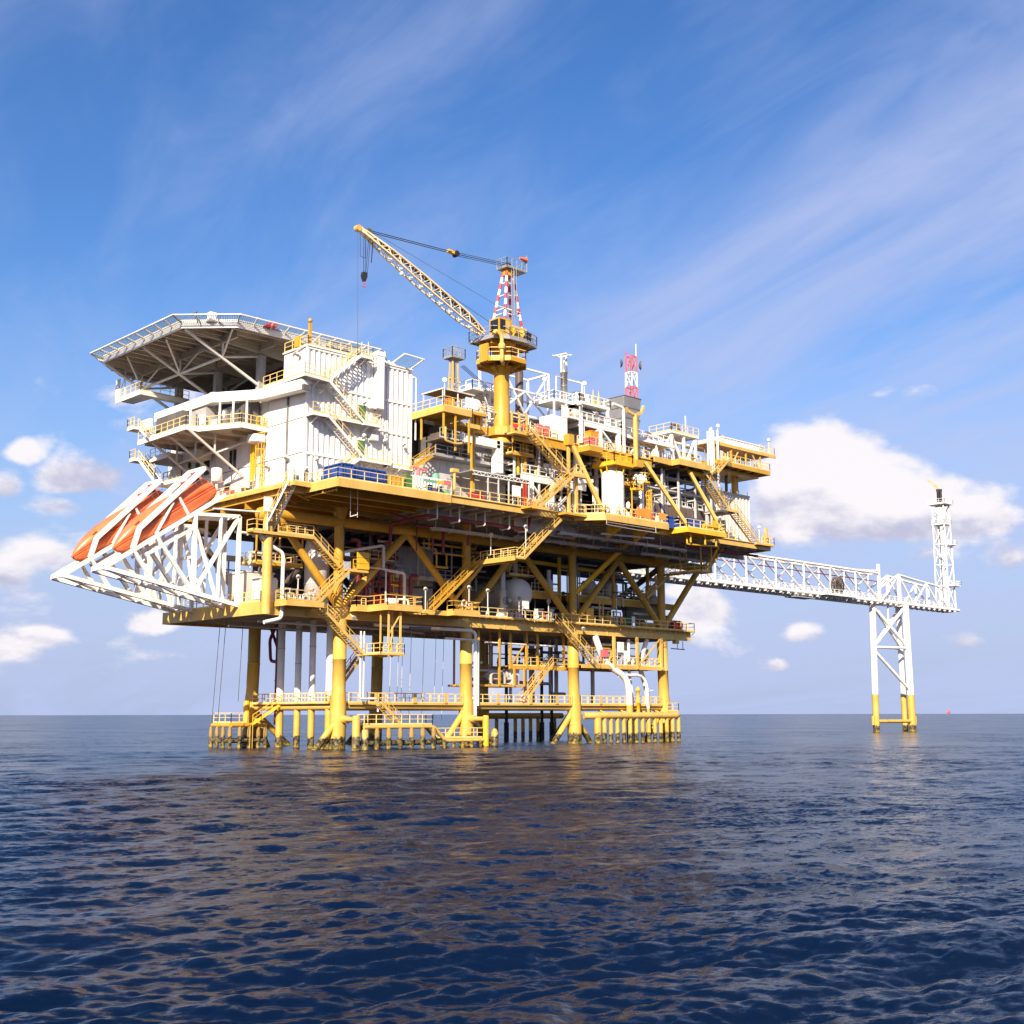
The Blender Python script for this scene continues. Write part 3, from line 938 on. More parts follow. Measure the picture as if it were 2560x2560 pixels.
MB().bar((26.0, 1.0, 9.3), (36, 1.0, 9.3), .14, .45).build('edge_beam', YEL, hd2)
for u in (26.2, 29.0, 30.9, 35.6):
    MB().bar((u, 1, 9.2), (u, 1, ZB), .26).build('hanger', YEL, hd2)
MB().bar((26.3, 1, 9.5), (29.0, 1, 12.5), .13).build('brace', YEL, hd2)
railing(hd2, RLY, [[(26.2, 1, 9.5), (35.6, 1, 9.5)]], sp=1.2, w=.07)
bk = root('hanging_basket', 'low yellow open frame basket holding a grey drum vessel, left of the hanging deck', 'platform', (24, 2, 6.9))
slab(bk, YEL, rect(19.6, 0.6, 28.3, 5), 7.15, .25, 'grating')
for u in (20.6, 24.0, 26.5, 28.2):
    MB().bar((u, .6, 7), (u, .6, ZB if u < 25 else 9.2), .22 if u < 25 else .2).build('hanger', YEL, bk)
    MB().bar((u, 5, 7), (u, 5, ZB), .2).build('hanger', YEL, bk)
MB().bar((20.7, .6, ZB - .4), (19.4, .6, 11.6), .1).build('brace', YEL, bk)
MB().bar((24.2, .7, 12.4), (26.4, 3, 9.9), .14).build('brace', YEL, bk)
mb = MB()
mb.lathe([(.1, -.4), (.55, -.25), (.62, 0), (.62, 2.6), (.55, 2.85), (.1, 3)], (24.0, 2.4, 8.3), (1, 0, 0), 16)
solo(mb, 'drum_vessel', GRYL, 'small grey horizontal drum in the low hanging basket', 'vessel')
mb = MB()
mb.box(27.0, 1.4, 7.15, 28.1, 3.4, 9.0)
mb.box(26.95, 1.35, 9.0, 28.15, 3.45, 9.08)
solo(mb, 'equipment_cabinet', GRYL, 'grey cabinet at the right end of the low hanging basket', 'cabinet')

# ---- risers with long bends at the right
def riser(label, pts, r, split=4.9):
    c = root('riser_pipe', label, 'riser pipe', pts[-1])
    MB().pipe(pts, r, 14, bend=3.0).build('upper_length', WHT, c)
    x, y, z = pts[-1]
    MB().tube((x, y, -3), (x, y, z), r * 1.03, 14).build('lower_length', LEGY, c)
    return c


riser('thick white riser pipe curving down to a yellow foot, right of the third leg', [(40.2, -.2, 13.7), (41.5, -.6, 10.2), (45.7, -1.0, 8.2), (45.9, -1.0, 4.8)], .43)
riser('slim white riser with a flange below its gooseneck bend', [(44.0, -.8, 8.65), (49.6, -.8, 8.75), (49.9, -.8, 4.4)], .21)
riser('long thin white riser between the gooseneck and the thick one', [(47.3, .2, 13.5), (47.2, .2, 9.2), (48.3, .2, 4.4)], .2)
riser('white riser nearest the right front leg', [(51.4, .5, 13.6), (49.6, .5, 9.9), (51.1, .5, 7.4), (51.4, .5, 4.4)], .33)
mb = MB()
for z in (6.55, 6.85):
    mb.lathe([(.33, 0), (.33, .12)], (49.75, -.8, z), n=12)
mb.tube((49.8, -.9, 6.75), (50.5, -1.2, 6.75), .05, 6)
solo(mb, 'pipe_flange', WHTR, 'bolted flange pair on the gooseneck riser', 'flange')
mb = MB()
mb.lathe([(.22, 0), (.22, 1.3), (.30, 1.35), (.30, 1.6), (.2, 1.65), (.2, 2.9), (.33, 2.95), (.33, 3.15), (.05, 3.5)], (47.4, -1.2, 3.7), n=12)
solo(mb, 'capped_casing', YELB, 'short yellow capped casing between the risers at the sea walkway', 'casing')
for i, (u, y) in enumerate(((37.6, 9), (38.0, 9), (41.2, 9), (42.4, 9), (31.0, 6), (33.6, 6), (46.4, 6))):
    mb = MB()
    mb.tube((u, y, 4.6), (u, y, ZB), .2 if i % 3 else .28, 10)
    solo(mb, 'drop_pipe', GRYL, 'grey vertical drop pipe under the lower deck behind the third leg', 'pipe', 'grey drop pipes under the lower deck')
mb = MB()
mb.pipe([(24, 7, 8.0), (36.5, 7, 7.6), (39.2, 7, 7.6), (39.4, 7, 6.3), (42, 7, 6.3)], .2, 8)
solo(mb, 'cross_pipe', GRY, 'grey stepped cross pipe behind the third leg above the sea', 'pipe')

# ================================================================= lower deck equipment and topside frame
tf = root('topside_frame', 'yellow tubular W-shaped truss between lower deck and main deck, front row', 'truss', (27, 0, ZT))
for i, u in enumerate(LU):
    MB().tube((u - .38 if i == 0 else u, 0, ZT), (u - .38 if i == 0 else u, 0, 26), .54, 16).build('column', YEL, tf)
MB().tube((-9.4, 0, 24.3), (65, 0, 24.3), .56, 18).build('top_tube', YEL, tf)
for a, b in ((-8.2, -.3), (9.0, .1), (9.0, 18.0), (26.7, 18.2), (26.7, 36.2), (45.2, 36.5), (45.2, 54), (62.5, 54.2)):
    MB().tube((a, 0, 24.0), (b, 0, 15.1), .42, 14).build('diagonal_tube', YEL, tf)
for u in (9.0, 26.7, 45.2, 52.0):
    MB().lathe([(.60, -.75), (.66, -.6), (.66, .6), (.60, .75)], (u, 0, 24.3), (1, 0, 0), 18).build('node_can', YEL, tf)
MB().tube((52.6, 0, 24.6), (52.6, -2.2, 24.6), .56, 18).build('stub_tube', YEL, tf)
for u in (0, 18.1, 36.3, 45.2):
    MB().lathe([(.9, 1.4), (.54, 0)], (u - .3 * (u == 0), 0, 24.5), n=14).build('cone', YEL, tf)
MB().tube((42.6, -5, 26.2), (36.5, -.3, 18.9), .33, 12).build('raking_tube', YELB, tf)
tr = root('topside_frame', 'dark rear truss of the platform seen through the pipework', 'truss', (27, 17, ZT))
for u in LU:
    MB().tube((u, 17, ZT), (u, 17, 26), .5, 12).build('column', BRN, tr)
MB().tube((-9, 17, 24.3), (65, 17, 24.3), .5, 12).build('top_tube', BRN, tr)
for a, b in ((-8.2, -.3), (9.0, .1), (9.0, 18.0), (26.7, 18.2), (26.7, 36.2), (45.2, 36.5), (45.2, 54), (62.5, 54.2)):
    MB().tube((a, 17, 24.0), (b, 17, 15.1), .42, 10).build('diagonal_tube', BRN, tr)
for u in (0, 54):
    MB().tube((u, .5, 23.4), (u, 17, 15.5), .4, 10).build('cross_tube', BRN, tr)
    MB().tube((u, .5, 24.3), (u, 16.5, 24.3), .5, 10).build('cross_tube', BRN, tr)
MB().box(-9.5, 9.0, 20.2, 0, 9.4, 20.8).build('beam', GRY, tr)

# big rooms on the lower deck that close the view through; the two black ones are added as shade
for (u0, v0, u1, v1, z1, mat, lab) in ((9.8, 4.6, 16.8, 12, 23.2, GRY, 'tall grey walled room behind the second front leg on the lower deck'),
                                  (1.2, 13.5, 10, 17.5, 23.8, DKW, 'added black block for the deep shade far back behind the maroon pipes'),
                                  (17.5, 11, 44, 16, 24.0, DKW, 'long added black wall for the deep shade behind the white vessel'),
                                  (43.5, 6.5, 51.0, 12, 18.6, GRYD, 'dark enclosure under the mezzanine near the right leg'),
                                  (-8.9, 4.6, -5.6, 8.5, 18.6, CREAM, 'pale grey equipment room at the left end of the lower deck')):
    r_ = root('equipment_room', lab, 'equipment room', ((u0 + u1) / 2, (v0 + v1) / 2, ZT))
    n = max(2, int((u1 - u0) / 2.2))
    MB().box(u0 + .06, v0 + .06, ZT, u1 - .06, v1, z1).build('core', mat, r_)
    for i in range(n):
        a = u0 + (u1 - u0) * i / n
        b = u0 + (u1 - u0) * (i + 1) / n
        MB().box(a + .03, v0, ZT + .1, b - .03, v0 + .06, z1 - .05).build('panel', mat, r_)
    MB().box(u0 - .08, v0 - .08, z1, u1 + .08, v1 + .08, z1 + .12).build('roof', mat, r_)

# big white horizontal vessel, its domed end to the front
ve = root('process_vessel', 'very large white horizontal vessel with domed end facing out on the lower deck', 'vessel', (28.5, 5, ZT))
prof = [(.02, 0), (.62, .05), (1.15, .22), (1.6, .55), (1.85, 1.0), (1.95, 1.5), (1.95, 8.5), (1.6, 9.5), (.1, 10)]
MB().lathe(prof, (28.5, .5, 18.5), (0, 1, 0), 36).build('shell', WHTR, ve)
MB().lathe([(1.965, 0), (1.965, .05)], (28.5, 2.0, 18.5), (0, 1, 0), 36).build('weld_band', GRYL, ve)
for v in (2.2, 7.0):
    MB().box(27.1, v + .3, ZT, 29.9, v + .7, 17.1).build('saddle', GRYL, ve)
MB().lathe([(.38, 0), (.38, .4), (.5, .42), (.5, .52)], (28.3, 2.4, 20.3), n=14).build('nozzle', WHTR, ve)
p = root('vessel_platform', 'small railed platform on top of the big white vessel', 'platform', (28.2, 1.8, 20.5))
slab(p, YEL_LIT, rect(26.0, .9, 30.4, 3.4), 20.72, .14, 'grating')
railing(p, RLY, [[(26.0, .9, 20.72), (30.4, .9, 20.72), (30.4, 3.4, 20.72)]], sp=1.1, w=.06)
mb = MB()
mb.pipe([(28.3, 2.3, 20.8), (28.3, 2.3, 22.9), (27.3, 3.8, 24.2)], .32, 14, 1.2)
solo(mb, 'elbow_pipe', CREAM, 'thick cream elbow pipe leaving the top of the big white vessel', 'pipe')
# white riser with gate valve left of the vessel
rv = root('riser_pipe', 'white vertical riser with handwheel valve in front of the big white vessel', 'riser pipe', (24.2, .2, ZT))
MB().tube((24.2, .2, 18.3), (24.2, .2, 23.6), .32, 14).build('pipe', GRYL, rv)
mb = MB()
for z, r_ in ((16.0, .55), (16.5, .55), (17.9, .55), (18.25, .5)):
    mb.lathe([(r_, 0), (r_, .16)], (24.2, .2, z), n=16)
mb.lathe([(.42, 15.3), (.42, 18.3)], (24.2, .2, 0), n=14)
mb.build('valve_body', CREAM, rv)
MB().lathe([(.9, 15.05), (.45, 15.5)], (24.2, .2, 0), n=12).build('foot', CREAM, rv)
mb = MB()
rg = [V((24.0 + .42 * math.cos(a), -.5, 17.2 + .42 * math.sin(a))) for a in [i * math.pi / 8 for i in range(17)]]
for a, b in zip(rg, rg[1:]):
    mb.bar(a, b, .05)
for k in range(3):
    a = k * math.pi / 3
    mb.bar((24.0 - .42 * math.cos(a), -.5, 17.2 - .42 * math.sin(a)), (24.0 + .42 * math.cos(a), -.5, 17.2 + .42 * math.sin(a)), .035)
mb.build('handwheel', GRYD, rv)
mb = MB()
mb.sphere((24.9, -.2, 17.3), .28, 10, 6)
mb.build('actuator', CREAM, rv)
# other valves stacks
for i, (u, v, z0, lab) in enumerate(((31.3, .8, ZT, 'grey stub valve at right of the big white vessel'), (33.0, .6, ZT, 'grey valve stack by the stair head near the third leg'), (33.3, 1.3, 18.9, 'grey flanged pipe on the small mezzanine right of the white vessel'))):
    mb = MB()
    mb.tube((u, v, z0), (u, v, z0 + (1.6 if i < 2 else 2.9)), .28, 12)
    for z in (.3, .9, 1.5):
        mb.lathe([(.45, 0), (.45, .16)], (u, v, z0 + z), n=12)
    if i == 2:
        mb.lathe([(.55, .2), (.55, 1.4), (.35, 1.6)], (u, v, z0), n=14)
    solo(mb, 'valve_stack', GRYL, lab, 'valve')
# yellow overhead pipe
mb = MB()
mb.pipe([(27.0, 2.5, 21.2), (28.2, 2.5, 22.9), (46.5, 2.5, 22.5)], .28, 12, .8)
solo(mb, 'header_pipe', YELB, 'bright yellow header pipe behind the top tube, right of the big white vessel', 'pipe')
# mezzanine
mz = root('mezzanine_deck', 'yellow edged mezzanine inside the truss between third and fourth legs', 'deck', (44, 5, 18.2))
slab(mz, YEL, rect(30.0, 1.2, 58, 9), 18.8, .12, 'grating')
for a, b in ((29.6, 35.2), (36.4, 45.0), (45.8, 52.5), (54.8, 58)):
    MB().box(a, 1.0, 18.0, b, 1.25, 18.85).build('edge_beam', YEL, mz)
for u in (35, 45.4, 52.5):
    MB().bar((u, 1.1, 17.6), (u, 1.1, 23.6), .34).build('post', YEL, mz)
railing(mz, RLY, [[(30, 1.1, 18.85), (35, 1.1, 18.85)], [(38, 1.1, 18.85), (44.6, 1.1, 18.85)], [(46, 1.1, 18.85), (52, 1.1, 18.85)]], sp=1.2, w=.06)
for i, (u, lab) in enumerate(((43.2, 'pale tank on the mezzanine just left of its middle post'), (47.6, 'pale tank on the mezzanine right of its middle post'))):
    mb = MB()
    mb.lathe([(.1, 0), (1.0, .05), (1.0, 2.2), (.8, 2.5), (.1, 2.6)], (u, 3.6, 18.8), n=18)
    mb.lathe([(1.04, 1.2), (1.04, 1.3)], (u, 3.6, 18.8), n=18)
    solo(mb, 'upright_tank', CREAM, lab, 'tank')
mb = MB()
mb.lathe([(.02, 0), (1.2, .4), (1.7, 1.3), (1.75, 2.2), (1.75, 6), (.1, 7)], (56.6, 2.0, 18.5), (0, 1, 0), 26)
mb.tube((56.6, 4, 20.2), (56.6, 4, 21.6), .8, 12)
solo(mb, 'process_vessel', CREAM, 'round white vessel end peeping out behind the rightmost front leg', 'vessel')
mb = MB()
for k in range(2):
    x = 57.6 + k * 1.15
    mb.lathe([(.75, 0), (.75, .08), (.35, .1), (.35, .55), (.75, .57), (.75, .65)], (x, 1.3, ZT + .85), (1, 0, 0), 18)
mb.box(57.3, .9, ZT, 59.8, 1.7, ZT + .3)
solo(mb, 'hose_reel', REDB, 'pair of bright red hose reels at the right end of the lower deck', 'hose reel')
mb = MB()
mb.lathe([(.12, 0), (.5, .1), (.55, .4), (.55, 2.2), (.3, 2.5)], (54.9, 1.4, ZT + .8), (1, 0, 0), 14)
mb.box(54.8, .9, ZT, 57.2, 1.9, ZT + .3)
for k in range(3):
    mb.bar((56 + k * .6, 2.4, ZT), (56 + k * .6, 2.4, ZT + 3), .07)
mb.box(55, 2.2, ZT + 2.0, 58.2, 2.8, ZT + 2.3)
solo(mb, 'motor_pump', BRN, 'dark motor and pump left of the red hose reels', 'pump')
# grey upright column vessel at left
mb = MB()
mb.lathe([(.1, ZT), (1.35, ZT + .02), (1.35, 21.7), (1.2, 22.4), (.5, 22.8), (.1, 22.85)], (-1.4, 2.6, 0), n=28)
for z in (17.6, 19.8, 21.0):
    mb.lathe([(1.39, z), (1.39, z + .1)], (-1.4, 2.6, 0), n=28)
solo(mb, 'column_vessel', GRYL, 'tall grey upright vessel left of the front corner column', 'vessel')
mb = MB()
mb.box(-6.3, 5.0, ZT + .2, -3.4, 6.6, 17.3)
mb.extr([(-6.3, 5.0, 17.3), (-3.4, 5.0, 17.3), (-3.4, 5.0, 17.7), (-5.8, 5.0, 18.1), (-6.3, 5.0, 17.9)], (0, 1.6, 0))
solo(mb, 'machine_hood', DKW, 'black machine hood left of the tall grey vessel', 'machine')
mb = MB()
mb.box(-9.2, 1.6, ZT, -7.0, 3.0, ZT + 2.6)
mb.box(-9.5, 1.5, ZT + 2.6, -7.2, 3.1, ZT + 2.75)
mb.tube((-8.4, 1.2, ZT), (-8.4, 1.2, ZT + 3.3), .32, 12)
solo(mb, 'equipment_cabinet', WHTR, 'white cabinet and bottle by the left end column on the lower deck', 'cabinet')
mb = MB()
mb.box(-6.9, .9, ZT, -4.9, 2.0, ZT + .35)
for x in (-6.8, -5.9, -5.0):
    mb.bar((x, .95, ZT), (x, .95, ZT + 1.7), .08)
    mb.bar((x, 1.95, ZT), (x, 1.95, ZT + 1.7), .08)
mb.lathe([(.45, 0), (.45, 1.6)], (-6.7, 1.45, ZT + .9), (1, 0, 0), 12)
mb.box(-6.9, .9, ZT + 1.65, -4.9, 2.0, ZT + 1.75)
solo(mb, 'pump_skid', GRYL, 'grey framed pump skid behind the railing beside the white standpipe', 'pump skid')
mb = MB()
mb.pipe([(-10.8, -.5, 22.0), (-9.0, -.7, 20.6), (-7.9, -.7, 20.2), (-7.9, -.7, 13.4), (-10.0, -.7, 12.9)], .2, 10, .5)
solo(mb, 'standpipe', WHT, 'white standpipe running down outside the left end of the lower deck', 'pipe')
# maroon deluge pipe cluster
for i, (u, v, z0, z1, r_) in enumerate(((2.9, .8, ZT, 22.7, .26), (3.9, .9, ZT, 22.0, .26), (5.3, 1.4, ZT, 18.6, .14), (8.4, 2.2, ZT, 21.4, .3), (9.0, 1.0, ZT, 19.5, .17), (7.3, 2.8, ZT, 24, .2), (6.2, 3, ZT, 24, .2), (10.6, 1.2, 15.5, 19.4, .22))):
    mb = MB()
    if i < 2:
        mb.pipe([(u, v, z0), (u, v, z1), (u - .9, v + .2, z1)], r_, 10, .4)
        mb.lathe([(r_ + .12, 0), (r_ + .12, .15)], (u, v, z0 + 2.6), n=10)
    elif i in (3, 7):
        mb.pipe([(u, v, z0), (u, v, z1), (u + 1.2, v + .3, z1)], r_, 10, .4)
    else:
        mb.tube((u, v, z0), (u, v, z1), r_, 10)
    solo(mb, 'deluge_pipe', REDP, 'maroon upright deluge pipe between the first two front legs', 'pipe', 'maroon deluge pipes on the lower deck')
mb = MB()
for k in range(4):
    u = 5.6 + k * .9
    mb.pipe([(u, 1.6, ZT + .2), (u, 1.6, ZT + 2.0), (u + .8, 2.1, ZT + 2.0), (u + .8, 2.1, ZT + .2)], .14, 8, .3)
mb.tube((5, 1.8, ZT + 1.1), (9.6, 1.8, ZT + 1.1), .2, 10)
solo(mb, 'valve_manifold', REDB, 'red valve manifold behind the hose platform railing', 'manifold')
mb = MB()
mb.pipe([(-.2, 1.2, 21.0), (5.2, -.7, 22.2), (5.2, -.7, 19.5), (8.2, -.7, 19.3), (8.2, -.7, 15.3)], .17, 10, .35)
mb.pipe([(3.0, -.6, 19.6), (5.4, -.9, 19.5), (5.4, -.9, 15.6)], .10, 8, .25)
solo(mb, 'hose_pipe', CREAM, 'cream pipe with two square bends dropping to the hose platform', 'pipe')
mb = MB()
mb.lathe([(.1, 0), (.38, .05), (.38, 1.3), (.1, 1.4)], (3.4, -3.6, PZ + .5), (1, -.3, 0), 12)
mb.pipe([(4.8, -4, PZ + .8), (6.0, -4.1, PZ + .8), (6.1, -4.1, PZ + .1)], .12, 8)
solo(mb, 'hose_nozzle', WHT, 'white hose coupling on the stepped hose platform', 'hose')
# yellow frames in the middle
mb = MB()
for u in (8.9, 10.1):
    mb.bar((u, 2.2, ZT), (u, 2.2, ZT + 4.6), .12)
mb.box(8.3, 1.9, ZT + 2.1, 10.3, 3.2, ZT + 2.3)
mb.box(8.6, 1.9, ZT + 3.0, 10.4, 3.0, ZT + 3.15)
rail(mb, [(8.3, 1.9, ZT + 3.1), (10.4, 1.9, ZT + 3.1)], w=.06)
solo(mb, 'access_stand', YELB, 'yellow access frame left of the tall grey room', 'frame')
mb = MB()
mb.bar((12.8, -.8, 20.4), (12.8, -.8, 22.0), .14)
mb.bar((14.3, -.8, 20.4), (14.3, -.8, 22.0), .14)
mb.box(12.7, -1.0, 20.3, 14.4, -.6, 20.5)
mb.box(12.2, -1.0, 21.9, 17.4, -.7, 22.05)
mb.bar((11.7, -.7, 22.3), (11.7, -.7, 24), .12)
mb.box(10.8, -.9, 22.9, 14.3, -.6, 23.05)
solo(mb, 'pipe_support', YEL, 'yellow pipe support frame left of the second front leg', 'frame')
mb = MB()
mb.box(39.2, .3, ZT, 40.6, .9, ZT + 2.2)
solo(mb, 'yellow_cabinet', YELB, 'plain bright yellow upright cabinet right of the third front leg', 'cabinet')
mb = MB()
for u in (41.6, 42.3):
    mb.bar((u, .2, ZT), (u, .2, 18.3), .14)
for k in range(10):
    mb.bar((41.6, .2, ZT + .3 + k * .32), (42.3, .2, ZT + .3 + k * .32), .05)
solo(mb, 'vertical_ladder', YEL_LIT, 'yellow ladder from lower deck to mezzanine beside the yellow cabinet', 'ladder')
mb = MB()
for u in (42.9, 43.9, 44.1, 45.4):
    mb.bar((u, -.1, ZT), (u, -.1, ZT + 1.9), .1)
mb.box(42.9, -.2, ZT + 1.85, 45.4, 0, ZT + 1.95)
mb.box(43.1, .3, ZT, 44.0, .9, ZT + 1.5)
solo(mb, 'gate_frame', YEL, 'yellow gate frame on the railing line left of the green tank', 'frame')
mb = MB()
mb.lathe([(.1, 0), (.8, .05), (.8, 2.6), (.1, 2.7)], (46.2, 1.6, ZT + .8), (1, 0, 0), 16)
solo(mb, 'green_tank', GRN, 'green horizontal tank in the shade of the lower deck, right part', 'tank')
mb = MB()
mb.box(50.2, .2, ZT, 53.0, 1.4, ZT + .9)
for k in range(8):
    mb.box(50.3 + k * .34, .12, ZT + .1, 50.5 + k * .34, .2, ZT + .8)
solo(mb, 'slatted_crate', YEL, 'yellow slatted crate on the lower deck by the rightmost leg', 'crate')

# ================================================================= main deck (z 27)
md = root('main_deck', 'main deck of the platform with yellow edge beam along its whole long side', 'deck', (30, 8, 25.5))
slab(md, YEL, rect(-9.2, -3.2, 7.0, 26), ZM - .02, .2, 'deck_plate')  # yellow of plate and girders at this end also carries bounced light
slab(md, GRY, rect(7.0, -9.2, 66.4, 26), ZM - .02, .2, 'deck_plate')
MB().box(7.0, -9.35, ZM - .75, 67.0, -9.1, ZM + .02).build('edge_beam', YEL_LIT, md)
MB().box(7.0, -9.5, ZM - .04, 67.0, -9.05, ZM + .04).build('flange', YEL_LIT, md)
MB().box(66.7, -9.1, ZM - .75, 67.0, 26, ZM + .02).build('edge_beam', YEL_LIT, md)
for v in (-5.0, 0.0, 5.0, 10.0, 17.0, 24):
    if v > -4:
        MB().ibeam((-9.2, v, ZM - .95), (7.0, v, ZM - .95), .5, 1.4).build('girder', YEL, md)
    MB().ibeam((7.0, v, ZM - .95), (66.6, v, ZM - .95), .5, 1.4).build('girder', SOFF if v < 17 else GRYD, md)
MB().bar((-9.1, -3.3, ZM - .5), (-9.1, 25, ZM - .5), .2, .9).build('edge_beam', YEL, md)
MB().bar((-9.1, -3.4, ZM - .45), (-7.3, -3.6, ZM - .45), .2, .9).build('edge_beam', YEL_LIT, md)
for i in range(30):
    u = 7.6 + i * 2.0
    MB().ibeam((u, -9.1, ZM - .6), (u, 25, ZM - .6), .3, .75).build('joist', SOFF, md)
MB().box(20.0, -6.6, ZM - 2.3, 30, -6.2, ZM - .3).build('wind_wall', CREAM, md)
# left-hand walkway
lw_ = root('deck_walkway', 'yellow edged walkway along the left face of the living quarters at main deck level', 'walkway', (-8.5, 4, 26.5))
slab(lw_, YEL, [(-9.7, -5.0), (-6.2, -4.6), (-6.2, -3.4), (-7.6, -3.4), (-7.6, 13.5), (-9.7, 13.5)], ZM, .12, 'grating')
MB().bar((-9.7, -5.0, ZM - .2), (-9.7, 13.5, ZM - .2), .16, .42).build('edge_beam', YEL_LIT, lw_)
MB().bar((-9.7, -5.0, ZM - .2), (-6.6, -4.7, ZM - .2), .16, .42).build('edge_beam', YEL_LIT, lw_)
for v in (-3.2, -.8, 1.6, 4, 6.4, 8.8, 11.2):
    MB().extr([(-9.6, v, ZM - .3), (-6.5, v, ZM - .3), (-6.5, v, ZM - 1.5), (-9.4, v, ZM - .6)], (0, .12, 0)).build('bracket', YEL, lw_)
railing(lw_, RLY, [[(-9.7, 13.5, ZM), (-9.7, -5.0, ZM), (-6.6, -4.7, ZM)]], sp=1.6, w=.06)
mb = MB()
mb.box(-9.2, -4.8, 25.2, 69, -4.4, 25.6)
# corner laydown platform
lp = root('laydown_platform', 'big yellow corner platform with ribbed underside projecting below the living quarters', 'platform', (0, -6.4, 26))
slab(lp, YEL, rect(-7.4, -9.4, 7.5, -3.2), ZM, .1, 'deck_plate')
for p, q in (((-7.4, -9.4), (7.5, -9.4)), ((-7.4, -3.4), (-7.4, -9.4)), ((7.5, -9.4), (7.5, -3.4))):
    MB().bar((p[0], p[1], ZM - .42), (q[0], q[1], ZM - .42), .18, .85).build('edge_beam', YEL_LIT, lp)
slab(lp, YEL, rect(-7.3, -3.2, 7.4, 2.8), ZM - .25, .06, 'soffit_plate')
for v in (-6.6, -3.6, -.6, 2.6):
    MB().ibeam((-7.3, v, ZM - .75), (7.4, v, ZM - .75), .4, .9).build('girder', YEL, lp)
for i in range(30):
    u = -7.1 + i * .5
    MB().bar((u, -9.3, ZM - .28), (u, 2.7, ZM - .28), .1, .3).build('joist', YEL, lp)
railing(lp, RLY, [[(-7.4, -4.6, ZM), (-7.4, -9.35, ZM), (7.5, -9.35, ZM), (7.5, -7.6, ZM)]], sp=1.6, w=.065)
mb = MB()
for u, v in ((-4.5, -7.6), (-3.6, -7.6)):
    mb.bar((u, v, ZM - .6), (u, v, 23.6), .04)
mb.bar((-4.5, -7.6, 23.6), (-3.6, -7.6, 23.9), .1)
solo(mb, 'cable_sling', WHTR, 'thin wire sling with short bar hanging below the corner platform', 'sling')
mb = MB()
mb.pipe([(-6.9, -3.2, 25.9), (-6.9, -8.6, 26.0)], .08, 8)
for v in (-3.6, -5, -6.4, -7.8, -8.5):
    mb.bar((-6.9, v, 25.8), (-6.9, v, 26.5), .08)
solo(mb, 'hanging_pipe', YEL_LIT, 'pale pipe hung on straps under the left edge of the corner platform', 'pipe')

# ---- lifting/cargo things on the corner platform
def drum(u, v, z, mat, lab, grp=None):
    t = root('steel_drum', lab, 'drum', (u, v, z), grp)
    mb = MB()
    mb.lathe([(.28, 0), (.29, .02), (.29, .28), (.31, .30), (.29, .32), (.29, .58), (.31, .60), (.29, .62), (.29, .86), (.28, .88)], (u, v, z), n=16)
    mb.build('body', mat, t)
    MB().lathe([(.26, .88), (.26, .895)], (u, v, z), n=16).build('lid', mat, t)


drum(-8.7, -3.9, ZM, TEAL, 'teal steel drum standing on the walkway corner left of the worker')
drum(-6.3, -5.3, ZM, TEAL, 'teal steel drum beside the left blue container')


def container(u0, v0, u1, v1, z, h, mat, lab, nrib=6):
    t = root('cargo_basket', lab, 'container', ((u0 + u1) / 2, (v0 + v1) / 2, z))
    MB().box(u0 + .06, v0 + .06, z + .12, u1 - .06, v1 - .06, z + h - .1).build('body', mat, t)
    for (x, y) in ((u0, v0), (u1, v0), (u0, v1), (u1, v1)):
        MB().box(x - .06, y - .06, z, x + .06, y + .06, z + h).build('corner_post', mat, t)
    mb = MB()
    for zz in (z + .06, z + h - .06):
        mb.box(u0, v0 - .05, zz - .07, u1, v0 + .05, zz + .07)
        mb.box(u0, v1 - .05, zz - .07, u1, v1 + .05, zz + .07)
        mb.box(u0 - .05, v0 + .06, zz - .07, u0 + .05, v1 - .06, zz + .07)
        mb.box(u1 - .05, v0 + .06, zz - .07, u1 + .05, v1 - .06, zz + .07)
    mb.build('frame', mat, t)
    for i in range(nrib):
        a = u0 + (u1 - u0) * (i + .5) / nrib
        MB().box(a - .05, v0 - .03, z + .14, a + .05, v0 + .06, z + h - .14).build('rib', mat, t)
    n2 = max(2, nrib // 2)
    for i in range(n2):
        b = v0 + (v1 - v0) * (i + .5) / n2
        MB().box(u0 - .03, b - .05, z + .14, u0 + .06, b + .05, z + h - .14).build('rib', mat, t)
    return t


container(-6.6, -8.9, -5.2, -5.9, ZM, 1.75, BLU, 'left blue cargo basket at the corner of the laydown platform', 2)
container(-5.0, -8.8, -1.0, -6.3, ZM, 1.6, BLU, 'long blue cargo container behind the railing, right of the left basket', 5)
mb = MB()
mb.box(-.7, -8.6, ZM, 1.6, -7.4, ZM + 1.3)
mb.box(-.8, -8.7, ZM + 1.3, 1.7, -7.3, ZM + 1.38)
for k in range(5):
    mb.bar((-.7 + k * .57, -8.65, ZM), (-.7 + k * .57, -8.65, ZM + 1.3), .06)
solo(mb, 'tool_crate', YEL, 'low yellow crate right of the long blue container', 'crate')
t = root('refrigerated_unit', 'long white ribbed unit with one green end on the corner platform', 'container', (5, -7.8, ZM))
MB().box(2.9, -8.6, ZM + .1, 6.9, -6.6, ZM + 1.8).build('body', WHT, t)
for i in range(9):
    MB().lathe([(.17, 0), (.17, 1.55)], (3.2 + i * .43, -8.62, ZM + .18), n=8).build('rib', WHT, t)
MB().box(2.0, -8.5, ZM + .1, 2.88, -6.7, ZM + 1.7).build('end_cabinet', GRN, t)
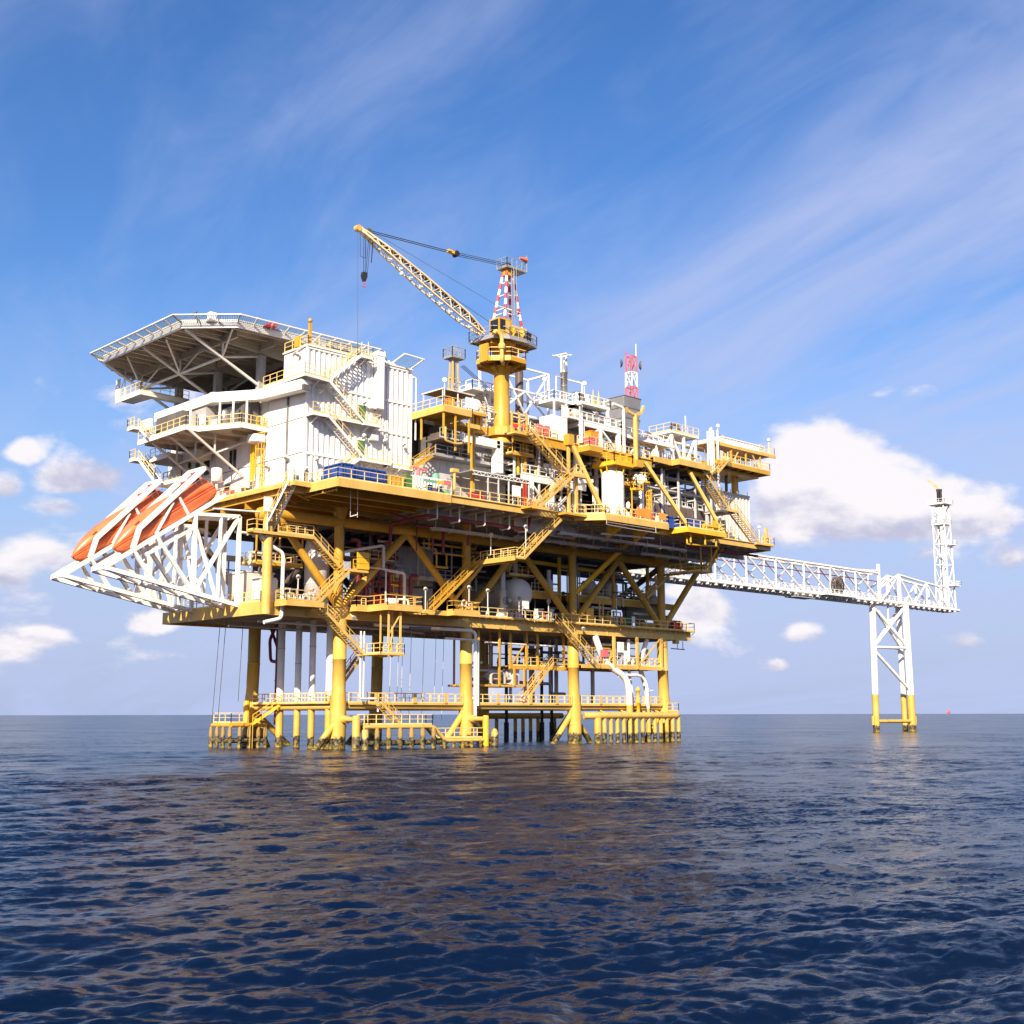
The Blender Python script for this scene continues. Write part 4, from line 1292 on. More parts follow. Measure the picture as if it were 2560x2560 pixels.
# ---- worker
def person(loc, lean):
    t = root('person', 'worker in dark overalls and white helmet bending at the corner platform railing', 'person', loc)
    L = V(loc)
    me = bpy.data.meshes.new('body')
    J = [(0, 0, .92), (.03, 0, 1.15), (.10, 0, 1.38), (.15, 0, 1.50),      # pelvis, waist, chest, neck
         (0, .11, .88), (.02, .13, .48), (-.02, .14, .07), (.12, .15, .04),
         (0, -.11, .88), (-.06, -.13, .48), (-.12, -.14, .07), (.02, -.15, .04),
         (.10, .21, 1.40), (.20, .27, 1.14), (.38, .2, 1.06), (.46, .18, 1.06),
         (.10, -.21, 1.40), (.26, -.26, 1.18), (.44, -.2, 1.10), (.52, -.18, 1.10)]
    E_ = [(0, 1), (1, 2), (2, 3), (0, 4), (4, 5), (5, 6), (6, 7), (0, 8), (8, 9), (9, 10), (10, 11), (2, 12), (12, 13), (13, 14), (14, 15), (2, 16), (16, 17), (17, 18), (18, 19)]
    rad = [.16, .15, .17, .07, .11, .075, .055, .05, .11, .075, .055, .05, .085, .06, .045, .04, .085, .06, .045, .04]
    me.from_pydata(J, E_, [])
    o = bpy.data.objects.new('body', me)
    COL.objects.link(o)
    o.parent = t
    BASE[o.name] = L
    md_ = o.modifiers.new('skin', 'SKIN')
    for i, r_ in enumerate(rad):
        me.skin_vertices[0].data[i].radius = (r_, r_)
    me.skin_vertices[0].data[0].use_root = True
    s_ = o.modifiers.new('sub', 'SUBSURF')
    s_.levels = s_.render_levels = 1
    me.materials.append(CLOTHD)
    h = MB()
    c = L + V((.19, 0, 1.63))
    h.sphere(c, .105, 12, 8, (1.0, .85, 1.2))
    h.sphere(c + V((.105, 0, -.01)), .02, 6, 4)
    for s in (-1, 1):
        h.sphere(c + V((0, s * .09, 0)), .025, 6, 4)
    hd_ = h.build('head', SKIN, t)
    e = MB()
    for s in (-1, 1):
        e.sphere(c + V((.09, s * .036, .02)), .014, 6, 4)
    e.build('eyes', DKW, t)
    hm = MB()
    hm.lathe([(.155, .03), (.13, .045), (.125, .09), (.09, .15), (.02, .175)], c, n=14)
    hm.build('helmet', WHT, t)
    for s, base in ((1, (.48, .18, 1.06)), (-1, (.54, -.18, 1.10))):
        hb = MB()
        b = L + V(base)
        hb.sphere(b + V((.02, 0, 0)), .04, 8, 5, (1.1, .9, .6))
        for k in range(4):
            y = (k - 1.5) * .02
            ln = (.06, .07, .067, .055)[k]
            hb.pipe([b + V((.05, y, 0)), b + V((.05 + ln * .6, y, -.008)), b + V((.05 + ln * .8, y, -.045))], .009, 5, .01)
        hb.pipe([b + V((.02, s * -.035, 0)), b + V((.06, s * -.05, -.02))], .01, 5)
        hb.build('hand', SKIN, t)


person((-7.9, -4.35, ZM), 0)

# ================================================================= living quarters
lq = root('living_quarters', 'large white four storey living quarters with ribbed cladding at the left end', 'building', (-.4, 10, ZM))
X0, X1, Y0, Y1 = -7.4, 6.6, -3.5, 26.0
MB().box(X0 + .16, Y0 + .16, ZM, X1 - .16, Y1, 38.0).build('core', CLAD, lq)
MB().box(X0 + .16, Y0 + .16, 38.0, X1 - .16, 1.0, 41.9).build('upper_core', CLAD, lq)
MB().box(-3.9, 1.0, 38.0, X1 - .16, Y1, 42.0).build('shade_block', DKW, lq)  # added block, black to stand for the shade below the helideck


def corrugated(u0, u1, z0, z1, y, pitch=.68, depth=.13):
    mb = MB()
    xs = []
    n = max(2, round((u1 - u0) / pitch))
    p = (u1 - u0) / n
    for i in range(n):
        a = u0 + i * p
        xs += [(a, 0), (a + p * .32, 0), (a + p * .46, depth), (a + p * .86, depth)]
    xs.append((u1, 0))
    vs, fs = [], []
    for x, d in xs:
        vs += [(x, y + d, z0), (x, y + d, z1)]
    for i in range(len(xs) - 1):
        fs.append((2 * i, 2 * i + 2, 2 * i + 3, 2 * i + 1))
    mb.add(vs, fs)
    return mb


for (z0, z1) in ((27.0, 30.4), (30.6, 34.2), (34.5, 37.8), (38.1, 41.75)):
    for (a, b) in ((X0, -4.0), (-4.0, -.4), (-.4, 3.1), (3.1, X1)):
        aa = a + .03
        bb_ = b - .03
        corrugated(aa, bb_, z0, z1, Y0).build('cladding_panel', CLAD, lq)
for z in (30.5, 34.35, 37.95, 41.85):
    MB().box(X0, Y0 - .05, z - .13, X1 + .02, Y0 + .1, z + .13).build('floor_band', WHT, lq)
for u in (X0, 2.6, X1):
    MB().box(u - .1, Y0 - .06, ZM, u + .1, Y0 + .14, 41.98).build('corner_trim', WHT, lq)
# left face: flatter panels with seams
for (z0, z1) in ((27.0, 30.55), (30.65, 34.3), (34.4, 37.95)):
    v = Y0 + .14
    while v < Y1 - 1:
        w = 3.6
        MB().box(X0 + .1, v - .03, z0, X0 + .155, v + .03, z1).build('seam_strip', SEAM, lq)
        MB().box(X0 + .1, v, z1 - .04, X0 + .155, min(v + w, Y1), z1 + .12).build('seam_strip', SEAM, lq)
        MB().box(X0, v + .05, z0 + .03, X0 + .15, min(v + w - .05, Y1), z1 - .04).build('wall_panel', CLAD, lq)
        if z0 > 28:
            mb = MB()
            for k in range(9):
                mb.box(X0 - .05, v + .15 + k * .4, z0 - .22, X0, v + .4 + k * .4, z0 - .08)
            mb.build('seam_bracket', WHT, lq, 'stuff')
        v += w
for (a, b) in ((Y0 + .14, -1.3), (-1.3, 1.0)):
    MB().box(X0, a + .02, 38.1, X0 + .15, b - .02, 41.85).build('wall_panel', CLAD, lq)
MB().box(X0 - .15, Y0 - .15, 41.98, X1 + .1, 1.1, 42.12).build('roof', WHT, lq)
MB().box(X0 - .1, 1.0, 37.98, -3.9, Y1, 38.12).build('roof', GRY, lq)
railing(lq, RLY, [[(X0, .9, 42.1), (X0, Y0, 42.1), (-1.8, Y0, 42.1)]], sp=1.4, w=.065)
mb = MB()
for k in range(11):
    mb.bar((-4.6 + k * .45, -2.9, 42.1), (-4.6 + k * .45, -2.9, 43.3), .05)
mb.bar((-4.7, -2.9, 43.3), (.2, -2.9, 43.3), .08)
mb.bar((-4.7, -2.9, 42.6), (.2, -2.9, 42.6), .08)
mb.build('cable_rack', GRYD, lq)


def door(u0, u1, z0, z1, mat=GRN):
    d = MB().box(u0, Y0 - .10, z0, u1, Y0 + .1, z1).build('door', mat, lq)
    MB().box(u1 - .2, Y0 - .16, z0 + 1.0, u1 - .08, Y0 - .10, z0 + 1.15).build('door_handle', GALV, d)
    MB().box(u0 - .1, Y0 - .07, z0, u0, Y0 + .1, z1 + .1).build('door_frame', WHT, lq)
    MB().box(u0, Y0 - .07, z1, u1, Y0 + .1, z1 + .1).build('door_frame', WHT, lq)


door(-.9, .15, 34.55, 36.75)
door(-.9, .15, 30.6, 32.85)
# left face windows and doors
for (v, z0, z1) in ((10.4, 30.9, 33.0), (11.2, 30.9, 33.0), (16.2, 30.9, 33.2), (16.8, 30.9, 33.2), (20.5, 31.0, 33.0)):
    w = MB().box(X0 - .06, v - .3, z0, X0 + .02, v + .3, z1).build('window', GRYD, lq)
    MB().box(X0 - .08, v - .24, z0 + .08, X0 - .06, v + .24, z1 - .08).build('pane', GLASS, w)
for (v, z0, mat) in ((11.7, 27.1, GRN), (15.0, 27.1, GRN), (18.6, 30.6, GRN), (6.6, 27.6, GRYD)):
    d = MB().box(X0 - .07, v - .45, z0, X0 + .02, v + .45, z0 + (2.1 if mat is GRN else 1.2)).build('door', mat, lq)
    MB().box(X0 - .13, v + .28, z0 + 1.0, X0 - .07, v + .38, z0 + 1.15).build('door_handle', GALV, d)
mb = MB()
mb.bar((X0 - .1, -.15, 27.2), (X0 - .1, -.15, 37.0), .14, .2)
mb.build('downpipe', SEAM, lq)
mb = MB()
mb.pipe([(X0 - .12, -.8, 38.3), (X0 - .12, -.8, 41.6), (X0 - .12, -2.8, 42.0)], .12, 8)
mb.build('downpipe', GRYL, lq)
MB().box(1.25, Y0 - .85, 36.6, 2.1, Y0 - .06, 42.6).build('vertical_duct', WHT, lq)
MB().box(1.15, Y0 - .9, 42.5, 2.2, Y0 + .5, 43.0).build('duct_hood', WHT, lq)
MB().box(.55, Y0 - .7, 36.5, 1.2, Y0 - .06, 37.3).build('fan_box', WHTR, lq)
MB().box(.6, Y0 - .75, 33.0, 1.5, Y0 - .06, 33.6).build('fan_box', WHTR, lq)
mb = MB()
mb.pipe([(X1 + .1, Y0 - .15, 41.2), (X1 + .55, Y0 - .15, 41.2), (X1 + .55, Y0 - .15, 34.0)], .1, 8)
mb.build('downpipe', WHT, lq)
# horizontal duct and hood at deck level
MB().box(-1.6, Y0 - .9, 28.3, 6.0, Y0 - .1, 28.95).build('vent_duct', WHT, lq)
for u in (-.5, 2.0, 4.4):
    MB().bar((u, Y0 - .5, 28.9), (u, Y0 - .5, 30.2), .08).build('duct_strap', WHT, lq)


def lamp(loc, d, lab, pole=None, grp=None):
    """bulkhead floodlight: bracket, housing, dark front"""
    t = root('floodlight', lab, 'floodlight', loc, grp)
    L = V(loc)
    d = V(d).normalized()
    mb = MB()
    mb.lathe([(.06, -.3), (.17, -.2), (.24, .05), (.26, .12)], L, d, 12)
    mb.build('housing', WHTR, t)
    MB().lathe([(.23, .121), (.23, .14)], L, d, 12).build('lens', GALV, t)
    if pole is not None:
        MB().bar(L + V((0, 0, -.05)), V(pole), .08).build('pole', WHTR, t)
    else:
        MB().bar(L - d * .25, L - d * .25 + V((0, .45, .25)), .07).build('bracket', WHTR, t)


for (u, z, lab) in ((-6.0, 37.2, 'floodlight on the ribbed wall under the top walkway, left end'), (-.3, 37.0, 'floodlight on the ribbed wall above the upper green door'),
                  (-.2, 33.3, 'floodlight on the ribbed wall above the lower green door'), (2.6, 33.2, 'floodlight right of the fan box on the ribbed wall'),
                  (5.2, 33.2, 'floodlight nearest the right edge of the ribbed wall'), (-6.3, 29.9, 'floodlight low on the ribbed wall above the blue baskets')):
    lamp((u, Y0 - .5, z), (.2, -.5, -.8), lab)
for (v, z, lab) in ((-.7, 30.3, 'floodlight on the plain left wall beside the downpipe'), (3.0, 29.9, 'floodlight beside the yellow caged ladder'), (-2.3, 41.2, 'floodlight high on the left wall under the roof railing')):
    lamp((X0 - .45, v, z), (-.5, -.2, -.8), lab)

# exterior stair on the ribbed wall
es = root('staircase', 'white zigzag stair with yellow handrails on the ribbed long wall of the quarters', 'staircase', (-2, -4.4, 30.5))
YS = -4.85
flight(es, (-.75, YS, 34.45), (-5.6, YS, 38.35), (0, 1, 0), 1.0, WHT, RLY, GRYL)
flight(es, (-.75, YS, 30.6), (-5.65, YS, 34.6), (0, 1, 0), 1.0, WHT, RLY, GRYL)
flight(es, (-5.5, YS, 38.4), (-1.4, YS, 41.9), (0, 1, 0), 1.0, WHT, RLY, GRYL)
flight(es, (-4.2, YS, 28.4), (-1.4, YS, 30.5), (0, 1, 0), 1.0, WHT, RLY, GRYL)


def landing(parent, poly, z, mat=WHT, t=.3):
    MB().prism(poly, z - .1, z).build('landing', GRYL, parent)
    n = len(poly)
    for i in range(n):
        a, b = poly[i], poly[(i + 1) % n]
        MB().bar((a[0], a[1], z - t / 2), (b[0], b[1], z - t / 2), .08, t).build('edge_beam', mat, parent)


landing(es, [(-8.9, -5.3), (-5.4, YS), (-5.4, Y0 - .1), (-7.5, Y0 - .1), (-7.5, 2.6), (-8.9, 2.6)], 38.4)
landing(es, [(-7.5, YS), (-5.4, YS), (-5.4, Y0 - .1), (-7.5, Y0 - .1)], 34.6)
landing(es, [(-5.4, Y0 - 1.0), (1.4, Y0 - 1.0), (1.4, Y0 - .1), (-5.4, Y0 - .1)], 34.6, t=.25)
landing(es, [(-.9, YS), (1.4, YS), (1.4, Y0 - 1.05), (-.9, Y0 - 1.05)], 34.58)
landing(es, [(-1.4, YS), (2.8, YS), (2.8, Y0 - .1), (-1.4, Y0 - .1)], 30.6)
landing(es, [(2.8, YS + .3), (6.6, YS + .3), (6.6, Y0 - .1), (2.8, Y0 - .1)], 30.5)
landing(es, [(-1.4, YS), (.1, YS), (.1, Y0 - .1), (-1.4, Y0 - .1)], 41.95)
railing(es, RLY, [[(-8.9, 2.6, 38.4), (-8.9, -5.3, 38.4), (-5.5, YS, 38.4)], [(-7.5, YS, 34.6), (-5.6, YS, 34.6)], [(-5.4, Y0 - 1.0, 34.6), (-1.0, Y0 - 1.0, 34.6)], [(-.6, YS, 34.58), (1.4, YS, 34.58), (1.4, Y0 - .2, 34.58)],
              [(-.6, YS, 30.6), (2.8, YS, 30.6)], [(2.8, YS + .3, 30.5), (6.6, YS + .3, 30.5)], [(-1.4, YS, 41.95), (.1, YS, 41.95), (.1, Y0, 41.95)]], sp=1.3, w=.055)
for (u, z) in ((-6.8, 38.3), (-6.8, 34.5), (-.2, 34.5), (1.2, 34.5), (.2, 30.5), (2.4, 30.4), (4.2, 30.4), (6.2, 30.4), (-.8, 41.8)):
    MB().bar((u, YS + .1, z - .25), (u, Y0, z - .8), .09).build('bracket', WHT, es)

# left-face long duct, balcony and plant
du = root('air_duct', 'long white angular air duct running along the left face of the quarters', 'duct', (-9, 8, 37))
P_ = [(-8.35, -4.6, 37.35), (-8.35, 3.4, 37.75), (-11.4, 8.2, 37.75), (-11.4, 21, 37.75)]
for a, b in zip(P_, P_[1:]):
    MB().bar(a, b, 1.05, 1.1).build('duct_length', WHT, du)
for p in P_[1:3]:
    MB().lathe([(.66, -.56), (.66, .56)], p, n=16).build('duct_elbow', WHT, du)
MB().box(-8.8, -5.0, 36.75, -7.9, -4.65, 37.3).build('duct_mouth', GRYD, du)
for (x, y) in ((-8.35, -2), (-8.35, 2), (-11.3, 10.4), (-11.3, 15)):
    MB().bar((x, y, 38.3), (x + .7, y, 38.9 if y < 3 else 38.4), .07).build('duct_strap', WHT, du)
ba = root('balcony', 'white balcony with yellow railing and grey plant below the helideck', 'balcony', (-11, 12, 33.8))
BP = [(-14.5, 19.6), (-14.6, 8.6), (-13.1, 8.6), (-10.8, 3.6), (-8.4, 3.8), (-7.5, 3.8), (-7.5, 19.6)]
slab(ba, SOFF, BP, 34.3, .15, 'deck_plate')
for a, b in zip(BP[:-2], BP[1:-1]):
    MB().bar((a[0], a[1], 34.1), (b[0], b[1], 34.1), .14, .5).build('edge_beam', WHT, ba)
for v in (6.5, 9.5, 12.5, 15.5, 18.5):
    MB().ibeam((-14.2 if v > 8 else -10.2, v, 33.95), (-7.5, v, 33.95), .2, .5).build('beam', SOFF, ba)
railing(ba, RLY, [[(a[0], a[1], 34.3) for a in BP[:-1]]], sp=1.4, w=.065)
for v in (8.6, 12.8, 17.0):
    MB().tube((-14.2, v, 33.9), (-7.5, v - .2, 29.6), .16, 10).build('strut', CREAM, ba)
    MB().tube((-11.0, v, 31.9), (-11.0, v, 33.9), .12, 8).build('strut', CREAM, ba)
    MB().tube((-10.9, v, 31.8), (-7.5, v + (-3 if v < 10 else -4), 33.6), .1, 8).build('strut', CREAM, ba)
for i, (x, y) in enumerate(((-10.9, 5.2), (-11.3, 7.3), (-9.6, 4.6), (-13.0, 10.6))):
    MB().tube((x, y, 34.3), (x, y, 37.3), .13, 8).build('post', WHT, ba)
for (x0, y0, x1, y1, h, mat, lab) in ((-12.6, 13.2, -9, 19.2, 2.9, GRYD, 'large dark grey plant screen at the far half of the balcony'), (-11.8, 9.4, -8.2, 13.0, 2.7, GRY, 'grey panelled plant box in the middle of the balcony'),
                              (-9.6, 5.2, -7.6, 7.3, 3.2, GRYD, 'dark air handling box at the near end of the balcony')):
    t = root('plant_unit', lab, 'plant unit', ((x0 + x1) / 2, (y0 + y1) / 2, 34.3))
    MB().box(x0 + .05, y0 + .05, 34.3, x1, y1, 34.3 + h).build('body', mat, t)
    n = max(2, round((y1 - y0) / 1.2))
    for i in range(n):
        a = y0 + (y1 - y0) * i / n
        b = y0 + (y1 - y0) * (i + 1) / n
        MB().box(x0, a + .03, 34.4, x0 + .05, b - .03, 34.2 + h).build('panel', mat, t)
    n = max(2, round((x1 - x0) / 1.2))
    for i in range(n):
        a = x0 + (x1 - x0) * i / n
        b = x0 + (x1 - x0) * (i + 1) / n
        MB().box(a + .03, y0, 34.4, b - .03, y0 + .05, 34.2 + h).build('panel', mat, t)
mb = MB()
mb.lathe([(.1, 0), (.75, .05), (.75, 2.0), (.6, 2.25), (.1, 2.3)], (-10.3, 8.0, 34.3), n=16)
solo(mb, 'upright_tank', STEEL, 'round steel tank between the balcony posts', 'tank')
for (x0, y0, x1, y1, z0, z1, lab) in ((-12.4, 9.0, -12.0, 9.9, 34.4, 36.0, 'white cabinet on the balcony beside the middle plant box'), (-11.0, 8.6, -10.9, 9.4, 34.6, 35.6, 'small white box between the balcony cabinet and steel tank'), (-14.3, 17.3, -14.0, 19.4, 35.4, 36.7, 'white name board at the far end of the balcony railing')):
    mb = MB().box(x0, y0, z0, x1, y1, z1)
    mb.box(x0 - .03, y0 + .1, z0 + .1, x0, y1 - .1, z1 - .1)
    mb.bar((x0 + .1, y0 + .2, 34.3), (x0 + .1, y0 + .2, z0), .08)
    solo(mb, 'white_cabinet', WHT, lab, 'cabinet')
ps = root('staircase', 'short white stair with yellow rails rising at the far end of the balcony', 'staircase', (-15, 18, 34.3))
flight(ps, (-15.2, 16.4, 34.3), (-14.6, 19.6, 36.0), (.98, -.15, 0), .9, WHT, RLY)
landing(ps, rect(-15.1, 19.6, -13.4, 21.2), 36.0)
railing(ps, RLY, [[(-15.1, 19.6, 36), (-15.1, 21.2, 36), (-13.4, 21.2, 36)]], sp=1.0, w=.06)
# lower far platform and stair by the lifeboats
lf = root('embarkation_platform', 'white platform with yellow railing above the near lifeboat', 'platform', (-8.6, 20, 30))
slab(lf, WHT, rect(-10.2, 17.2, -7.4, 24), 30.4, .12, 'deck_plate')
MB().bar((-10.2, 17.2, 30.25), (-10.2, 24, 30.25), .12, .45).build('edge_beam', WHT, lf)
MB().bar((-10.2, 17.2, 30.25), (-7.4, 17.2, 30.25), .12, .45).build('edge_beam', WHT, lf)
railing(lf, YELB, [[(-10.2, 21.5, 30.4), (-10.2, 17.2, 30.4), (-8, 17.2, 30.4)]], sp=1.2, w=.09)
slab(lf, SOFF, rect(-11.4, 17.8, -7.4, 24.6), 33.2, .15, 'upper_plate')
MB().bar((-11.4, 17.8, 33.0), (-11.4, 22.6, 33.0), .12, .5).build('edge_beam', WHT, lf)
railing(lf, RLY, [[(-11.4, 22.6, 33.2), (-11.4, 17.8, 33.2)]], sp=1.2, w=.06)
flight(lf, (-11.9, 20.6, 30.4), (-12.5, 23.4, 33.2), (.97, .2, 0), 1.0, WHT, RLY, DKW)
landing(lf, rect(-12.9, 23.4, -11.4, 24.8), 33.2)
railing(lf, RLY, [[(-12.9, 23.4, 33.2), (-12.9, 24.8, 33.2), (-11.4, 24.8, 33.2)]], sp=1.0, w=.06)
mb = MB()
mb.lathe([(.8, 0), (.8, 2.3)], (-9.1, 17.0, 33.2), (.3, -1, 0), 18)
mb.box(-10, 14.6, 32.4, -8, 17.4, 33.3)
solo(mb, 'round_duct', CREAM, 'broad rounded duct under the balcony', 'duct')
mb = MB()
mb.lathe([(.1, 0), (.62, .12), (.62, 1.6), (.1, 1.75)], (-9.6, 10.4, 28.9), n=16)
mb.tube((-9.6, 10.4, ZM), (-9.6, 10.4, 28.9), .15, 8)
solo(mb, 'water_tank', WHT, 'white rounded tank beside the near lifeboat cabin', 'tank')
mb = MB()
mb.lathe([(.95, 0), (1.0, .1), (1.0, .75), (.95, .8)], (-8.3, 4.6, 32.7), n=18)
solo(mb, 'round_vent', WHT, 'white round vent under the near corner of the balcony', 'vent')
# caged ladder
la = root('caged_ladder', 'bright yellow caged ladder up the left wall of the quarters', 'ladder', (-8.0, 4.2, ZM))
for v in (3.95, 4.45):
    MB().bar((-7.75, v, ZM), (-7.75, v, 35.4), .09).build('stile', YELB, la)
for k in range(28):
    MB().bar((-7.75, 3.95, ZM + .3 + k * .3), (-7.75, 4.45, ZM + .3 + k * .3), .04).build('rung', YELB, la)
mb = MB()
for k in range(8):
    z = 29.2 + k * .9
    c = [V((-7.8 - .75 * math.sin(a), 4.2 + .42 * math.cos(a) * 1.3, z)) for a in [i * math.pi / 6 for i in range(7)]]
    for a, b in zip(c, c[1:]):
        mb.bar(a, b, .04, .08)
for a in [i * math.pi / 6 for i in range(1, 6)]:
    mb.bar((-7.8 - .75 * math.sin(a), 4.2 + .55 * math.cos(a), 29.2), (-7.8 - .75 * math.sin(a), 4.2 + .55 * math.cos(a), 35.5), .05)
mb.build('cage', YELB, la)
mb = MB()
for v in (5.6, 6.0):
    mb.bar((-8.0, v, 28.6), (-8.0, v, 34.1), .16)
mb.build('second_stile', YELB, la)
# deck level items on the left face
mb = MB().box(-9.3, 8.2, ZM, -8.2, 10.2, ZM + .85)
mb.box(-9.35, 8.15, ZM + .85, -8.15, 10.25, ZM + .93)
solo(mb, 'deck_box', PINK, 'faded red deck box on the left walkway', 'box')
mb = MB().box(-8.9, 7.0, ZM, -8.3, 7.7, ZM + 1.2)
mb.box(-8.95, 6.95, ZM + 1.2, -8.25, 7.75, ZM + 1.28)
solo(mb, 'electrical_box', WHT, 'white electrical box on the left walkway', 'box')
mb = MB().lathe([(.05, 0), (.4, .1), (.5, .6), (.5, .75)], (-8.8, 5.6, ZM), n=12)
solo(mb, 'dark_barrel', BRN, 'brown open barrel by the yellow ladder on the left walkway', 'barrel')

# ================================================================= helideck
he = root('helideck', 'large octagonal helideck on white struts at the top left, safety net round it', 'helideck', (-6, 15, 43.6))
HP = [(-17.0, 5.9), (-12.8, 1.7), (4.6, 1.7), (8.8, 5.9), (8.8, 24), (4.6, 28.2), (-12.8, 28.2), (-17.0, 24)]
slab(he, SOFF, HP, 44.75, .25, 'deck_plate')
n = len(HP)
for i in range(n):
    a, b = HP[i], HP[(i + 1) % n]
    MB().bar((a[0], a[1], 44.35), (b[0], b[1], 44.35), .14, .75).build('edge_beam', WHT, he)
    MB().bar((a[0], a[1], 44.8), (b[0], b[1], 44.8), .3, .12).build('gutter', WHT, he)
for v in (6.0, 15.2, 24.3):
    MB().extr([(-16.7, v - .12, 44.45), (6, v - .12, 44.45), (6, v - .12, 42.9), (-4, v - .12, 42.9), (-12, v - .12, 43.6), (-16.7, v - .12, 44.0)], (0, .24, 0)).build('girder', SOFF, he)
for u in (-12.0, -7.4, -2):
    MB().ibeam((u, 3, 43.9), (u, 27, 43.9), .25, 1.0).build('girder', SOFF, he)
for i in range(17):
    v = 2.6 + i * 1.55
    e = 0 if 5.9 < v < 24 else (5.9 - v if v < 6 else v - 24)
    MB().ibeam((-16.6 + e, v, 44.3), (6, v, 44.3), .2, .45).build('joist', SOFF, he)
for v in (6.0, 15.2, 24.3):
    MB().tube((-16.6, v, 44.0), (-7.5, v, 39.6), .17, 12).build('strut', WHTR, he)
    MB().tube((-12.0, v, 41.9), (-12.0, v, 43.6), .12, 8).build('strut', WHTR, he)
    MB().tube((-12.0, v, 41.85), (-7.3, v + .2, 42.9), .13, 8).build('strut', WHTR, he)
    MB().box(-7.55, v - .35, 38.1, -6.75, v + .35, 43.0).build('column', GRY, he)
MB().tube((-12.0, 6.0, 41.85), (-12.0, 24.3, 41.85), .15, 10).build('strut', WHTR, he)
for a, b in ((6.0, 2.4), (15.2, 10.6), (24.3, 19.7)):
    MB().tube((-12.0, a, 41.85), (-16.3 if b > 5 else -13, b, 44.0), .12, 8).build('strut', WHTR, he)
    MB().tube((-12.0, a, 41.85), (-12.0, a + (-4.6 if a > 8 else 4.6), 43.8), .1, 8).build('strut', WHTR, he)
for p, q in (((-7, 12, 39), (-4, 19, 42.6)), ((-7, 20, 39), (-4, 13, 42.6)), ((-6, 5, 40), (-6, 12, 38.3))):
    MB().tube(p, q, .15, 8).build('strut', GRY, he)
# safety net: sloping panels on arms
OUT = 1.45
cx_, cy_ = -4.1, 15
def outp(p):
    x, y = p
    sx = -1 if x < cx_ else 1
    sy = -1 if y < cy_ else 1
    k = .41
    return (x + sx * OUT * (1 if abs(x - cx_) > 12 else k), y + sy * OUT * (1 if abs(y - cy_) > 12.5 else k), 45.0)
for i in range(n):
    a, b = HP[i], HP[(i + 1) % n]
    A, B = outp(a), outp(b)
    L_ = math.hypot(b[0] - a[0], b[1] - a[1])
    m_ = max(2, round(L_ / 2.0))
    for k in range(m_ + 1):
        f = k / m_
        p0 = V((a[0] + (b[0] - a[0]) * f, a[1] + (b[1] - a[1]) * f, 44.55))
        p1 = V(A) + (V(B) - V(A)) * f
        MB().bar(p0, p1, .1, .22).build('net_arm', CREAM, he)
        if k < m_:
            f2 = (k + 1) / m_
            q0 = V((a[0] + (b[0] - a[0]) * f2, a[1] + (b[1] - a[1]) * f2, 44.6))
            q1 = V(A) + (V(B) - V(A)) * f2
            mb = MB()
            c0 = p0 + V((0, 0, .08))
            # woven net: crossing cords with gaps
            for s in range(1, 9):
                t_ = s / 9
                mb.bar(c0 + (q0 - c0) * t_, p1 + (q1 - p1) * t_, .04, .02)
            for s in range(1, 7):
                t_ = s / 7
                mb.bar(c0 + (p1 - c0) * t_, q0 + (q1 - q0) * t_, .04, .02)
            mb.build('net_panel', PERF, he)
    MB().bar(A, B, .1, .1).build('net_rim', WHT, he)
for (x, y, ht) in ((-20.0, 26.4, 1.3), (-18.5, 12, 1.0), (-19.2, 5.0, 1.4), (-12.8, .2, 1.2)):
    MB().bar((x + .6, y, 45.1), (x, y, 45.4), .04).build('lamp_arm', GALV, he)
mb = MB().box(-11.2, .9, 44.3, -10.2, 1.5, 45.3)
solo_ = None
hb = MB()
hb.extr([(-9.9, .9, 44.7), (-8.6, .9, 44.7), (-8.3, .9, 45.2), (-9.0, .9, 45.4)], (0, .7, 0))
solo(hb, 'foam_monitor_box', REDB, 'faded red sloping box on the near edge of the helideck', 'box')
hb = MB().box(-15.2, 3.2, 44.9, -14.5, 3.9, 45.6)
hb.box(-15.3, 3.1, 44.6, -14.4, 4.0, 44.9)
solo(hb, 'white_light_box', WHT, 'small white box on the chamfered corner of the helideck', 'light')
for (x, y, lab) in ((-16.3, 4.4, 'dark lamp on the helideck rim left of the small white box'),):
    hb = MB().sphere((x, y, 45.5), .2, 8, 6)
    hb.bar((x, y, 44.8), (x, y, 45.4), .08)
    solo(hb, 'rim_light', GRYD, lab, 'light')
mo = root('monitor_platform', 'small white platform hung below the far side of the helideck', 'platform', (-12, 23, 40.2))
slab(mo, WHT, [(-14.0, 20.6), (-12.2, 20.6), (-7.5, 21.0), (-7.5, 23), (-11.4, 23), (-11.8, 26.8), (-14, 26.8)], 40.6, .12, 'deck_plate')
MB().bar((-14, 20.6, 40.4), (-14, 26.8, 40.4), .1, .5).build('edge_beam', WHT, mo)
MB().bar((-14, 20.6, 40.4), (-7.5, 21.0, 40.4), .1, .5).build('edge_beam', WHT, mo)
railing(mo, RLY, [[(-14, 26.8, 40.6), (-14, 20.6, 40.6), (-7.6, 21, 40.6)]], sp=1.3, w=.06)
mb = MB()
mb.box(-14.1, 25.8, 40.6, -14.0, 26.8, 43.0)
mb.bar((-14, 24.6, 40.6), (-14, 24.6, 44.6), .1)
mb.bar((-14, 26.2, 40.9), (-14, 24.6, 43), .08)
mb.build('screen', WHT, mo)
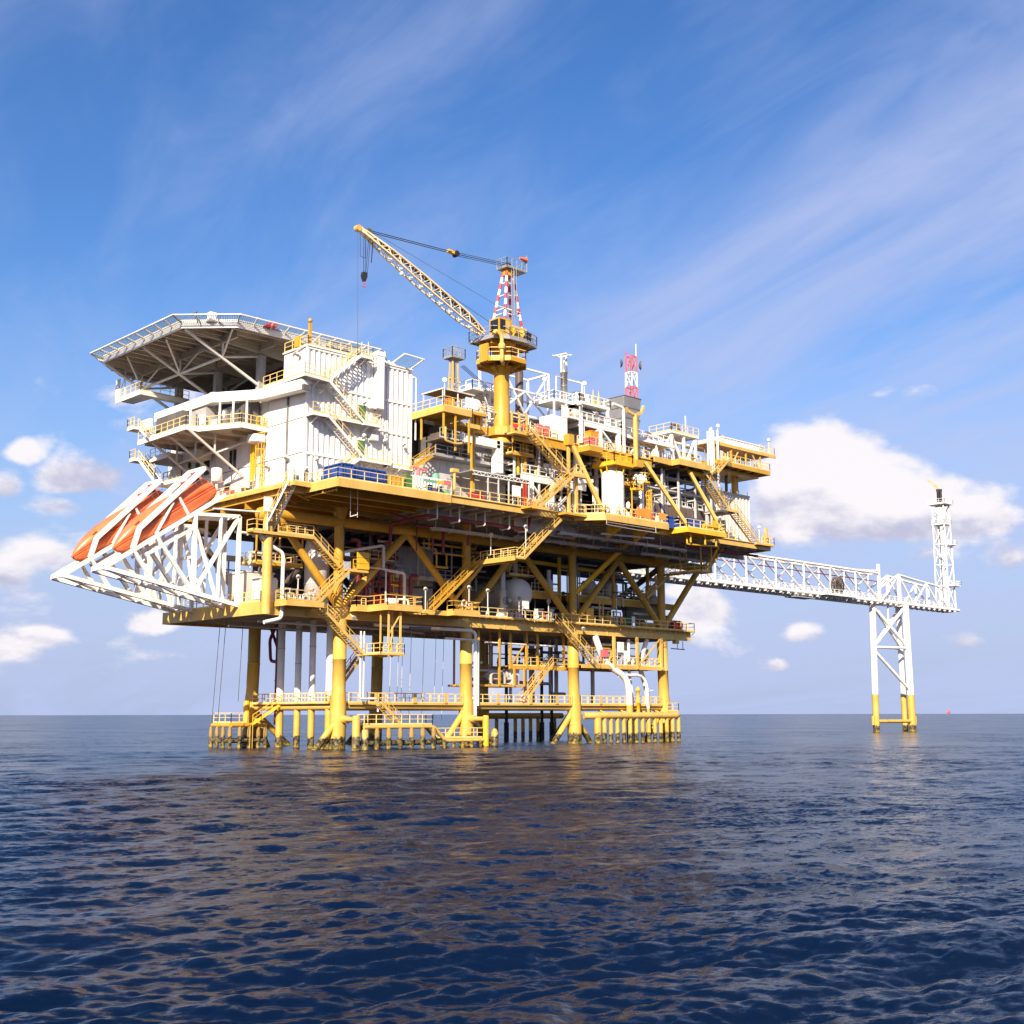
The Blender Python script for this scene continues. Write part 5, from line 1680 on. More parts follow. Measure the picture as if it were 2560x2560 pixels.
# roof details
mb = MB()
mb.bar((-.3, -2.6, 42.1), (-.3, -2.6, 42.9), .3)
mb.bar((-.3, -2.6, 42.9), (-.3, -2.6, 44.0), .08)
solo(mb, 'hook_ball', BRN, 'brown rope ball over the quarters roof at the end of the crane wire', 'hook')
mb = MB()
for (u, h) in ((3.2, 1.2), (3.6, 1.8), (1.3, 2.4), (.4, 2.2)):
    mb.bar((u, -2.4, 42.1), (u, -2.4, 42.1 + h), .05)
mb.lathe([(.25, 0), (.3, .5), (.1, .8)], (4.2, -2.4, 42.1), n=10)
mb.box(2.4, -3.2, 42.1, 4.6, -2.9, 42.5)
solo(mb, 'antenna_cluster', WHT, 'thin whip antennas on the right end of the quarters roof', 'antenna')
t = root('net_screen', 'small tilted netted frame on the right end of the quarters roof', 'frame', (5, -3.6, 42.1))
for p, q in (((4.2, -2.6, 42.4), (4.4, -5.0, 43.2)), ((7.0, -2.6, 42.3), (7.2, -5.0, 43.1)), ((4.4, -5, 43.2), (7.2, -5, 43.1)), ((4.2, -2.6, 42.4), (7, -2.6, 42.3))):
    MB().bar(p, q, .12).build('frame_bar', WHT, t)
mb = MB()
for s in range(1, 8):
    mb.bar((4.2 + 2.8 * s / 8, -2.6, 42.38), (4.4 + 2.8 * s / 8, -5, 43.17), .035, .02)
    mb.bar((4.2 + .2 * s / 8, -2.6 - 2.4 * s / 8, 42.4 + .8 * s / 8), (7 + .2 * s / 8, -2.6 - 2.4 * s / 8, 42.3 + .8 * s / 8), .035, .02)
mb.build('net_panel', PERF, t)
mb = MB()
mb.bar((-7.0, -3.2, 42.1), (-7.0, -3.2, 44.6), .28)
mb.sphere((-7.0, -3.2, 44.9), .25, 8, 6)
mb.box(-7.6, -2.0, 42.2, -7.2, -1.2, 43.4)
solo(mb, 'roof_post', YEL, 'yellow lamp post at the near roof corner of the quarters', 'post')

# ================================================================= lifeboat davits and lifeboats
def davit(dv, lab, far):
    """free-fall launching frame: two side frames 2.9 m apart"""
    t = root('lifeboat_davit', lab, 'davit', (-17, dv + 1.45, 14.9))
    for f, y in enumerate((dv, dv + 2.9)):
        def B(a, b, w=.34, name='frame_member'):
            MB().bar((a[0], y, a[1]), (b[0], y, b[1]), w, w, (0, 1, 0)).build(name, WHT, t)
        B((-10.3, 14.9), (-25.0, 17.7), .42, 'lower_chord')
        B((-25.0, 17.8), (-12.2, 26.4), .38, 'launch_rail')
        B((-22.3, 19.8), (-21.7, 21.9), .42, 'guide_arm')
        B((-21.7, 21.9), (-14.8, 28.9), .46, 'guide_arm')
        B((-15.6, 23.9), (-15.5, 15.9), .40, 'upright')
        B((-15.7, 24.0), (-10.4, 24.3), .36, 'top_member')
        B((-10.4, 24.3), (-10.4, 14.9), .36, 'upright')
        B((-22.2, 19.6), (-20.0, 16.8), .34)
        B((-19.9, 21.3), (-15.5, 15.9), .36)
        B((-20.9, 19.3), (-15.6, 22.6), .3)
        B((-15.5, 15.9), (-10.5, 24.2), .34)
        B((-15.4, 22.4), (-12.8, 15.3), .3)
        B((-12.6, 24.1), (-12.7, 15.3), .26)
        B((-18.15, 24.9), (-19.9, 21.5), .22, 'guide_post')
        B((-17.5, 25.5), (-16.4, 23.9), .24, 'guide_post')
    for (x, z) in ((-25.0, 17.7), (-22.4, 17.2), (-20.0, 16.8), (-15.5, 15.9), (-22.2, 19.5), (-15.6, 23.8), (-10.4, 24.3), (-15.5, 19.6), (-12.6, 15.4)):
        MB().bar((x, dv, z), (x, dv + 2.9, z), .26).build('cross_member', WHT, t)
    for (x, z) in ((-14.8, 28.9),):
        MB().bar((x, dv - .1, z), (x, dv + 3.0, z), .34).build('cross_member', WHT, t)
    for (a, b) in (((-20, 16.7), (-15.5, 15.8)), ((-15.5, 15.8), (-10.5, 14.9)), ((-25, 17.6), (-20, 16.7))):
        MB().bar((a[0], dv, a[1]), (b[0], dv + 2.9, b[1]), .2).build('cross_brace', WHT, t)
    MB().bar((-15.5, dv, 15.9), (-15.5, dv + 2.9, 23.8), .2).build('cross_brace', WHT, t)
    mb = MB()
    for k in range(3):
        y = dv + 1.0 + k * .45
        mb.bar((-16.0, y, 26.9 + k * .1), (-14.6, y, 29.1), .12)
    mb.bar((-16.2, dv + .8, 27.4), (-16.2, dv + 2.1, 27.4), .2)
    mb.build('release_gear', REDB, t)
    return t


davit(4.0, 'white launching frame of the nearer lifeboat, tied to the deck end', False)
davit(13.4, 'white launching frame of the farther lifeboat, further left', True)


def lifeboat(cv, lab):
    """enclosed free-fall boat lying bow down on a 34.7 degree rail"""
    th = math.atan2(26.4 - 17.8, -12.2 + 25.0)
    ex = V((-math.cos(th), 0, -math.sin(th)))     # towards the bow
    ez = V((-math.sin(th), 0, math.cos(th)))      # boat up
    org = V((-12.5, cv, 26.2)) + ez * .15         # stern keel
    t = root('lifeboat', lab, 'lifeboat', org)

    def W(x, y, z):
        return org + ex * x + V((0, y, 0)) + ez * z
    # hull stations: x, half beam, keel z, sheer z, top z
    ST = [(0.0, 1.05, .25, 1.15, 1.5), (.4, 1.22, .0, 1.2, 2.2), (1.6, 1.3, -.25, 1.2, 2.45), (3.0, 1.35, -.4, 1.2, 2.4), (5.0, 1.38, -.5, 1.2, 2.5), (7.0, 1.36, -.55, 1.18, 2.5), (8.8, 1.25, -.55, 1.1, 2.35), (10.2, 1.05, -.5, 1.02, 2.05), (11.3, .78, -.38, .95, 1.7), (12.1, .46, -.15, .88, 1.3), (12.6, .18, .25, .84, 1.0), (12.75, .06, .6, .82, .88)]
    low, up_ = [], []
    for x, b, k, s, tp in ST:
        low.append([W(x, yy * b, zz) for yy, zz in ((-1.0, s), (-1.0, s - .28), (-.92, k + (s - k) * .38), (-.62, k + (s - k) * .12), (-.14, k), (.14, k), (.62, k + (s - k) * .12), (.92, k + (s - k) * .38), (1.0, s - .28), (1.0, s))])
        up_.append([W(x, yy * b, zz) for yy, zz in ((.97, s + .02), (.93, s + (tp - s) * .45), (.72, s + (tp - s) * .82), (.35, tp), (-.35, tp), (-.72, s + (tp - s) * .82), (-.93, s + (tp - s) * .45), (-.97, s + .02))])
    MB().loft([r for r in low]).build('hull', ORG, t)
    MB().loft([r for r in up_]).build('canopy', ORG, t)
    mb = MB()
    for s in (-1, 1):
        for a, b in zip(ST, ST[1:]):
            mb.bar(W(a[0], s * (a[1] + .02), a[3]), W(b[0], s * (b[1] + .02), b[3]), .09, .12, ez)
    mb.build('rubbing_strake', ORG, t)
    tw = MB()
    A = [W(.5, -.75, 2.0), W(.5, .75, 2.0), W(2.9, .8, 2.2), W(2.9, -.8, 2.2)]
    Bt = [W(.8, -.55, 2.95), W(.8, .55, 2.95), W(2.1, .6, 2.95), W(2.1, -.6, 2.95)]
    tw.add(A + Bt, [(0, 1, 2, 3), (7, 6, 5, 4), (1, 0, 4, 5), (2, 1, 5, 6), (3, 2, 6, 7), (0, 3, 7, 4)])
    tower = tw.build('wheelhouse', ORG, t)
    for s in (-1, 1):
        for (x0, x1) in ((1.0, 1.55), (1.65, 2.2)):
            m_ = MB()
            q = [W(x0, s * .685, 2.45), W(x1 + .1, s * .70, 2.45), W(x1, s * .645, 2.85), W(x0, s * .625, 2.85)]
            m_.extr(q, V((0, s * .03, 0)))
            m_.build('window', GLASS, tower)
    m_ = MB().extr([W(2.72, -.55, 2.4), W(2.72, .55, 2.4), W(2.36, .5, 2.85), W(2.36, -.5, 2.85)], ex * .03)
    m_.build('window', GLASS, tower)
    for s in (-1, 1):
        MB().bar(W(9.4, s * .8, 2.03), W(10.0, s * .72, 1.88), .5, .04, ez).build('hatch', ORG, t)
    for s in (-1, 1):
        mb = MB()
        pts = [W(.1, s * .9, 1.5), W(.1, s * .95, 2.2), W(1.0, s * 1.0, 2.5), W(2.6, s * 1.15, 2.5)]
        for a, b in zip(pts, pts[1:]):
            mb.bar(a, b, .05)
        for x in (.5, 1.2, 1.9):
            mb.bar(W(x, s * 1.1, 1.9), W(x, s * 1.05, 2.5), .04)
        mb.build('grab_rail', WHTR, t)
    mb = MB()
    for x in (2.5, 4.5, 6.5):
        mb.bar(W(x, -.5, -.1), W(x, .5, -.1), .5, .25)
        for s in (-1, 1):
            mb.bar(W(x - .9, s * .9, .05), W(x + .9, s * .9, .05), .3, .3)
    mb.build('skid', GRYL, t)


lifeboat(5.45, 'nearer orange enclosed lifeboat, bow down on its white launching rails')
lifeboat(14.85, 'farther orange enclosed lifeboat, leftmost and lower in the picture')

# ================================================================= under the main deck: pipes, trays, hangers
def cable_tray(u0, u1, v, z, lab, w=.6, mat=CREAM, along='u'):
    t = root('cable_tray', lab, 'cable tray', ((u0 + u1) / 2, v, z))
    mb = MB()
    mb.box(u0, v - w / 2, z, u1, v - w / 2 + .06, z + .32)
    mb.box(u0, v + w / 2 - .06, z, u1, v + w / 2, z + .32)
    mb.build('side_rail', mat, t)
    mb = MB()
    for i in range(int((u1 - u0) / .5)):
        mb.box(u0 + .2 + i * .5, v - w / 2 + .06, z + .04, u0 + .32 + i * .5, v + w / 2 - .06, z + .1)
    mb.box(u0, v - w / 2 + .1, z + .1, u1, v + w / 2 - .1, z + .2)
    mb.build('rungs_and_cables', mat, t, 'stuff')
    mb = MB()
    for i in range(int((u1 - u0) / 2.6) + 1):
        mb.bar((u0 + .3 + i * 2.6, v - w / 2 - .04, z - .06), (u0 + .3 + i * 2.6, v - w / 2 - .04, 26.0 if z < 26 else z + 1.6), .07)
        mb.bar((u0 + .3 + i * 2.6, v - w / 2 - .1, z - .05), (u0 + .3 + i * 2.6, v + w / 2 + .1, z - .05), .09)
    mb.build('hanger', mat, t, 'stuff')


cable_tray(22, 58, -4.3, 24.3, 'long cream cable tray hung under the main deck, right half of the long side')
cable_tray(10, 24, -3.2, 24.2, 'shorter cream cable tray under the main deck above the second front leg')
cable_tray(26, 50, -7.6, 24.8, 'cream cable tray close under the deck edge below the white tank')
t = root('firewater_main', 'maroon firewater pipe on square hangers under the main deck edge', 'pipe', (12, -7.2, 25))
MB().pipe([(5.2, -.9, 22.4), (5.9, -.9, 22.4), (6.0, -.9, 24.7), (6.0, -7.2, 24.9), (21.3, -7.2, 24.9), (21.6, -7.2, 26.4)], .2, 10, .4).build('pipe', REDP, t)
MB().pipe([(6, -4, 24.9), (3.8, -3.6, 25.3)], .13, 8).build('branch', REDP, t)
for u in (6.8, 10.0, 13.8, 17.6, 20.4):
    mb = MB()
    for dv in (-.75, .75):
        mb.bar((u, -7.2 + dv, 24.55), (u, -7.2 + dv, 26.4), .13)
    mb.bar((u, -7.95, 24.55), (u, -6.45, 24.55), .13)
    mb.build('hanger', CREAM, t)
for i, (p, r_, mat, lab) in enumerate((
        ([(26, -7.3, 25.1), (33, -7.3, 25.1), (47, -7.8, 25.3), (66, -7.8, 25.6)], .17, REDP, 'maroon pipe under the right half of the main deck edge'),
        ([(34.0, -7.0, 23.7), (36.5, -7.2, 23.8), (41.3, -7.4, 23.9), (41.5, -7.4, 25.4)], .2, DKW, 'black hose pipe sagging under the main deck beside the yellow raking tube'),
        ([(31.5, -9.5, 25.2), (40.5, -10.2, 25.4)], .12, WHT, 'thin white pipe under the tank platform'),
        ([(8, -2.6, 24.6), (16, -2.6, 24.6), (16, -2.6, 23.0)], .16, REDP, 'maroon branch pipe behind the square hangers'),
        ([(11.5, -1.6, 23.5), (11.5, -1.6, 21.6)], .16, REDP, 'short maroon drop pipe left of the second front leg'),
        ([(13.1, -1.6, 24.5), (13.1, -1.6, 21.8)], .2, REDP, 'second short maroon drop pipe near the second front leg'),
        ([(9.8, -.8, 26), (9.8, -.8, 22.0)], .09, REDP, 'thin maroon drop pipe at the first truss apex'),
        ([(45.5, -11.5, 25.9), (45.5, -11.5, 25.0), (52.8, -11.0, 25.4), (52.8, -9.0, 22.6)], .12, YELB, 'yellow pipe bent under the blue container bay'),
        ([(-9.8, -.3, 24.3), (-16.0, -.2, 24.0)], .1, WHTR, 'pale pipe towards the lifeboat frames under the deck'),
        ([(5, .6, 13.45), (18.3, -.75, 13.3), (18.9, -.75, 13.0), (18.9, -.75, 3.2)], .2, WHT, 'white pipe down the second front leg to the sea'),
        ([(14.6, -.3, 12.3), (19.35, -.75, 12.2), (19.35, -.75, 4.6)], .13, WHTR, 'thinner white pipe beside the white pipe on the second front leg'),
        ([(1.9, -1.2, 12.5), (1.9, -1.2, 5.3), (4.2, -1.4, 5.3), (4.2, -1.4, 3.9)], .11, WHT, 'white hose pipes by the front corner leg down to the boat landing'),
        ([(2.35, -1.2, 12.5), (2.35, -1.2, 5.4)], .09, WHT, 'thin white pipe right beside the white hose pipe at the corner leg'),
        ([(-9, 2, 13.2), (10, 2, 13.1), (14, 3, 13.0)], .13, GRYL, 'grey pipe along the underside of the lower deck, left part'),
        ([(-9.5, 7, 13.0), (16, 7, 12.9)], .1, GRYL, 'second grey pipe along the lower deck underside'),
        ([(16, 1.6, 12.6), (22, 1.4, 12.6), (22, 1.4, 12.0), (31, 1.4, 12.3), (31, 1.4, 13)], .1, REDP, 'thin maroon pipe under the lower deck above the low basket'),
        ([(22, 1.0, 12.2), (34, 1.0, 12.1)], .12, WHTR, 'pale pipe under the lower deck near the third leg'),
        ([(19.5, 2.2, 9.6), (22.6, 2.2, 9.8)], .16, GRYL, 'short grey pipe end at the low basket'),
        ([(7.2, -3.0, 12.9), (11.2, -3.2, 13.0)], .26, BRN, 'open ended brown overflow pipe under the hose platform'))):
    mb = MB().pipe(p, r_, 10, r_ * 2.5)
    solo(mb, 'pipe', mat, lab, 'pipe')
# ---- dense background pipework, shared labels where nothing tells it apart
def pipework(n, u, v, z, seed, mats, lab, grp, rr=(.06, .2), up=.45):
    rnd = random.Random(seed)
    for i in range(n):
        x, y, h = rnd.uniform(*u), rnd.uniform(*v), rnd.uniform(*z)
        r_ = rnd.uniform(*rr)
        L1 = rnd.uniform(2.5, 8)
        pts = [(x, y, h)]
        k = rnd.random()
        if k < up:
            pts = [(x, y, z[0]), (x, y, h)]
            if rnd.random() < .7:
                pts += [(min(x + L1 * .5, u[1]), y, h)]
                if rnd.random() < .6:
                    pts += [(min(x + L1 * .5, u[1]), y, max(z[0], h - rnd.uniform(.8, 3)))]
        else:
            x1 = min(u[1], x + L1)
            pts = [(x, y, h), (x1, y, h)]
            d = rnd.uniform(-1.6, 1.6)
            if rnd.random() < .6:
                pts += [(x1, y, min(max(h + d, z[0]), z[1]))]
            if rnd.random() < .4:
                pts += [(x1, min(v[1], y + 1.5), pts[-1][2])]
        q = [pts[0]]
        for p_ in pts[1:]:
            if (V(p_) - V(q[-1])).length > .3:
                q.append(p_)
        if len(q) < 2:
            continue
        mb = MB().pipe(q, r_, 7, r_ * 2.4)
        if rnd.random() < .5:
            a, b = V(q[0]), V(q[1])
            mb.lathe([(r_ * 1.7, -.1), (r_ * 1.7, .1)], a + (b - a) * .5, (b - a), 8)
        solo(mb, 'process_pipe', rnd.choice(mats), lab, 'pipe', grp)


pipework(46, (20.5, 34), (-7.8, 3.0), (27.2, 35.0), 3, [GRYL, GALV, WHTR, GRY, CREAM, STEEL], 'process pipe in the open bay between main and upper deck, left of the white tank', 'process pipes left of the white tank')
pipework(46, (37, 56), (-6.5, 4.0), (30.2, 35.0), 4, [GRYL, GALV, GRY, CREAM, STEEL], 'process pipe under the upper deck, right of the white tank', 'process pipes right of the white tank')
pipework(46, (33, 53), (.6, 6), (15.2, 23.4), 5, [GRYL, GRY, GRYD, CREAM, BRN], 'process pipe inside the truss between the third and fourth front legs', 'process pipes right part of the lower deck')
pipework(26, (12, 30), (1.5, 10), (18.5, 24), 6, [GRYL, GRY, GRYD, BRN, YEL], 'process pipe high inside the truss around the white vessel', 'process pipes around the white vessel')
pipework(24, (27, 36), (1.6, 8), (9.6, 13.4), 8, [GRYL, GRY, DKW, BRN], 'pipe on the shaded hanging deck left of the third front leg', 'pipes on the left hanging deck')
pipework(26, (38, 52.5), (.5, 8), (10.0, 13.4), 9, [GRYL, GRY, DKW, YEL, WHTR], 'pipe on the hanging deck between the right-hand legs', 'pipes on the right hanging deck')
pipework(14, (-9, 1), (3, 14), (19, 24.5), 10, [GRYL, GRY, BRN, WHTR], 'pipe under the living quarters at the left end', 'pipes under the quarters')
pipework(14, (22, 28), (1.4, 4.5), (7.3, 9.3), 12, [GRYL, GRY, CREAM], 'pipe in the low hanging basket', 'pipes in the low basket')
pipework(34, (11, 33), (-7.5, 6), (36.1, 40.0), 13, [WHTR, GRYL, GALV, CREAM, YEL], 'pipe on the upper deck around the crane pedestal', 'pipes on the upper deck near the crane')
pipework(40, (29, 47), (-7.5, 0), (36.1, 40.5), 14, [WHTR, GRYL, GALV, STEEL, CREAM], 'pipe among the white frames on the upper deck, right of the exhaust stack', 'pipes among the white frames')
pipework(30, (46, 58), (-7, 1), (36.6, 40.0), 15, [WHTR, GRYL, STEEL, CREAM, YEL], 'pipe under the white topped platform at upper right', 'pipes at the upper right')
pipework(22, (2, 9.5), (1.2, 9), (15.4, 23.5), 16, [REDP, REDP, GRYL, BRN], 'deluge or drain pipe behind the maroon pipes, in shade', 'pipes behind the maroon pipes')

# added rear walls, black to stand for shade inside the main deck level
for (u0, u1, v, z0, z1, lab) in ((7.5, 34, 4.5, 27.0, 35.6, 'added black wall for the deep shade behind the pipework left of the white tank'), (34, 56, 5.5, 27.0, 35.6, 'added black wall for the deep shade right of the white tank')):  # 
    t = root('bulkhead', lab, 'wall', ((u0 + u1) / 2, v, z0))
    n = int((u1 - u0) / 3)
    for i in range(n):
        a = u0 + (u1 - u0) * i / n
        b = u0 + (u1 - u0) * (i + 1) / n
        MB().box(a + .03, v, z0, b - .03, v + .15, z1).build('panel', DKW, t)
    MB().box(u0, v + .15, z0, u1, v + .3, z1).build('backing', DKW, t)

# ================================================================= middle module on the main deck
mm = root('module_building', 'grey two storey clad building in the middle, right of the quarters', 'building', (13, -3, ZM))
MB().box(7.6, -4.9, ZM, 19.8, 3, 31.95).build('lower_core', GRYL, mm)
MB().box(14.6, -4.3, 32.2, 20.4, 3, 35.6).build('upper_core', GRYL, mm)
for i in range(12):
    a = 7.6 + i * 1.016
    MB().box(a + .02, -4.98, ZM + .05, a + .99, -4.9, 31.9).build('wall_panel', GRYL, mm)
for i in range(6):
    a = 14.6 + i * .966
    MB().box(a + .02, -4.38, 32.25, a + .94, -4.3, 35.5).build('wall_panel', GRYL, mm)
    MB().box(a + .42, -4.43, 32.25, a + .52, -4.38, 35.5).build('rib', GRYL, mm)
MB().box(10.6, -5.06, ZM, 12.9, -4.98, 29.9).build('door', GALV, mm)
MB().box(7.5, -6.4, 31.95, 16.6, -4.2, 32.15).build('walkway_roof', GALV, mm)
railing(mm, GALV, [[(7.9, -6.3, 32.15), (16.6, -6.3, 32.15)]], sp=1.7, w=.08)
railing(mm, WHTR, [[(14.6, -5.2, 32.15), (14.6, -4.4, 32.15)]], sp=1.0, w=.06)
flight(mm, (5.2, -6.2, 30.3), (7.9, -6.2, 32.1), (0, 1, 0), 1.0, YEL)
t = root('air_duct', 'white box duct bending down the front of the grey middle building', 'duct', (16, -5, 31.5))
MB().bar((11.4, -7.0, 34.3), (16.6, -7.0, 34.3), .95, .95).build('duct_length', WHT, t)
MB().bar((16.6, -7.0, 34.7), (16.6, -7.0, 31.0), .95, .95).build('duct_length', WHT, t)
MB().lathe([(.62, -.5), (.62, .5)], (11.3, -6.6, 34.3), n=16).build('duct_elbow', WHT, t)
for z in (32.2, 33.2, 34.2):
    MB().box(16.08, -7.52, z, 17.12, -6.48, z + .08).build('duct_flange', WHT, t)
for u in (12.6, 14.0, 15.4):
    MB().box(u, -7.52, 33.78, u + .08, -6.48, 34.82).build('duct_flange', WHT, t)
t = root('generator_box', 'dark grey louvred machine box behind the galvanised walkway railing', 'machine', (11, -4.4, 32.2))
MB().box(8.6, -4.9, 32.2, 11.9, -2.6, 34.6).build('body', GRYD, t)
for i in range(4):
    MB().box(8.65 + i * .82, -4.97, 32.3, 9.4 + i * .82, -4.9, 34.5).build('panel', GRYD, t)
MB().extr([(9.4, -4.6, 34.6), (11.2, -4.6, 34.6), (10.9, -4.6, 35.6), (9.7, -4.6, 36.0)], (0, 1.6, 0)).build('hood', GRYD, t)
MB().box(11.9, -4.7, 33.4, 13.4, -3.2, 34.4).build('side_box', GALV, t)
t = root('canopy', 'grey truss edged canopy on posts along the deck edge below the middle building', 'canopy', (15, -7.3, ZM))
MB().box(11.0, -9.0, 30.32, 20.0, -5.1, 30.40).build('roof_sheet', GALV, t)
for z in (29.9, 30.3):
    MB().bar((11.0, -9.0, z), (20.0, -9.0, z), .09).build('truss_chord', WHTR, t)
for i in range(18):
    a = 11.0 + i * .5
    MB().bar((a, -9.0, 29.9 if i % 2 else 30.3), (a + .5, -9.0, 30.3 if i % 2 else 29.9), .06).build('lattice_bar', WHTR, t)
for u in (13.4, 15.0, 16.6, 19.8):
    MB().tube((u, -8.9, ZM), (u, -8.9, 30.0), .13, 10).build('post', GALV, t)
mb = MB().box(17.0, -9.1, 28.2, 18.3, -9.03, 29.4)
mb.bar((17.05, -9.06, ZM), (17.05, -9.06, 29.4), .07)
mb.bar((18.25, -9.06, ZM), (18.25, -9.06, 29.4), .07)
solo(mb, 'notice_board', WHT, 'blank white notice board on the railing under the grey canopy', 'sign')
mb = MB().box(2.2, -9.45, 27.9, 7.4, -9.36, 28.0)
t = root('banner_board', 'long framed board with orange and red panels on the corner platform railing', 'sign', (6, -9.5, 27.2))
MB().box(3.6, -9.52, 28.05, 5.4, -9.44, 28.35).build('panel', GRNL, t)
MB().box(5.4, -9.52, 28.05, 6.4, -9.44, 28.4).build('panel', YELB, t)
MB().box(6.4, -9.52, 28.05, 7.4, -9.44, 28.5).build('panel', PINK, t)
MB().bar((3.5, -9.48, 28.4), (7.45, -9.48, 28.62), .07).build('frame_bar', WHT, t)
MB().bar((7.45, -9.48, 27.0), (7.45, -9.48, 28.62), .07).build('frame_bar', WHT, t)
for (u, v, mat, lab) in ((4.4, -8.6, WHT, 'white steel drum on the corner platform next to the framed board'), (4.9, -8.9, BLU, 'blue steel drum left of the white and purple drums'), (6.3, -8.9, BLU, 'rightmost blue drum by the framed board'), (5.6, -8.4, GALV, 'grey steel drum between the two blue drums')):
    drum(u, v, ZM, mat, lab)
mb = MB()
mb.lathe([(.1, 0), (.55, .1), (.55, 2.6), (.1, 2.8)], (7.5, -6.8, 27.6), (1, 0, 0), 14)
mb.lathe([(.1, 0), (.4, .05), (.4, 2.5), (.1, 2.7)], (7.0, -7.4, ZM), n=12)
mb.box(6.6, -7.3, ZM, 10.4, -6.3, ZM + .35)
solo(mb, 'green_skid', GRNL, 'pale green compressor tanks on a skid left of the grey roller door', 'skid')
mb = MB()
mb.pipe([(4.6, -6.4, 30.2), (6.4, -6.6, 30.0)], .14, 8)
mb.tube((5.3, -6.5, ZM), (5.3, -6.5, 30.1), .2, 10)
solo(mb, 'standpipe', PINK, 'faded red standpipe beside the curved white rail at the quarters end', 'pipe')
mb = MB()
mb.tube((8.6, -8.7, ZM), (8.6, -8.7, 30.0), .16, 10)
mb.box(8.2, -8.9, 29.8, 9.1, -8.4, 30.2)
solo(mb, 'davit_post', YEL_LIT, 'pale yellow post with lamp head right of the green tanks', 'post')
for (u, lab, mat) in ((11.0, 'bright red box on the deck edge, left of two', REDB), (12.0, 'bright red box on the deck edge, right of two', REDB)):
    mb = MB().box(u, -8.9, ZM, u + .85, -8.2, ZM + .8)
    mb.box(u - .04, -8.94, ZM + .8, u + .89, -8.16, ZM + .88)
    solo(mb, 'red_box', mat, lab, 'box')
mb = MB().box(19.8, -8.8, ZM, 21.0, -7.9, ZM + 1.0)
for k in range(3):
    mb.box(19.75, -8.84, ZM + .1 + k * .32, 21.05, -8.8, ZM + .3 + k * .32)
solo(mb, 'orange_crate', ORGS, 'orange crate at the foot of the stair beside the white truss post', 'crate')
mb = MB()
for u in (18.9, 19.3):
    mb.bar((u, -8.95, ZM), (u, -8.95, 30.0), .1)
for k in range(9):
    mb.bar((18.9, -8.95, ZM + .3 + k * .32), (19.3, -8.95, ZM + .3 + k * .32), .05)
solo(mb, 'vertical_ladder', REDB, 'small red ladder right of the white notice board', 'ladder')
mb = MB()
rail(mb, [(7.6, -9.2, ZM), (23.6, -9.2, ZM)], w=.07)
rail(mb, [(54.5, -9.2, ZM), (59.0, -9.2, ZM)], w=.07)
rail(mb, [(65.2, -9.2, ZM), (66.8, -9.2, ZM), (66.8, -4, ZM)], w=.07)
mb.build('railing', RLY, md, 'stuff')
solo(MB().bar((66.6, -9, ZM), (66.6, -9, 29.5), .3), 'end_post', YEL_LIT, 'thick yellow post at the far right corner of the main deck', 'post')
solo(MB().bar((65.9, -9, ZM), (65.9, -9, 28.6), .2), 'end_post', YEL_LIT, 'thinner shorter yellow post beside the corner post of the main deck', 'post')
solo(MB().sphere((64.6, -9.2, 29.4), .25, 8, 5).bar((64.6, -9.2, ZM), (64.6, -9.2, 29.3), .08), 'lamp_post', WHTR, 'round lamp on a thin pole at the foot of the right outside stair', 'lamp post')

# ---- front white truss and intermediate gallery, u 19..30
ga = root('pipe_gallery', 'white steel gallery with posts and railing between the long stairs', 'gallery', (24, -7.6, ZM))
MB().box(19.6, -8.0, 30.5, 30.5, -7.75, 31.2).build('beam', WHTR, ga)
MB().box(19.6, -8.0, 31.2, 30.5, -5.5, 31.3).build('grating', GALV, ga)
for u in (21.2, 24.6, 28.4):
    MB().bar((u, -7.9, ZM), (u, -7.9, 30.5), .42).build('post', WHT, ga)
for a, b in (((21.2, 30.3), (24.4, 27.2)), ((24.6, 27.2), (28.2, 30.3))):
    MB().bar((a[0], -7.9, a[1]), (b[0], -7.9, b[1]), .2).build('diagonal', WHT, ga)
railing(ga, WHTR, [[(19.6, -7.9, 31.3), (30.5, -7.9, 31.3)]], sp=1.4, w=.09)
for (u, z) in ((19.9, 31.3), (20.8, 31.3), (22.8, 31.3), (23.4, 31.3)):
    mb = MB()
    mb.lathe([(.12, 0), (.2, .05), (.2, .8), (.1, 1.0), (.16, 1.05), (.2, 1.6), (.05, 2.4)], (u, -7.0, z), n=10)
    solo(mb, 'relief_valve', YELB if u < 22 else YEL_LIT, 'yellow topped relief valve standing on the white gallery', 'valve', 'yellow relief valves on the gallery')
for k, (u, v, h) in enumerate(((22.6, -6.4, 1.7), (25.6, -6.6, 2.2), (26.9, -6.2, 1.8))):
    mb = MB().lathe([(.1, 0), (.55, .05), (.55, h), (.1, h + .25)], (u, v, ZM), n=14)
    mb.tube((u, v, ZM + h), (u, v, ZM + h + 1), .1, 8)
    solo(mb, 'filter_pot', WHTR, 'white filter pot on the main deck beneath the gallery', 'vessel', 'filter pots beneath the gallery')
wt_ = root('white_truss', 'white steel truss bay behind the yellow raking brace left of the white tank', 'truss', (31, -7.8, ZM))
for p, q, w in (((28.6, -8, 35.2), (28.6, -8, 31.4), .36), ((28.8, -8, 35.0), (32.0, -8, 30.6), .3), ((28.8, -8, 31.4), (31.6, -8, 31.9), .4), ((30.4, -8, 33.2), (28.8, -8, 31.6), .26), ((31.9, -8, 31.2), (31.9, -8, 29), .3)):
    MB().bar(p, q, w).build('member', WHT, wt_)

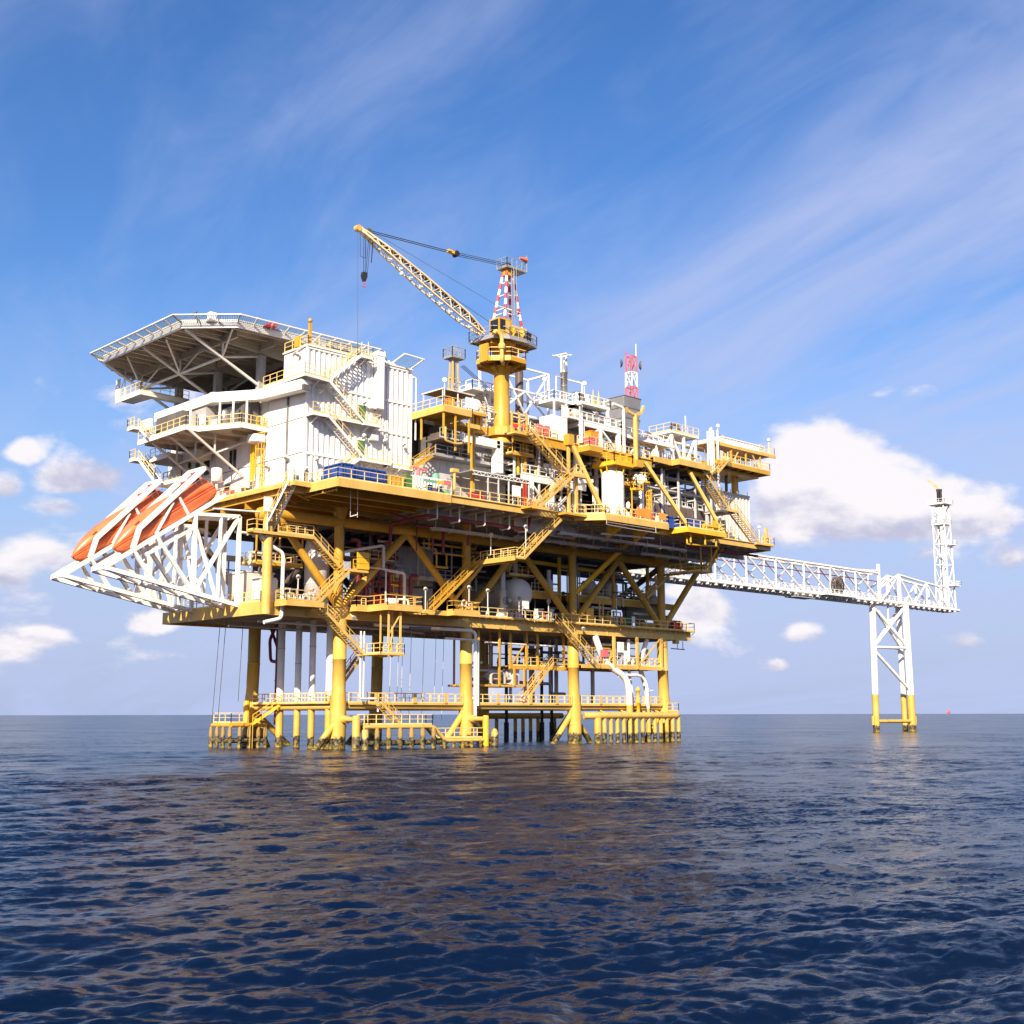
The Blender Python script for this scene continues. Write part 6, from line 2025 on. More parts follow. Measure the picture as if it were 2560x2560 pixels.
# ---- long front stairs
st = root('staircase', 'upper long yellow stair from upper deck down to the landing left of the white tank', 'staircase', (22, -10.3, 31.5))
flight(st, (24.4, -10.9, 31.6), (18.2, -10.9, 35.8), (0, 1, 0), 1.2, YEL_LIT)
MB().box(24.3, -11.2, 31.4, 27.0, -9.2, 31.55).build('landing', YEL, st)
MB().bar((24.3, -11.2, 31.35), (27.0, -11.2, 31.35), .1, .35).build('edge_beam', YEL_LIT, st)
railing(st, RLY, [[(25.4, -11.2, 31.55), (27.0, -11.2, 31.55), (27, -9.3, 31.55)]], sp=.9, w=.07)
flight(st, (19.5, -11.2, 27.0), (25.2, -11.2, 31.45), (0, 1, 0), 1.2, YEL_LIT)
MB().prism(rect(18.0, -11.3, 20.6, -9.2), 26.7, 26.9).build('landing', YEL, st)
MB().bar((18.0, -11.3, 26.75), (20.6, -11.3, 26.75), .12, .35).build('edge_beam', YEL_LIT, st)
for u, z0 in ((25.0, 26.9), (26.3, 26.9)):
    MB().bar((u, -10.3, z0), (u, -10.3, 36.2 if u < 26 else 31.4), .3).build('post', YEL_LIT, st)
MB().box(24.6, -10.8, 35.0, 25.5, -9.9, 36.3).build('post_head', YEL, st)
MB().prism(rect(23.8, -10.9, 27.5, -9.2), 26.6, 26.85).build('landing', YEL, st)
railing(st, RLY, [[(25.6, -10.8, 26.85), (27.4, -10.8, 26.85)]], w=.07)
bt = root('raking_brace', 'long yellow raking brace left of the white tank', 'brace', (27, -11, ZM))
MB().bar((25.2, -10.5, 35.4), (29.3, -12.0, 27.0), .42).build('tube', YEL_LIT, bt)
bt = root('raking_brace', 'long yellow raking brace between the white tank and the blue containers', 'brace', (42, -11, ZM))
MB().bar((39.3, -10.0, 35.0), (45.0, -12.2, 27.0), .40).build('tube', YEL_LIT, bt)
bt = root('raking_brace', 'rightmost long yellow raking brace above the blue containers', 'brace', (50, -11, ZM))
MB().bar((48.4, -10.0, 34.9), (52.2, -12.2, 27.1), .40).build('tube', YEL_LIT, bt)

# ---- tank platform and tank
tp = root('tank_platform', 'yellow edged platform projecting from the main deck under the white tank', 'platform', (34, -11, 26))
TPP = [(26.6, -9.6), (28.9, -12.5), (40.6, -12.5), (40.6, -9.0), (26.6, -9.0)]
slab(tp, YEL, TPP, ZM, .1)
for a, b in zip(TPP[:3], TPP[1:4]):
    MB().bar((a[0], a[1], ZM - .38), (b[0], b[1], ZM - .38), .16, .75).build('edge_beam', YEL_LIT, tp)
for u in (30, 32, 34, 36, 38, 40):
    MB().bar((u, -12.4, ZM - .4), (u, -8.8, ZM - .4), .16, .55).build('beam', YEL, tp)
for u in (33, 38):
    MB().extr([(u, -12.3, ZM - .7), (u, -9.0, ZM - .7), (u, -9.0, ZM - 2.2)], (.3, 0, 0)).build('bracket', YELB, tp)
railing(tp, RLY, [[(a[0], a[1], ZM) for a in TPP[:3]] + [(40.6, -9.4, ZM)]], sp=1.2, w=.075)
mb = MB()
mb.pipe([(29.0, -12.6, 26.4), (29.0, -12.6, 25.7), (34.5, -12.6, 25.6), (38.0, -12.6, 25.6), (38.0, -12.6, 26.3)], .06, 6)
mb.pipe([(29.0, -12.6, 26.0), (34.5, -12.6, 26.0), (38, -12.6, 26.0)], .05, 6)
solo(mb, 'bumper_rail', GALV, 'thin pale guard rail hung below the tank platform edge', 'rail')
tk = root('storage_tank', 'big plain white upright tank with square yellow platform round its top', 'tank', (32.9, -10.2, ZM))
MB().lathe([(1.38, .2), (1.38, 5.5), (1.3, 5.75), (.9, 6.0), (.1, 6.1)], (32.9, -10.2, ZM), n=36).build('shell', WHT, tk)
MB().lathe([(1.5, 0), (1.5, .2)], (32.9, -10.2, ZM), n=30).build('base_ring', YEL_LIT, tk)
for z in (1.9, 3.7):
    MB().lathe([(1.39, z), (1.395, z + .02), (1.39, z + .04)], (32.9, -10.2, ZM), n=36).build('weld_seam', WHT, tk)
TQ = rect(31.2, -12.0, 34.6, -8.4)
MB().prism(TQ, 33.45, 33.6).build('grating', YELB, tk)
for i in range(4):
    a, b = TQ[i], TQ[(i + 1) % 4]
    MB().bar((a[0], a[1], 33.6), (b[0], b[1], 33.6), .1, .42).build('edge_beam', YELB, tk)
mb = MB()
rail(mb, [(p[0], p[1], 33.75) for p in TQ], h=1.25, sp=1.1, w=.1, close=True)
mb.build('railing', YELB, tk, 'stuff')
for a in range(8):
    an = a * math.pi / 4 + .3
    MB().extr([(32.9 + 1.38 * math.cos(an), -10.2 + 1.38 * math.sin(an), 33.5), (32.9 + 1.75 * math.cos(an), -10.2 + 1.75 * math.sin(an), 33.5), (32.9 + 1.38 * math.cos(an), -10.2 + 1.38 * math.sin(an), 32.4)], (.12 * math.sin(an), -.12 * math.cos(an), 0)).build('bracket', YELB, tk)
mb = MB()
mb.lathe([(.5, 0), (.5, .5), (.3, .8), (.1, .9)], (32.9, -10.2, 33.1), n=12)
mb.build('manway', WHT, tk)
mb = MB()
mb.sphere((35.0, -10.8, 28.9), .3, 10, 6, (1, 1, 1.6))
mb.pipe([(34.4, -10.5, 28.0), (35.2, -10.8, 27.9), (35.6, -10.9, 27.3)], .15, 8)
solo(mb, 'level_bridle', WHTR, 'white float chamber at the right foot of the white tank', 'valve')
mb = MB()
mb.pipe([(30.9, -12.35, 27.4), (33, -12.35, 27.2), (34.2, -12.35, 26.95)], .2, 8)
tk2 = root('column_vessel', 'slim grey column vessel with round yellow platform right of the white tank', 'vessel', (38.8, -9.6, ZM))
MB().lathe([(.6, 0), (.42, .3), (.42, 6.2), (.2, 6.7), (.05, 6.8)], (38.8, -9.6, ZM), n=18).build('shell', STEEL, tk2)
MB().lathe([(.45, 5.16), (1.25, 5.16), (1.25, 5.32), (.45, 5.32)], (38.8, -9.6, ZM), n=18, caps=False).build('grating', YELB, tk2)
mb = MB()
pts = [(38.8 + 1.22 * math.cos(a), -9.6 + 1.22 * math.sin(a), ZM + 5.3) for a in [i * math.pi / 6 for i in range(12)]]
rail(mb, pts, h=1.15, sp=.7, w=.08, close=True)
mb.build('railing', YELB, tk2, 'stuff')
MB().lathe([(.9, 0), (.6, .05), (.6, .45)], (38.0, -10.2, ZM + 5.6), (-.6, -.8, 0), 16).build('round_flange', CREAM, tk2)
cg = MB()
for k in range(8):
    z = ZM + .5 + k * .55
    pts = [V((39.9 + .38 * math.cos(a), -10.0 + .38 * math.sin(a), z)) for a in [i * math.pi / 4 for i in range(9)]]
    for a, b in zip(pts, pts[1:]):
        cg.bar(a, b, .07)
for i in range(8):
    a = i * math.pi / 4
    cg.bar((39.9 + .38 * math.cos(a), -10 + .38 * math.sin(a), ZM + .5), (39.9 + .38 * math.cos(a), -10 + .38 * math.sin(a), ZM + 4.6), .06)
cg.build('ladder_cage', YELB, tk2)
c2_ = MB()
c2_.box(36.2, -11.2, ZM + 4.0, 37.4, -10.2, ZM + 4.1)
rail(c2_, [(36.2, -10.2, ZM + 4.1), (36.2, -11.2, ZM + 4.1), (37.4, -11.2, ZM + 4.1)], h=1.1, sp=.6, w=.08)
c2_.bar((36.3, -10.3, ZM), (36.3, -10.3, ZM + 4), .12)
solo(c2_, 'box_platform', YELB, 'small yellow access box platform between the white tank and the column vessel', 'platform')
for (a, b, z0, z1, lab) in ((34.6, 37.2, 27.35, 28.4, 'larger orange panel on the tank platform railing'), (38.7, 40.0, 27.45, 28.2, 'smaller orange panel at the right end of the tank platform railing')):
    mb = MB().box(a, -12.62, z0, b, -12.55, z1)
    mb.bar((a + .1, -12.58, ZM - .1), (a + .1, -12.58, z1), .05)
    mb.bar((b - .1, -12.58, ZM - .1), (b - .1, -12.58, z1), .05)
    solo(mb, 'orange_sign', ORGS, lab, 'sign')
for k in range(4):
    u = 36.0 + k * .9
    mb = MB().lathe([(.12, 0), (.2, .4), (.12, .8), (.2, .9), (.2, 1.3), (.05, 1.7)], (u, -11.4, ZM), n=8)
    solo(mb, 'hydrant', REDB if k % 2 else PINK, 'red hydrant valve behind the larger orange panel', 'valve', 'red hydrants on the tank platform')
# blue bay
by = root('container_bay', 'yellow bay platform projecting with blue containers, right of the tank platform', 'platform', (48, -10.8, 26))
BYP = rect(44.4, -12.5, 52.3, -8.9)
slab(by, YEL, BYP, ZM, .1)
for p, q in (((44.4, -9), (44.4, -12.5)), ((44.4, -12.5), (52.3, -12.5)), ((52.3, -12.5), (52.3, -9))):
    MB().bar((p[0], p[1], ZM - .3), (q[0], q[1], ZM - .3), .16, .6).build('edge_beam', YELB, by)
for u in (45.8, 47.4, 49, 50.6):
    MB().bar((u, -12.4, ZM - .35), (u, -9, ZM - .35), .14, .4).build('beam', YELB, by)
railing(by, RLY, [[(44.4, -9, ZM), (44.4, -12.5, ZM), (52.3, -12.5, ZM), (52.3, -9, ZM)]], sp=1.25, w=.08)
for u in (45.6, 48.6, 50.9):
    MB().bar((u, -12.0, ZM - .6), (u, -12.0, 25.2), .16).build('hanger', YELB, by)
container(41.6, -10.4, 44.2, -9.2, ZM, 1.5, BLU, 'left blue container half hidden behind the end of the tank platform', 3)
container(45.0, -11.6, 48.4, -10.0, ZM, 1.5, BLU, 'right blue container on the yellow bay platform', 4)
mb = MB().box(48.7, -12.0, ZM + .2, 51.8, -11.2, ZM + .95)
mb.box(49.4, -12.6, ZM + .5, 50.4, -12.55, ZM + 1.4)
solo(mb, 'cable_drum_box', YELB, 'yellow box with pale sign beside the right blue container', 'box')
for i, (a, b, lab) in enumerate(((42.6, 46.2, 'left brown louvred cooler behind the blue containers'), (46.4, 50.0, 'middle brown louvred cooler behind the blue containers'), (50.2, 53.8, 'right brown louvred cooler behind the blue containers'))):
    t = root('air_cooler', lab, 'cooler', ((a + b) / 2, -6.9, ZM))
    MB().box(a, -8.0, ZM + .1, b, -5.6, 30.6).build('body', BRN, t)
    for k in range(5):
        MB().box(a + .05 + k * .72, -8.08, ZM + .3, a + .62 + k * .72, -8.0, 30.4).build('panel', BRN, t)
mb = MB().box(40.8, -8.8, ZM + 1.2, 42.4, -7.2, 30.4)
mb.box(40.7, -8.9, 30.4, 42.5, -7.1, 30.55)
mb.box(41.0, -8.7, ZM, 42.2, -7.3, ZM + 1.2)
solo(mb, 'white_cabinet', CREAM, 'cream cabinet left of the brown coolers', 'cabinet')
# end building
eb = root('module_building', 'pale grey ribbed end building below the upper right platforms', 'building', (61, 0, ZM))
MB().box(55.6, -6.3, ZM, 66.4, 8, 34.3).build('core', CREAM, eb)
corrugated(55.6, 61.0, ZM + .05, 34.2, -6.44, .8, .1).build('cladding_panel', CREAM, eb)
corrugated(61.0, 66.4, ZM + .05, 34.2, -6.44, .8, .1).build('cladding_panel', CREAM, eb)
MB().box(55.5, -6.5, 34.2, 66.5, 8, 34.4).build('roof', CREAM, eb)
MB().box(59.5, -6.75, 29.6, 60.2, -6.45, 30.2).build('vent_box', GRYD, eb)
for u in (58, 60, 62, 64, 66):
    MB().bar((u, -6.4, 34.4), (u, -6.4, 34.9), .06).build('roof_post', GALV, eb)
# right-hand outside stair
st = root('staircase', 'long yellow outside stair in two flights down the right end building', 'staircase', (58, -9.4, ZM))
flight(st, (56.6, -10.0, 31.0), (50.9, -10.0, 36.0), (0, 1, 0), 1.2, YEL_LIT)
MB().box(56.2, -10.1, 30.8, 58.6, -8.6, 30.95).build('landing', YEL, st)
MB().bar((56.2, -10.1, 30.8), (58.6, -10.1, 30.8), .1, .3).build('edge_beam', YEL_LIT, st)
MB().box(55.0, -9.9, 30.5, 58.0, -6.4, 30.75).build('platform', GRYD, st)
railing(st, RLY, [[(57.2, -10.1, 30.95), (58.3, -10.1, 30.95)]], w=.06)
railing(st, GALV, [[(55.0, -9.9, 30.75), (57, -9.9, 30.75)]], w=.06)
flight(st, (63.6, -9.8, 27.05), (58.4, -9.8, 30.95), (0, 1, 0), 1.2, YEL_LIT)
MB().prism([(63.0, -9.9), (67.2, -9.9), (67.2, -8.0), (63.0, -8.0)], ZM - .2, ZM + .02).build('landing', YEL_LIT, st)
railing(st, RLY, [[(64.8, -9.9, ZM), (67.1, -9.9, ZM), (67.1, -8.2, ZM)]], w=.07)

# ================================================================= upper deck (z 35.8)
ud = root('upper_deck', 'upper deck with yellow edge beam carrying the crane and exhaust stacks', 'deck', (33, 6, 34.8))
slab(ud, GRYD, [(10.6, -3.9), (17.2, -3.9), (17.2, -8.6), (56, -8.6), (56, 24), (10.6, 24)], ZU - .02, .12, 'deck_plate')
MB().box(17.2, -9.0, ZU - 1.05, 41.8, -8.75, ZU).build('edge_beam', YEL, ud)
MB().box(17.2, -9.15, ZU - .06, 41.8, -8.6, ZU + .03).build('flange', YEL_LIT, ud)
MB().box(10.6, -3.9, ZU - 1.0, 17.2, -3.7, ZU).build('edge_beam', YEL, ud)
MB().box(10.6, -3.7, ZU - 1.0, 10.85, 24, ZU).build('edge_beam', YEL, ud)
for v in (-5.5, -2, 3, 8, 16):
    MB().ibeam((10.8 if v > -4 else 17.3, v, ZU - .7), (56, v, ZU - .7), .4, 1.1).build('girder', GRYD, ud)
for i in range(19):
    MB().ibeam((11.6 + i * 2.4, -8.7 if i > 2 else -3.7, ZU - .45), (11.6 + i * 2.4, 23, ZU - .45), .25, .6).build('joist', GRYD, ud)
railing(ud, RLY, [[(19.6, -8.95, ZU), (24.4, -8.95, ZU)], [(28, -8.95, ZU), (41.5, -8.95, ZU)]], sp=1.3, w=.075)
for u in (12.4, 20.6, 33.0, 46.0, 55.2):
    MB().bar((u, -7.4, ZM), (u, -7.4, ZU - .5), .36).build('column', YEL if u < 22 else GRYL, ud)
MB().box(28.0, -10.9, ZU - 1.0, 30.4, -9.0, ZU - .4).build('bracket_platform', YEL, ud)
railing(ud, RLY, [[(28, -9.2, ZU - .4), (28.0, -10.9, ZU - .4), (30.4, -10.9, ZU - .4)]], w=.06)
for (x, y, z0, z1, mat, nm, lab) in ((28.6, -10.6, ZU - .4, ZU + .75, PINK, 'lower', 'pinkish red locker on the bracket platform, below the orange one'), (28.8, -10.5, ZU + .76, ZU + 1.65, ORGS, 'upper', 'orange locker stacked on the pinkish red locker')):
    mb = MB().box(x, y, z0, x + 1.35, y + 1.1, z1)
    mb.box(x - .04, y - .04, z1 - .12, x + 1.39, y + 1.14, z1 - .04)
    solo(mb, 'locker', mat, lab, 'locker')
# yellow roofed bay next to the quarters
yb = root('roof_platform', 'yellow edged roof platform on posts between the quarters and the crane', 'platform', (8.5, -6, 34))
slab(yb, YEL, rect(6.7, -9.0, 10.8, -2.6), 37.0, .1)
for p, q in (((6.7, -2.6), (6.7, -9)), ((6.7, -9), (10.8, -9)), ((10.8, -9), (10.8, -2.6))):
    MB().bar((p[0], p[1], 36.65), (q[0], q[1], 36.65), .16, .7).build('edge_beam', YEL_LIT, yb)
for (u, v) in ((6.9, -8.8), (8.6, -8.8), (10.6, -8.8), (6.9, -5)):
    MB().bar((u, v, 32.2 if u > 7 else 33.8), (u, v, 36.4), .18).build('post', YEL, yb)
railing(yb, RLY, [[(6.8, -3, 37), (6.8, -8.9, 37), (10.7, -8.9, 37)]], sp=1.2, w=.06)
MB().box(6.9, -8.6, 39.0, 11.6, -5.0, 39.06).build('canopy_sheet', GRYD, yb)
MB().bar((6.9, -8.62, 39.0), (11.6, -8.62, 39.0), .08, .14).build('canopy_edge', CREAM, yb)
MB().bar((6.9, -8.6, 39.0), (6.9, -5.0, 39.0), .08, .14).build('canopy_edge', CREAM, yb)
for (u, v) in ((7, -8.5), (9.2, -8.5), (11.4, -8.5), (7, -5.2)):
    MB().bar((u, v, 37), (u, v, 39), .1).build('canopy_post', WHTR, yb)
MB().box(10.0, -8.98, 37.3, 11.8, -8.9, 38.5).build('white_board', WHT, yb)
MB().box(8.0, -8.2, 37.1, 9.0, -7.2, 38.2).build('orange_unit', ORGS, yb)
lb_ = root('lower_bay', 'yellow framed pipe bay below the roof platform beside the quarters', 'frame', (9, -7, 33))
MB().box(7.4, -7.6, 33.6, 11.0, -5, 33.75).build('grating', BRN, lb_)
MB().box(7.8, -7.3, 33.75, 10.4, -5.4, 34.5).build('skid', BRN, lb_)
railing(lb_, GRYL, [[(7.4, -7.6, 33.75), (11.0, -7.6, 33.75)]], w=.05)
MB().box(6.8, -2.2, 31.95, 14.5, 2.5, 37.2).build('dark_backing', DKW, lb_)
MB().pipe([(7.0, -9.0, 34.6), (7.0, -9.0, 33.1), (8.4, -9.0, 32.9), (9.4, -9.0, 33.1)], .13, 8).build('pipe', YEL_LIT, lb_)
for u in (12.6, 13.6):
    MB().bar((u, -5.2, 32.3), (u, -5.2, 36), .14).build('post', YEL, lb_)
MB().box(11.4, -6.4, 35.9, 14.6, -4.0, 36.4).build('deck_edge', YEL_LIT, lb_)
# white stair enclosure and modules
se = root('stair_tower', 'white panelled stair enclosure on the upper deck edge left of the exhaust stack', 'stair tower', (25.2, -7.6, ZU))
MB().box(23.9, -8.6, ZU + .05, 26.6, -6.6, 38.9).build('core', WHT, se)
for k in range(5):
    MB().box(23.95 + k * .53, -8.68, ZU + .1, 24.42 + k * .53, -8.6, 38.8).build('panel', WHT, se)
mb = MB()
for k in range(7):
    mb.bar((25.6 + .16 * k, -8.7, 38.9), (25.6 + .16 * k, -8.7, 40.3), .06)
for z in (39.2, 39.6, 40.0, 40.3):
    mb.bar((25.5, -8.7, z), (26.7, -8.7, z), .07)
mb.build('cage', WHT, se)
for (u, lab) in ((21.4, 'left pink cabinet on the upper deck railing by the stair head'), (22.6, 'right pink cabinet on the upper deck railing by the stair head')):
    mb = MB().box(u, -8.9, ZU + .3, u + .75, -8.3, ZU + 1.5)
    mb.box(u + .08, -8.94, ZU + .4, u + .67, -8.9, ZU + 1.4)
    solo(mb, 'pink_cabinet', PINK, lab, 'cabinet')
wf = root('white_trestle', 'white two storey steel frame with railings on the upper deck', 'frame', (32, -6.5, ZU))
for u in (29.0, 32.2, 35.6):
    for v in (-8.8, -4.4):
        MB().bar((u, v, ZU), (u, v, 38.7), .46).build('post', WHT, wf)
for v in (-8.8, -4.4):
    MB().bar((28.7, v, 38.6), (36.0, v, 38.6), .3, .55).build('beam', WHT, wf)
for u in (28.8, 35.8):
    MB().bar((u, -9, 38.55), (u, -4.2, 38.55), .3, .5).build('beam', WHT, wf)
MB().box(26.6, -8.9, 38.85, 36.2, -4.2, 38.95).build('grating', GALV, wf)
for a, b in (((29.2, ZU + .2), (31.9, 38.3)), ((35.4, ZU + .2), (32.5, 38.3))):
    MB().bar((a[0], -8.8, a[1]), (b[0], -8.8, b[1]), .24).build('diagonal', WHT, wf)
railing(wf, WHT, [[(26.6, -8.9, 38.95), (36.2, -8.9, 38.95), (36.2, -5, 38.95)]], sp=1.1, w=.09)
for u in (29.0, 33.8):
    MB().bar((u, -8.7, 38.9), (u, -8.7, 41.2), .3).build('upper_post', WHT, wf)
MB().box(28.6, -8.8, 41.1, 34.2, -5.2, 41.3).build('upper_deck_grating', WHT, wf)
railing(wf, WHT, [[(28.6, -5.4, 41.3), (28.6, -8.8, 41.3), (34.2, -8.8, 41.3), (34.2, -5.4, 41.3)]], sp=1.1, w=.09)
MB().prism([(25.4, -7.6), (29.6, -7.6), (29.6, -4.2), (25.4, -4.2)], 41.1, 41.3).build('upper_deck_grating', WHT, wf)
railing(wf, WHT, [[(25.4, -4.4, 41.3), (25.4, -7.6, 41.3), (28.6, -7.6, 41.3)]], sp=1.1, w=.09)
for u in (25.5, 27.6):
    MB().bar((u, -7.5, 38.9), (u, -7.5, 41.1), .18).build('upper_post', WHT, wf)
for (u, lab) in ((26.0, 'left'), (30.6, 'right')):
    MB().pipe([(u, -7.4, 41.3), (u, -7.4, 44.2), (28.3, -6.3, 44.6)], .1, 8).build('stay_post', WHT, wf)
mb = MB()
mb.lathe([(.1, 0), (.7, .12), (.95, .5), (.95, 5.6), (.7, 6.0), (.1, 6.1)], (28.9, -7.0, 40.1), (1, 0, 0), 20)
solo(mb, 'drum_vessel', GRY, 'dark grey weathered horizontal drum in the white frame', 'vessel')
for k in range(5):
    mb = MB().lathe([(.1, 0), (.32, .05), (.32, .9), (.15, 1.2), (.2, 1.25), (.2, 1.5)], (29.4 + k * 1.0, -7.6, 41.3), n=10)
    if k > 2:
        mb.lathe([(.14, 1.5), (.02, 2.4)], (29.4 + k, -7.6, 41.3), n=8)
    solo(mb, 'valve_pot', [WHTR, BRN, WHTR, YEL_LIT, YEL_LIT][k], 'valve pot on the top floor of the white frame', 'valve', 'valve pots on the white frame')
mb = MB()
mb.pipe([(30.0, -6.2, 41.3), (30.0, -6.2, 43.0), (31.0, -6.2, 43.4), (33.6, -6.2, 42.6)], .16, 8)
solo(mb, 'flex_pipe', GRYD, 'dark bent pipe over the top floor of the white frame', 'pipe')
es_ = root('exhaust_stack', 'polished steel exhaust stack with white frame cap on the upper deck', 'exhaust stack', (28.4, -6.4, 41))
MB().lathe([(.52, 36), (.46, 38.9), (.44, 41.3), (.44, 45.2), (.50, 45.25), (.50, 45.5), (.46, 45.55), (.42, 46.2), (.15, 46.4), (.15, 46.9)], (28.4, -6.4, 0), n=22).build('stack', STEEL, es_)
for z in (42.4, 43.6):
    MB().lathe([(.455, 0), (.455, .06)], (28.4, -6.4, z), n=20).build('band', GALV, es_)
for s in (-1, 1):
    MB().bar((28.4 + s * .45, -6.4, 45.3), (28.4 + s * .45, -6.4, 47.6), .16).build('cap_leg', WHT, es_)
    MB().bar((28.4 + s * .45, -7.3, 47.55), (28.4 + s * .45, -5.3, 47.65), .18, .14).build('cap_bar', WHT, es_)
MB().bar((27.5, -5.4, 47.6), (29.2, -5.4, 47.6), .16, .12).build('cap_bar', WHT, es_)
MB().bar((27.9, -6.9, 47.58), (29.0, -6.9, 47.58), .16, .12).build('cap_bar', WHT, es_)
mb = MB()
mb.tube((28.5, -9.1, 36), (28.5, -9.1, 39.3), .27, 12)
mb.lathe([(.05, 0), (.4, .1), (.4, .35), (.05, .6)], (28.3, -9.1, 40.6), n=10)
mb.tube((28.3, -9.1, 39.3), (28.3, -9.1, 41.0), .08, 8)
solo(mb, 'vent_pipe', WHTR, 'white vent pipe with red valve in front of the white frame', 'pipe')
mb = MB()
mb.pipe([(36.6, -8.9, ZU), (36.6, -8.9, 41.8), (34.6, -8.9, 42.0)], .2, 10)
solo(mb, 'bent_pipe', WHT, 'white upside-down L pipe between the white frame and the grey vent tower', 'pipe')
VGR = paint('vent_grey', (0.20, 0.20, 0.21), 0.5, 0.1, 0.3)
vt = root('vent_tower', 'grey louvred vent tower of stepped flaring tiers', 'vent tower', (41.6, -4.3, ZU))
zz = [36.0, 38.0, 39.2, 40.4, 41.7, 43.1, 44.6]
for k in range(6):
    e = [0, .0, .05, .1, .15, .22][k]
    mb = MB()
    x0, y0, x1, y1 = 40.1 - e, -6.0 - e, 43.0 + e, -2.6 + e
    b = [(x0 + .15, y0 + .15, zz[k]), (x1 - .15, y0 + .15, zz[k]), (x1 - .15, y1 - .15, zz[k]), (x0 + .15, y1 - .15, zz[k])]
    tpp = [(x0, y0, zz[k + 1] - .05), (x1, y0, zz[k + 1] - .05), (x1, y1, zz[k + 1] - .05), (x0, y1, zz[k + 1] - .05)]
    mb.add(b + tpp, [(3, 2, 1, 0), (4, 5, 6, 7), (0, 1, 5, 4), (1, 2, 6, 5), (2, 3, 7, 6), (3, 0, 4, 7)])
    mb.build('tier', VGR, vt)
    MB().box(x0 - .04, y0 - .04, zz[k + 1] - .05, x1 + .04, y1 + .04, zz[k + 1] + .05).build('tier_rim', GRYD, vt)
py = root('crane_rest', 'pale yellow post with Y shaped head resting the crane boom', 'boom rest', (37.2, -10.3, 34.6))
MB().tube((37.2, -10.3, 34.3), (37.2, -10.3, 40.8), .3, 14).build('post', YEL_LIT, py)
MB().bar((35.8, -10.3, 41.0), (37.2, -10.3, 40.7), .32).build('arm', YEL_LIT, py)
MB().bar((37.2, -10.3, 40.7), (38.3, -10.3, 41.2), .34).build('arm', YEL_LIT, py)
MB().bar((38.3, -10.3, 41.1), (38.9, -10.3, 42.2), .3).build('arm', YEL_LIT, py)
MB().bar((35.8, -10.3, 40.9), (35.5, -10.3, 41.4), .3).build('arm', YEL_LIT, py)
MB().box(36.6, -10.9, 34.0, 37.8, -8.9, 34.9).build('foot', YEL, py)
# lattice telecom tower
tt = root('telecom_tower', 'red and white lattice radio tower behind the grey vent tower', 'tower', (47.4, -1, ZU))
bands = [(36.0, 40.0, REDB), (40.0, 43.6, PINK), (43.6, 45.5, WHT), (45.5, 48.0, PINK), (48.0, 50.1, WHT), (50.1, 52.4, PINK)]
for z0, z1, mat in bands:
    w0 = .50 + (52.4 - z0) * .012
    w1 = .50 + (52.4 - z1) * .012
    cs0 = [V((47.4 + sx * w0, -1 + sy * w0, z0)) for sx, sy in ((-1, -1), (1, -1), (1, 1), (-1, 1))]
    cs1 = [V((47.4 + sx * w1, -1 + sy * w1, z1)) for sx, sy in ((-1, -1), (1, -1), (1, 1), (-1, 1))]
    for i in range(4):
        j = (i + 1) % 4
        MB().bar(cs0[i], cs1[i], .15).build('tower_leg', mat, tt)
        MB().bar(cs1[i], cs1[j], .12).build('tower_rung', mat, tt)
        MB().bar(cs1[i], cs0[j], .09).build('tower_brace', mat, tt)
MB().bar((47.4, -1.0, 36), (47.4, -1.0, 51.6), .2).build('cable_ladder', GRYD, tt)
for (x, y, z, r_, d) in ((46.5, -.3, 51.4, .62, (-.7, .7, 0)), (48.3, -1.6, 51.2, .66, (.75, -.65, 0))):
    MB().lathe([(.05, 0), (r_ * .6, .08), (r_, .28), (r_, .32)], (x, y, z), d, 16).build('dish', GRYD, tt)
MB().bar((47.9, -1.5, 52.4), (47.9, -1.5, 54.2), .1).build('whip', WHT, tt)
MB().bar((46.9, -.5, 52.4), (46.9, -.5, 53.2), .08).build('whip', REDB, tt)
# right hand upper platforms
rp = root('side_platform', 'yellow platform on brackets carrying the white trestle at the upper right', 'platform', (47, -8, 35.8))
RPP = [(41.8, -9.4), (45.6, -9.2), (45.6, -10.4), (52.4, -10.4), (52.4, -4), (41.8, -4)]
slab(rp, YEL, RPP, 36.3, .12)
for a, b in zip(RPP[:4], RPP[1:5]):
    MB().bar((a[0], a[1], 35.95), (b[0], b[1], 35.95), .16, .75).build('edge_beam', YEL_LIT, rp)
for u in (43, 45, 47, 49, 51):
    MB().bar((u, -9.3, 35.8), (u, -4, 35.8), .14, .6).build('beam', YEL, rp)
railing(rp, RLY, [[(46, -10.3, 36.3), (50.4, -10.3, 36.3)]], sp=1.1, w=.07)
MB().lathe([(.3, 0), (.3, 3.0), (.15, 3.3)], (49.2, -9.2, 35.2), (1, 0, 0), 12).build('drum', YELB, rp)
tr_ = root('white_trestle', 'white trestle with X braces carrying a railed roof at the upper right', 'trestle', (51, -5.5, 36.3))
C_ = [(48.3, -7.1), (53.4, -7.1), (53.4, -3.8), (48.3, -3.8)]
for (u, v) in C_ + [(50.85, -7.1)]:
    MB().bar((u, v, 36.3), (u, v, 40.7), .3).build('post', WHT, tr_)
for p, q in (((48.3, -7.1, 40.4), (50.7, -7.1, 36.6)), ((51.0, -7.1, 36.6), (53.2, -7.1, 40.4)), ((48.3, -3.9, 40.4), (48.3, -7.0, 36.8)), ((48.3, -7.0, 40.4), (48.3, -5.4, 38.4)), ((53.4, -7.0, 40.2), (53.4, -3.9, 36.6))):
    MB().bar(p, q, .25).build('diagonal', WHT, tr_)
MB().prism([(47.9, -7.4), (53.8, -7.4), (53.8, -3.4), (47.9, -3.4)], 40.7, 41.0).build('roof_plate', WHTR, tr_)
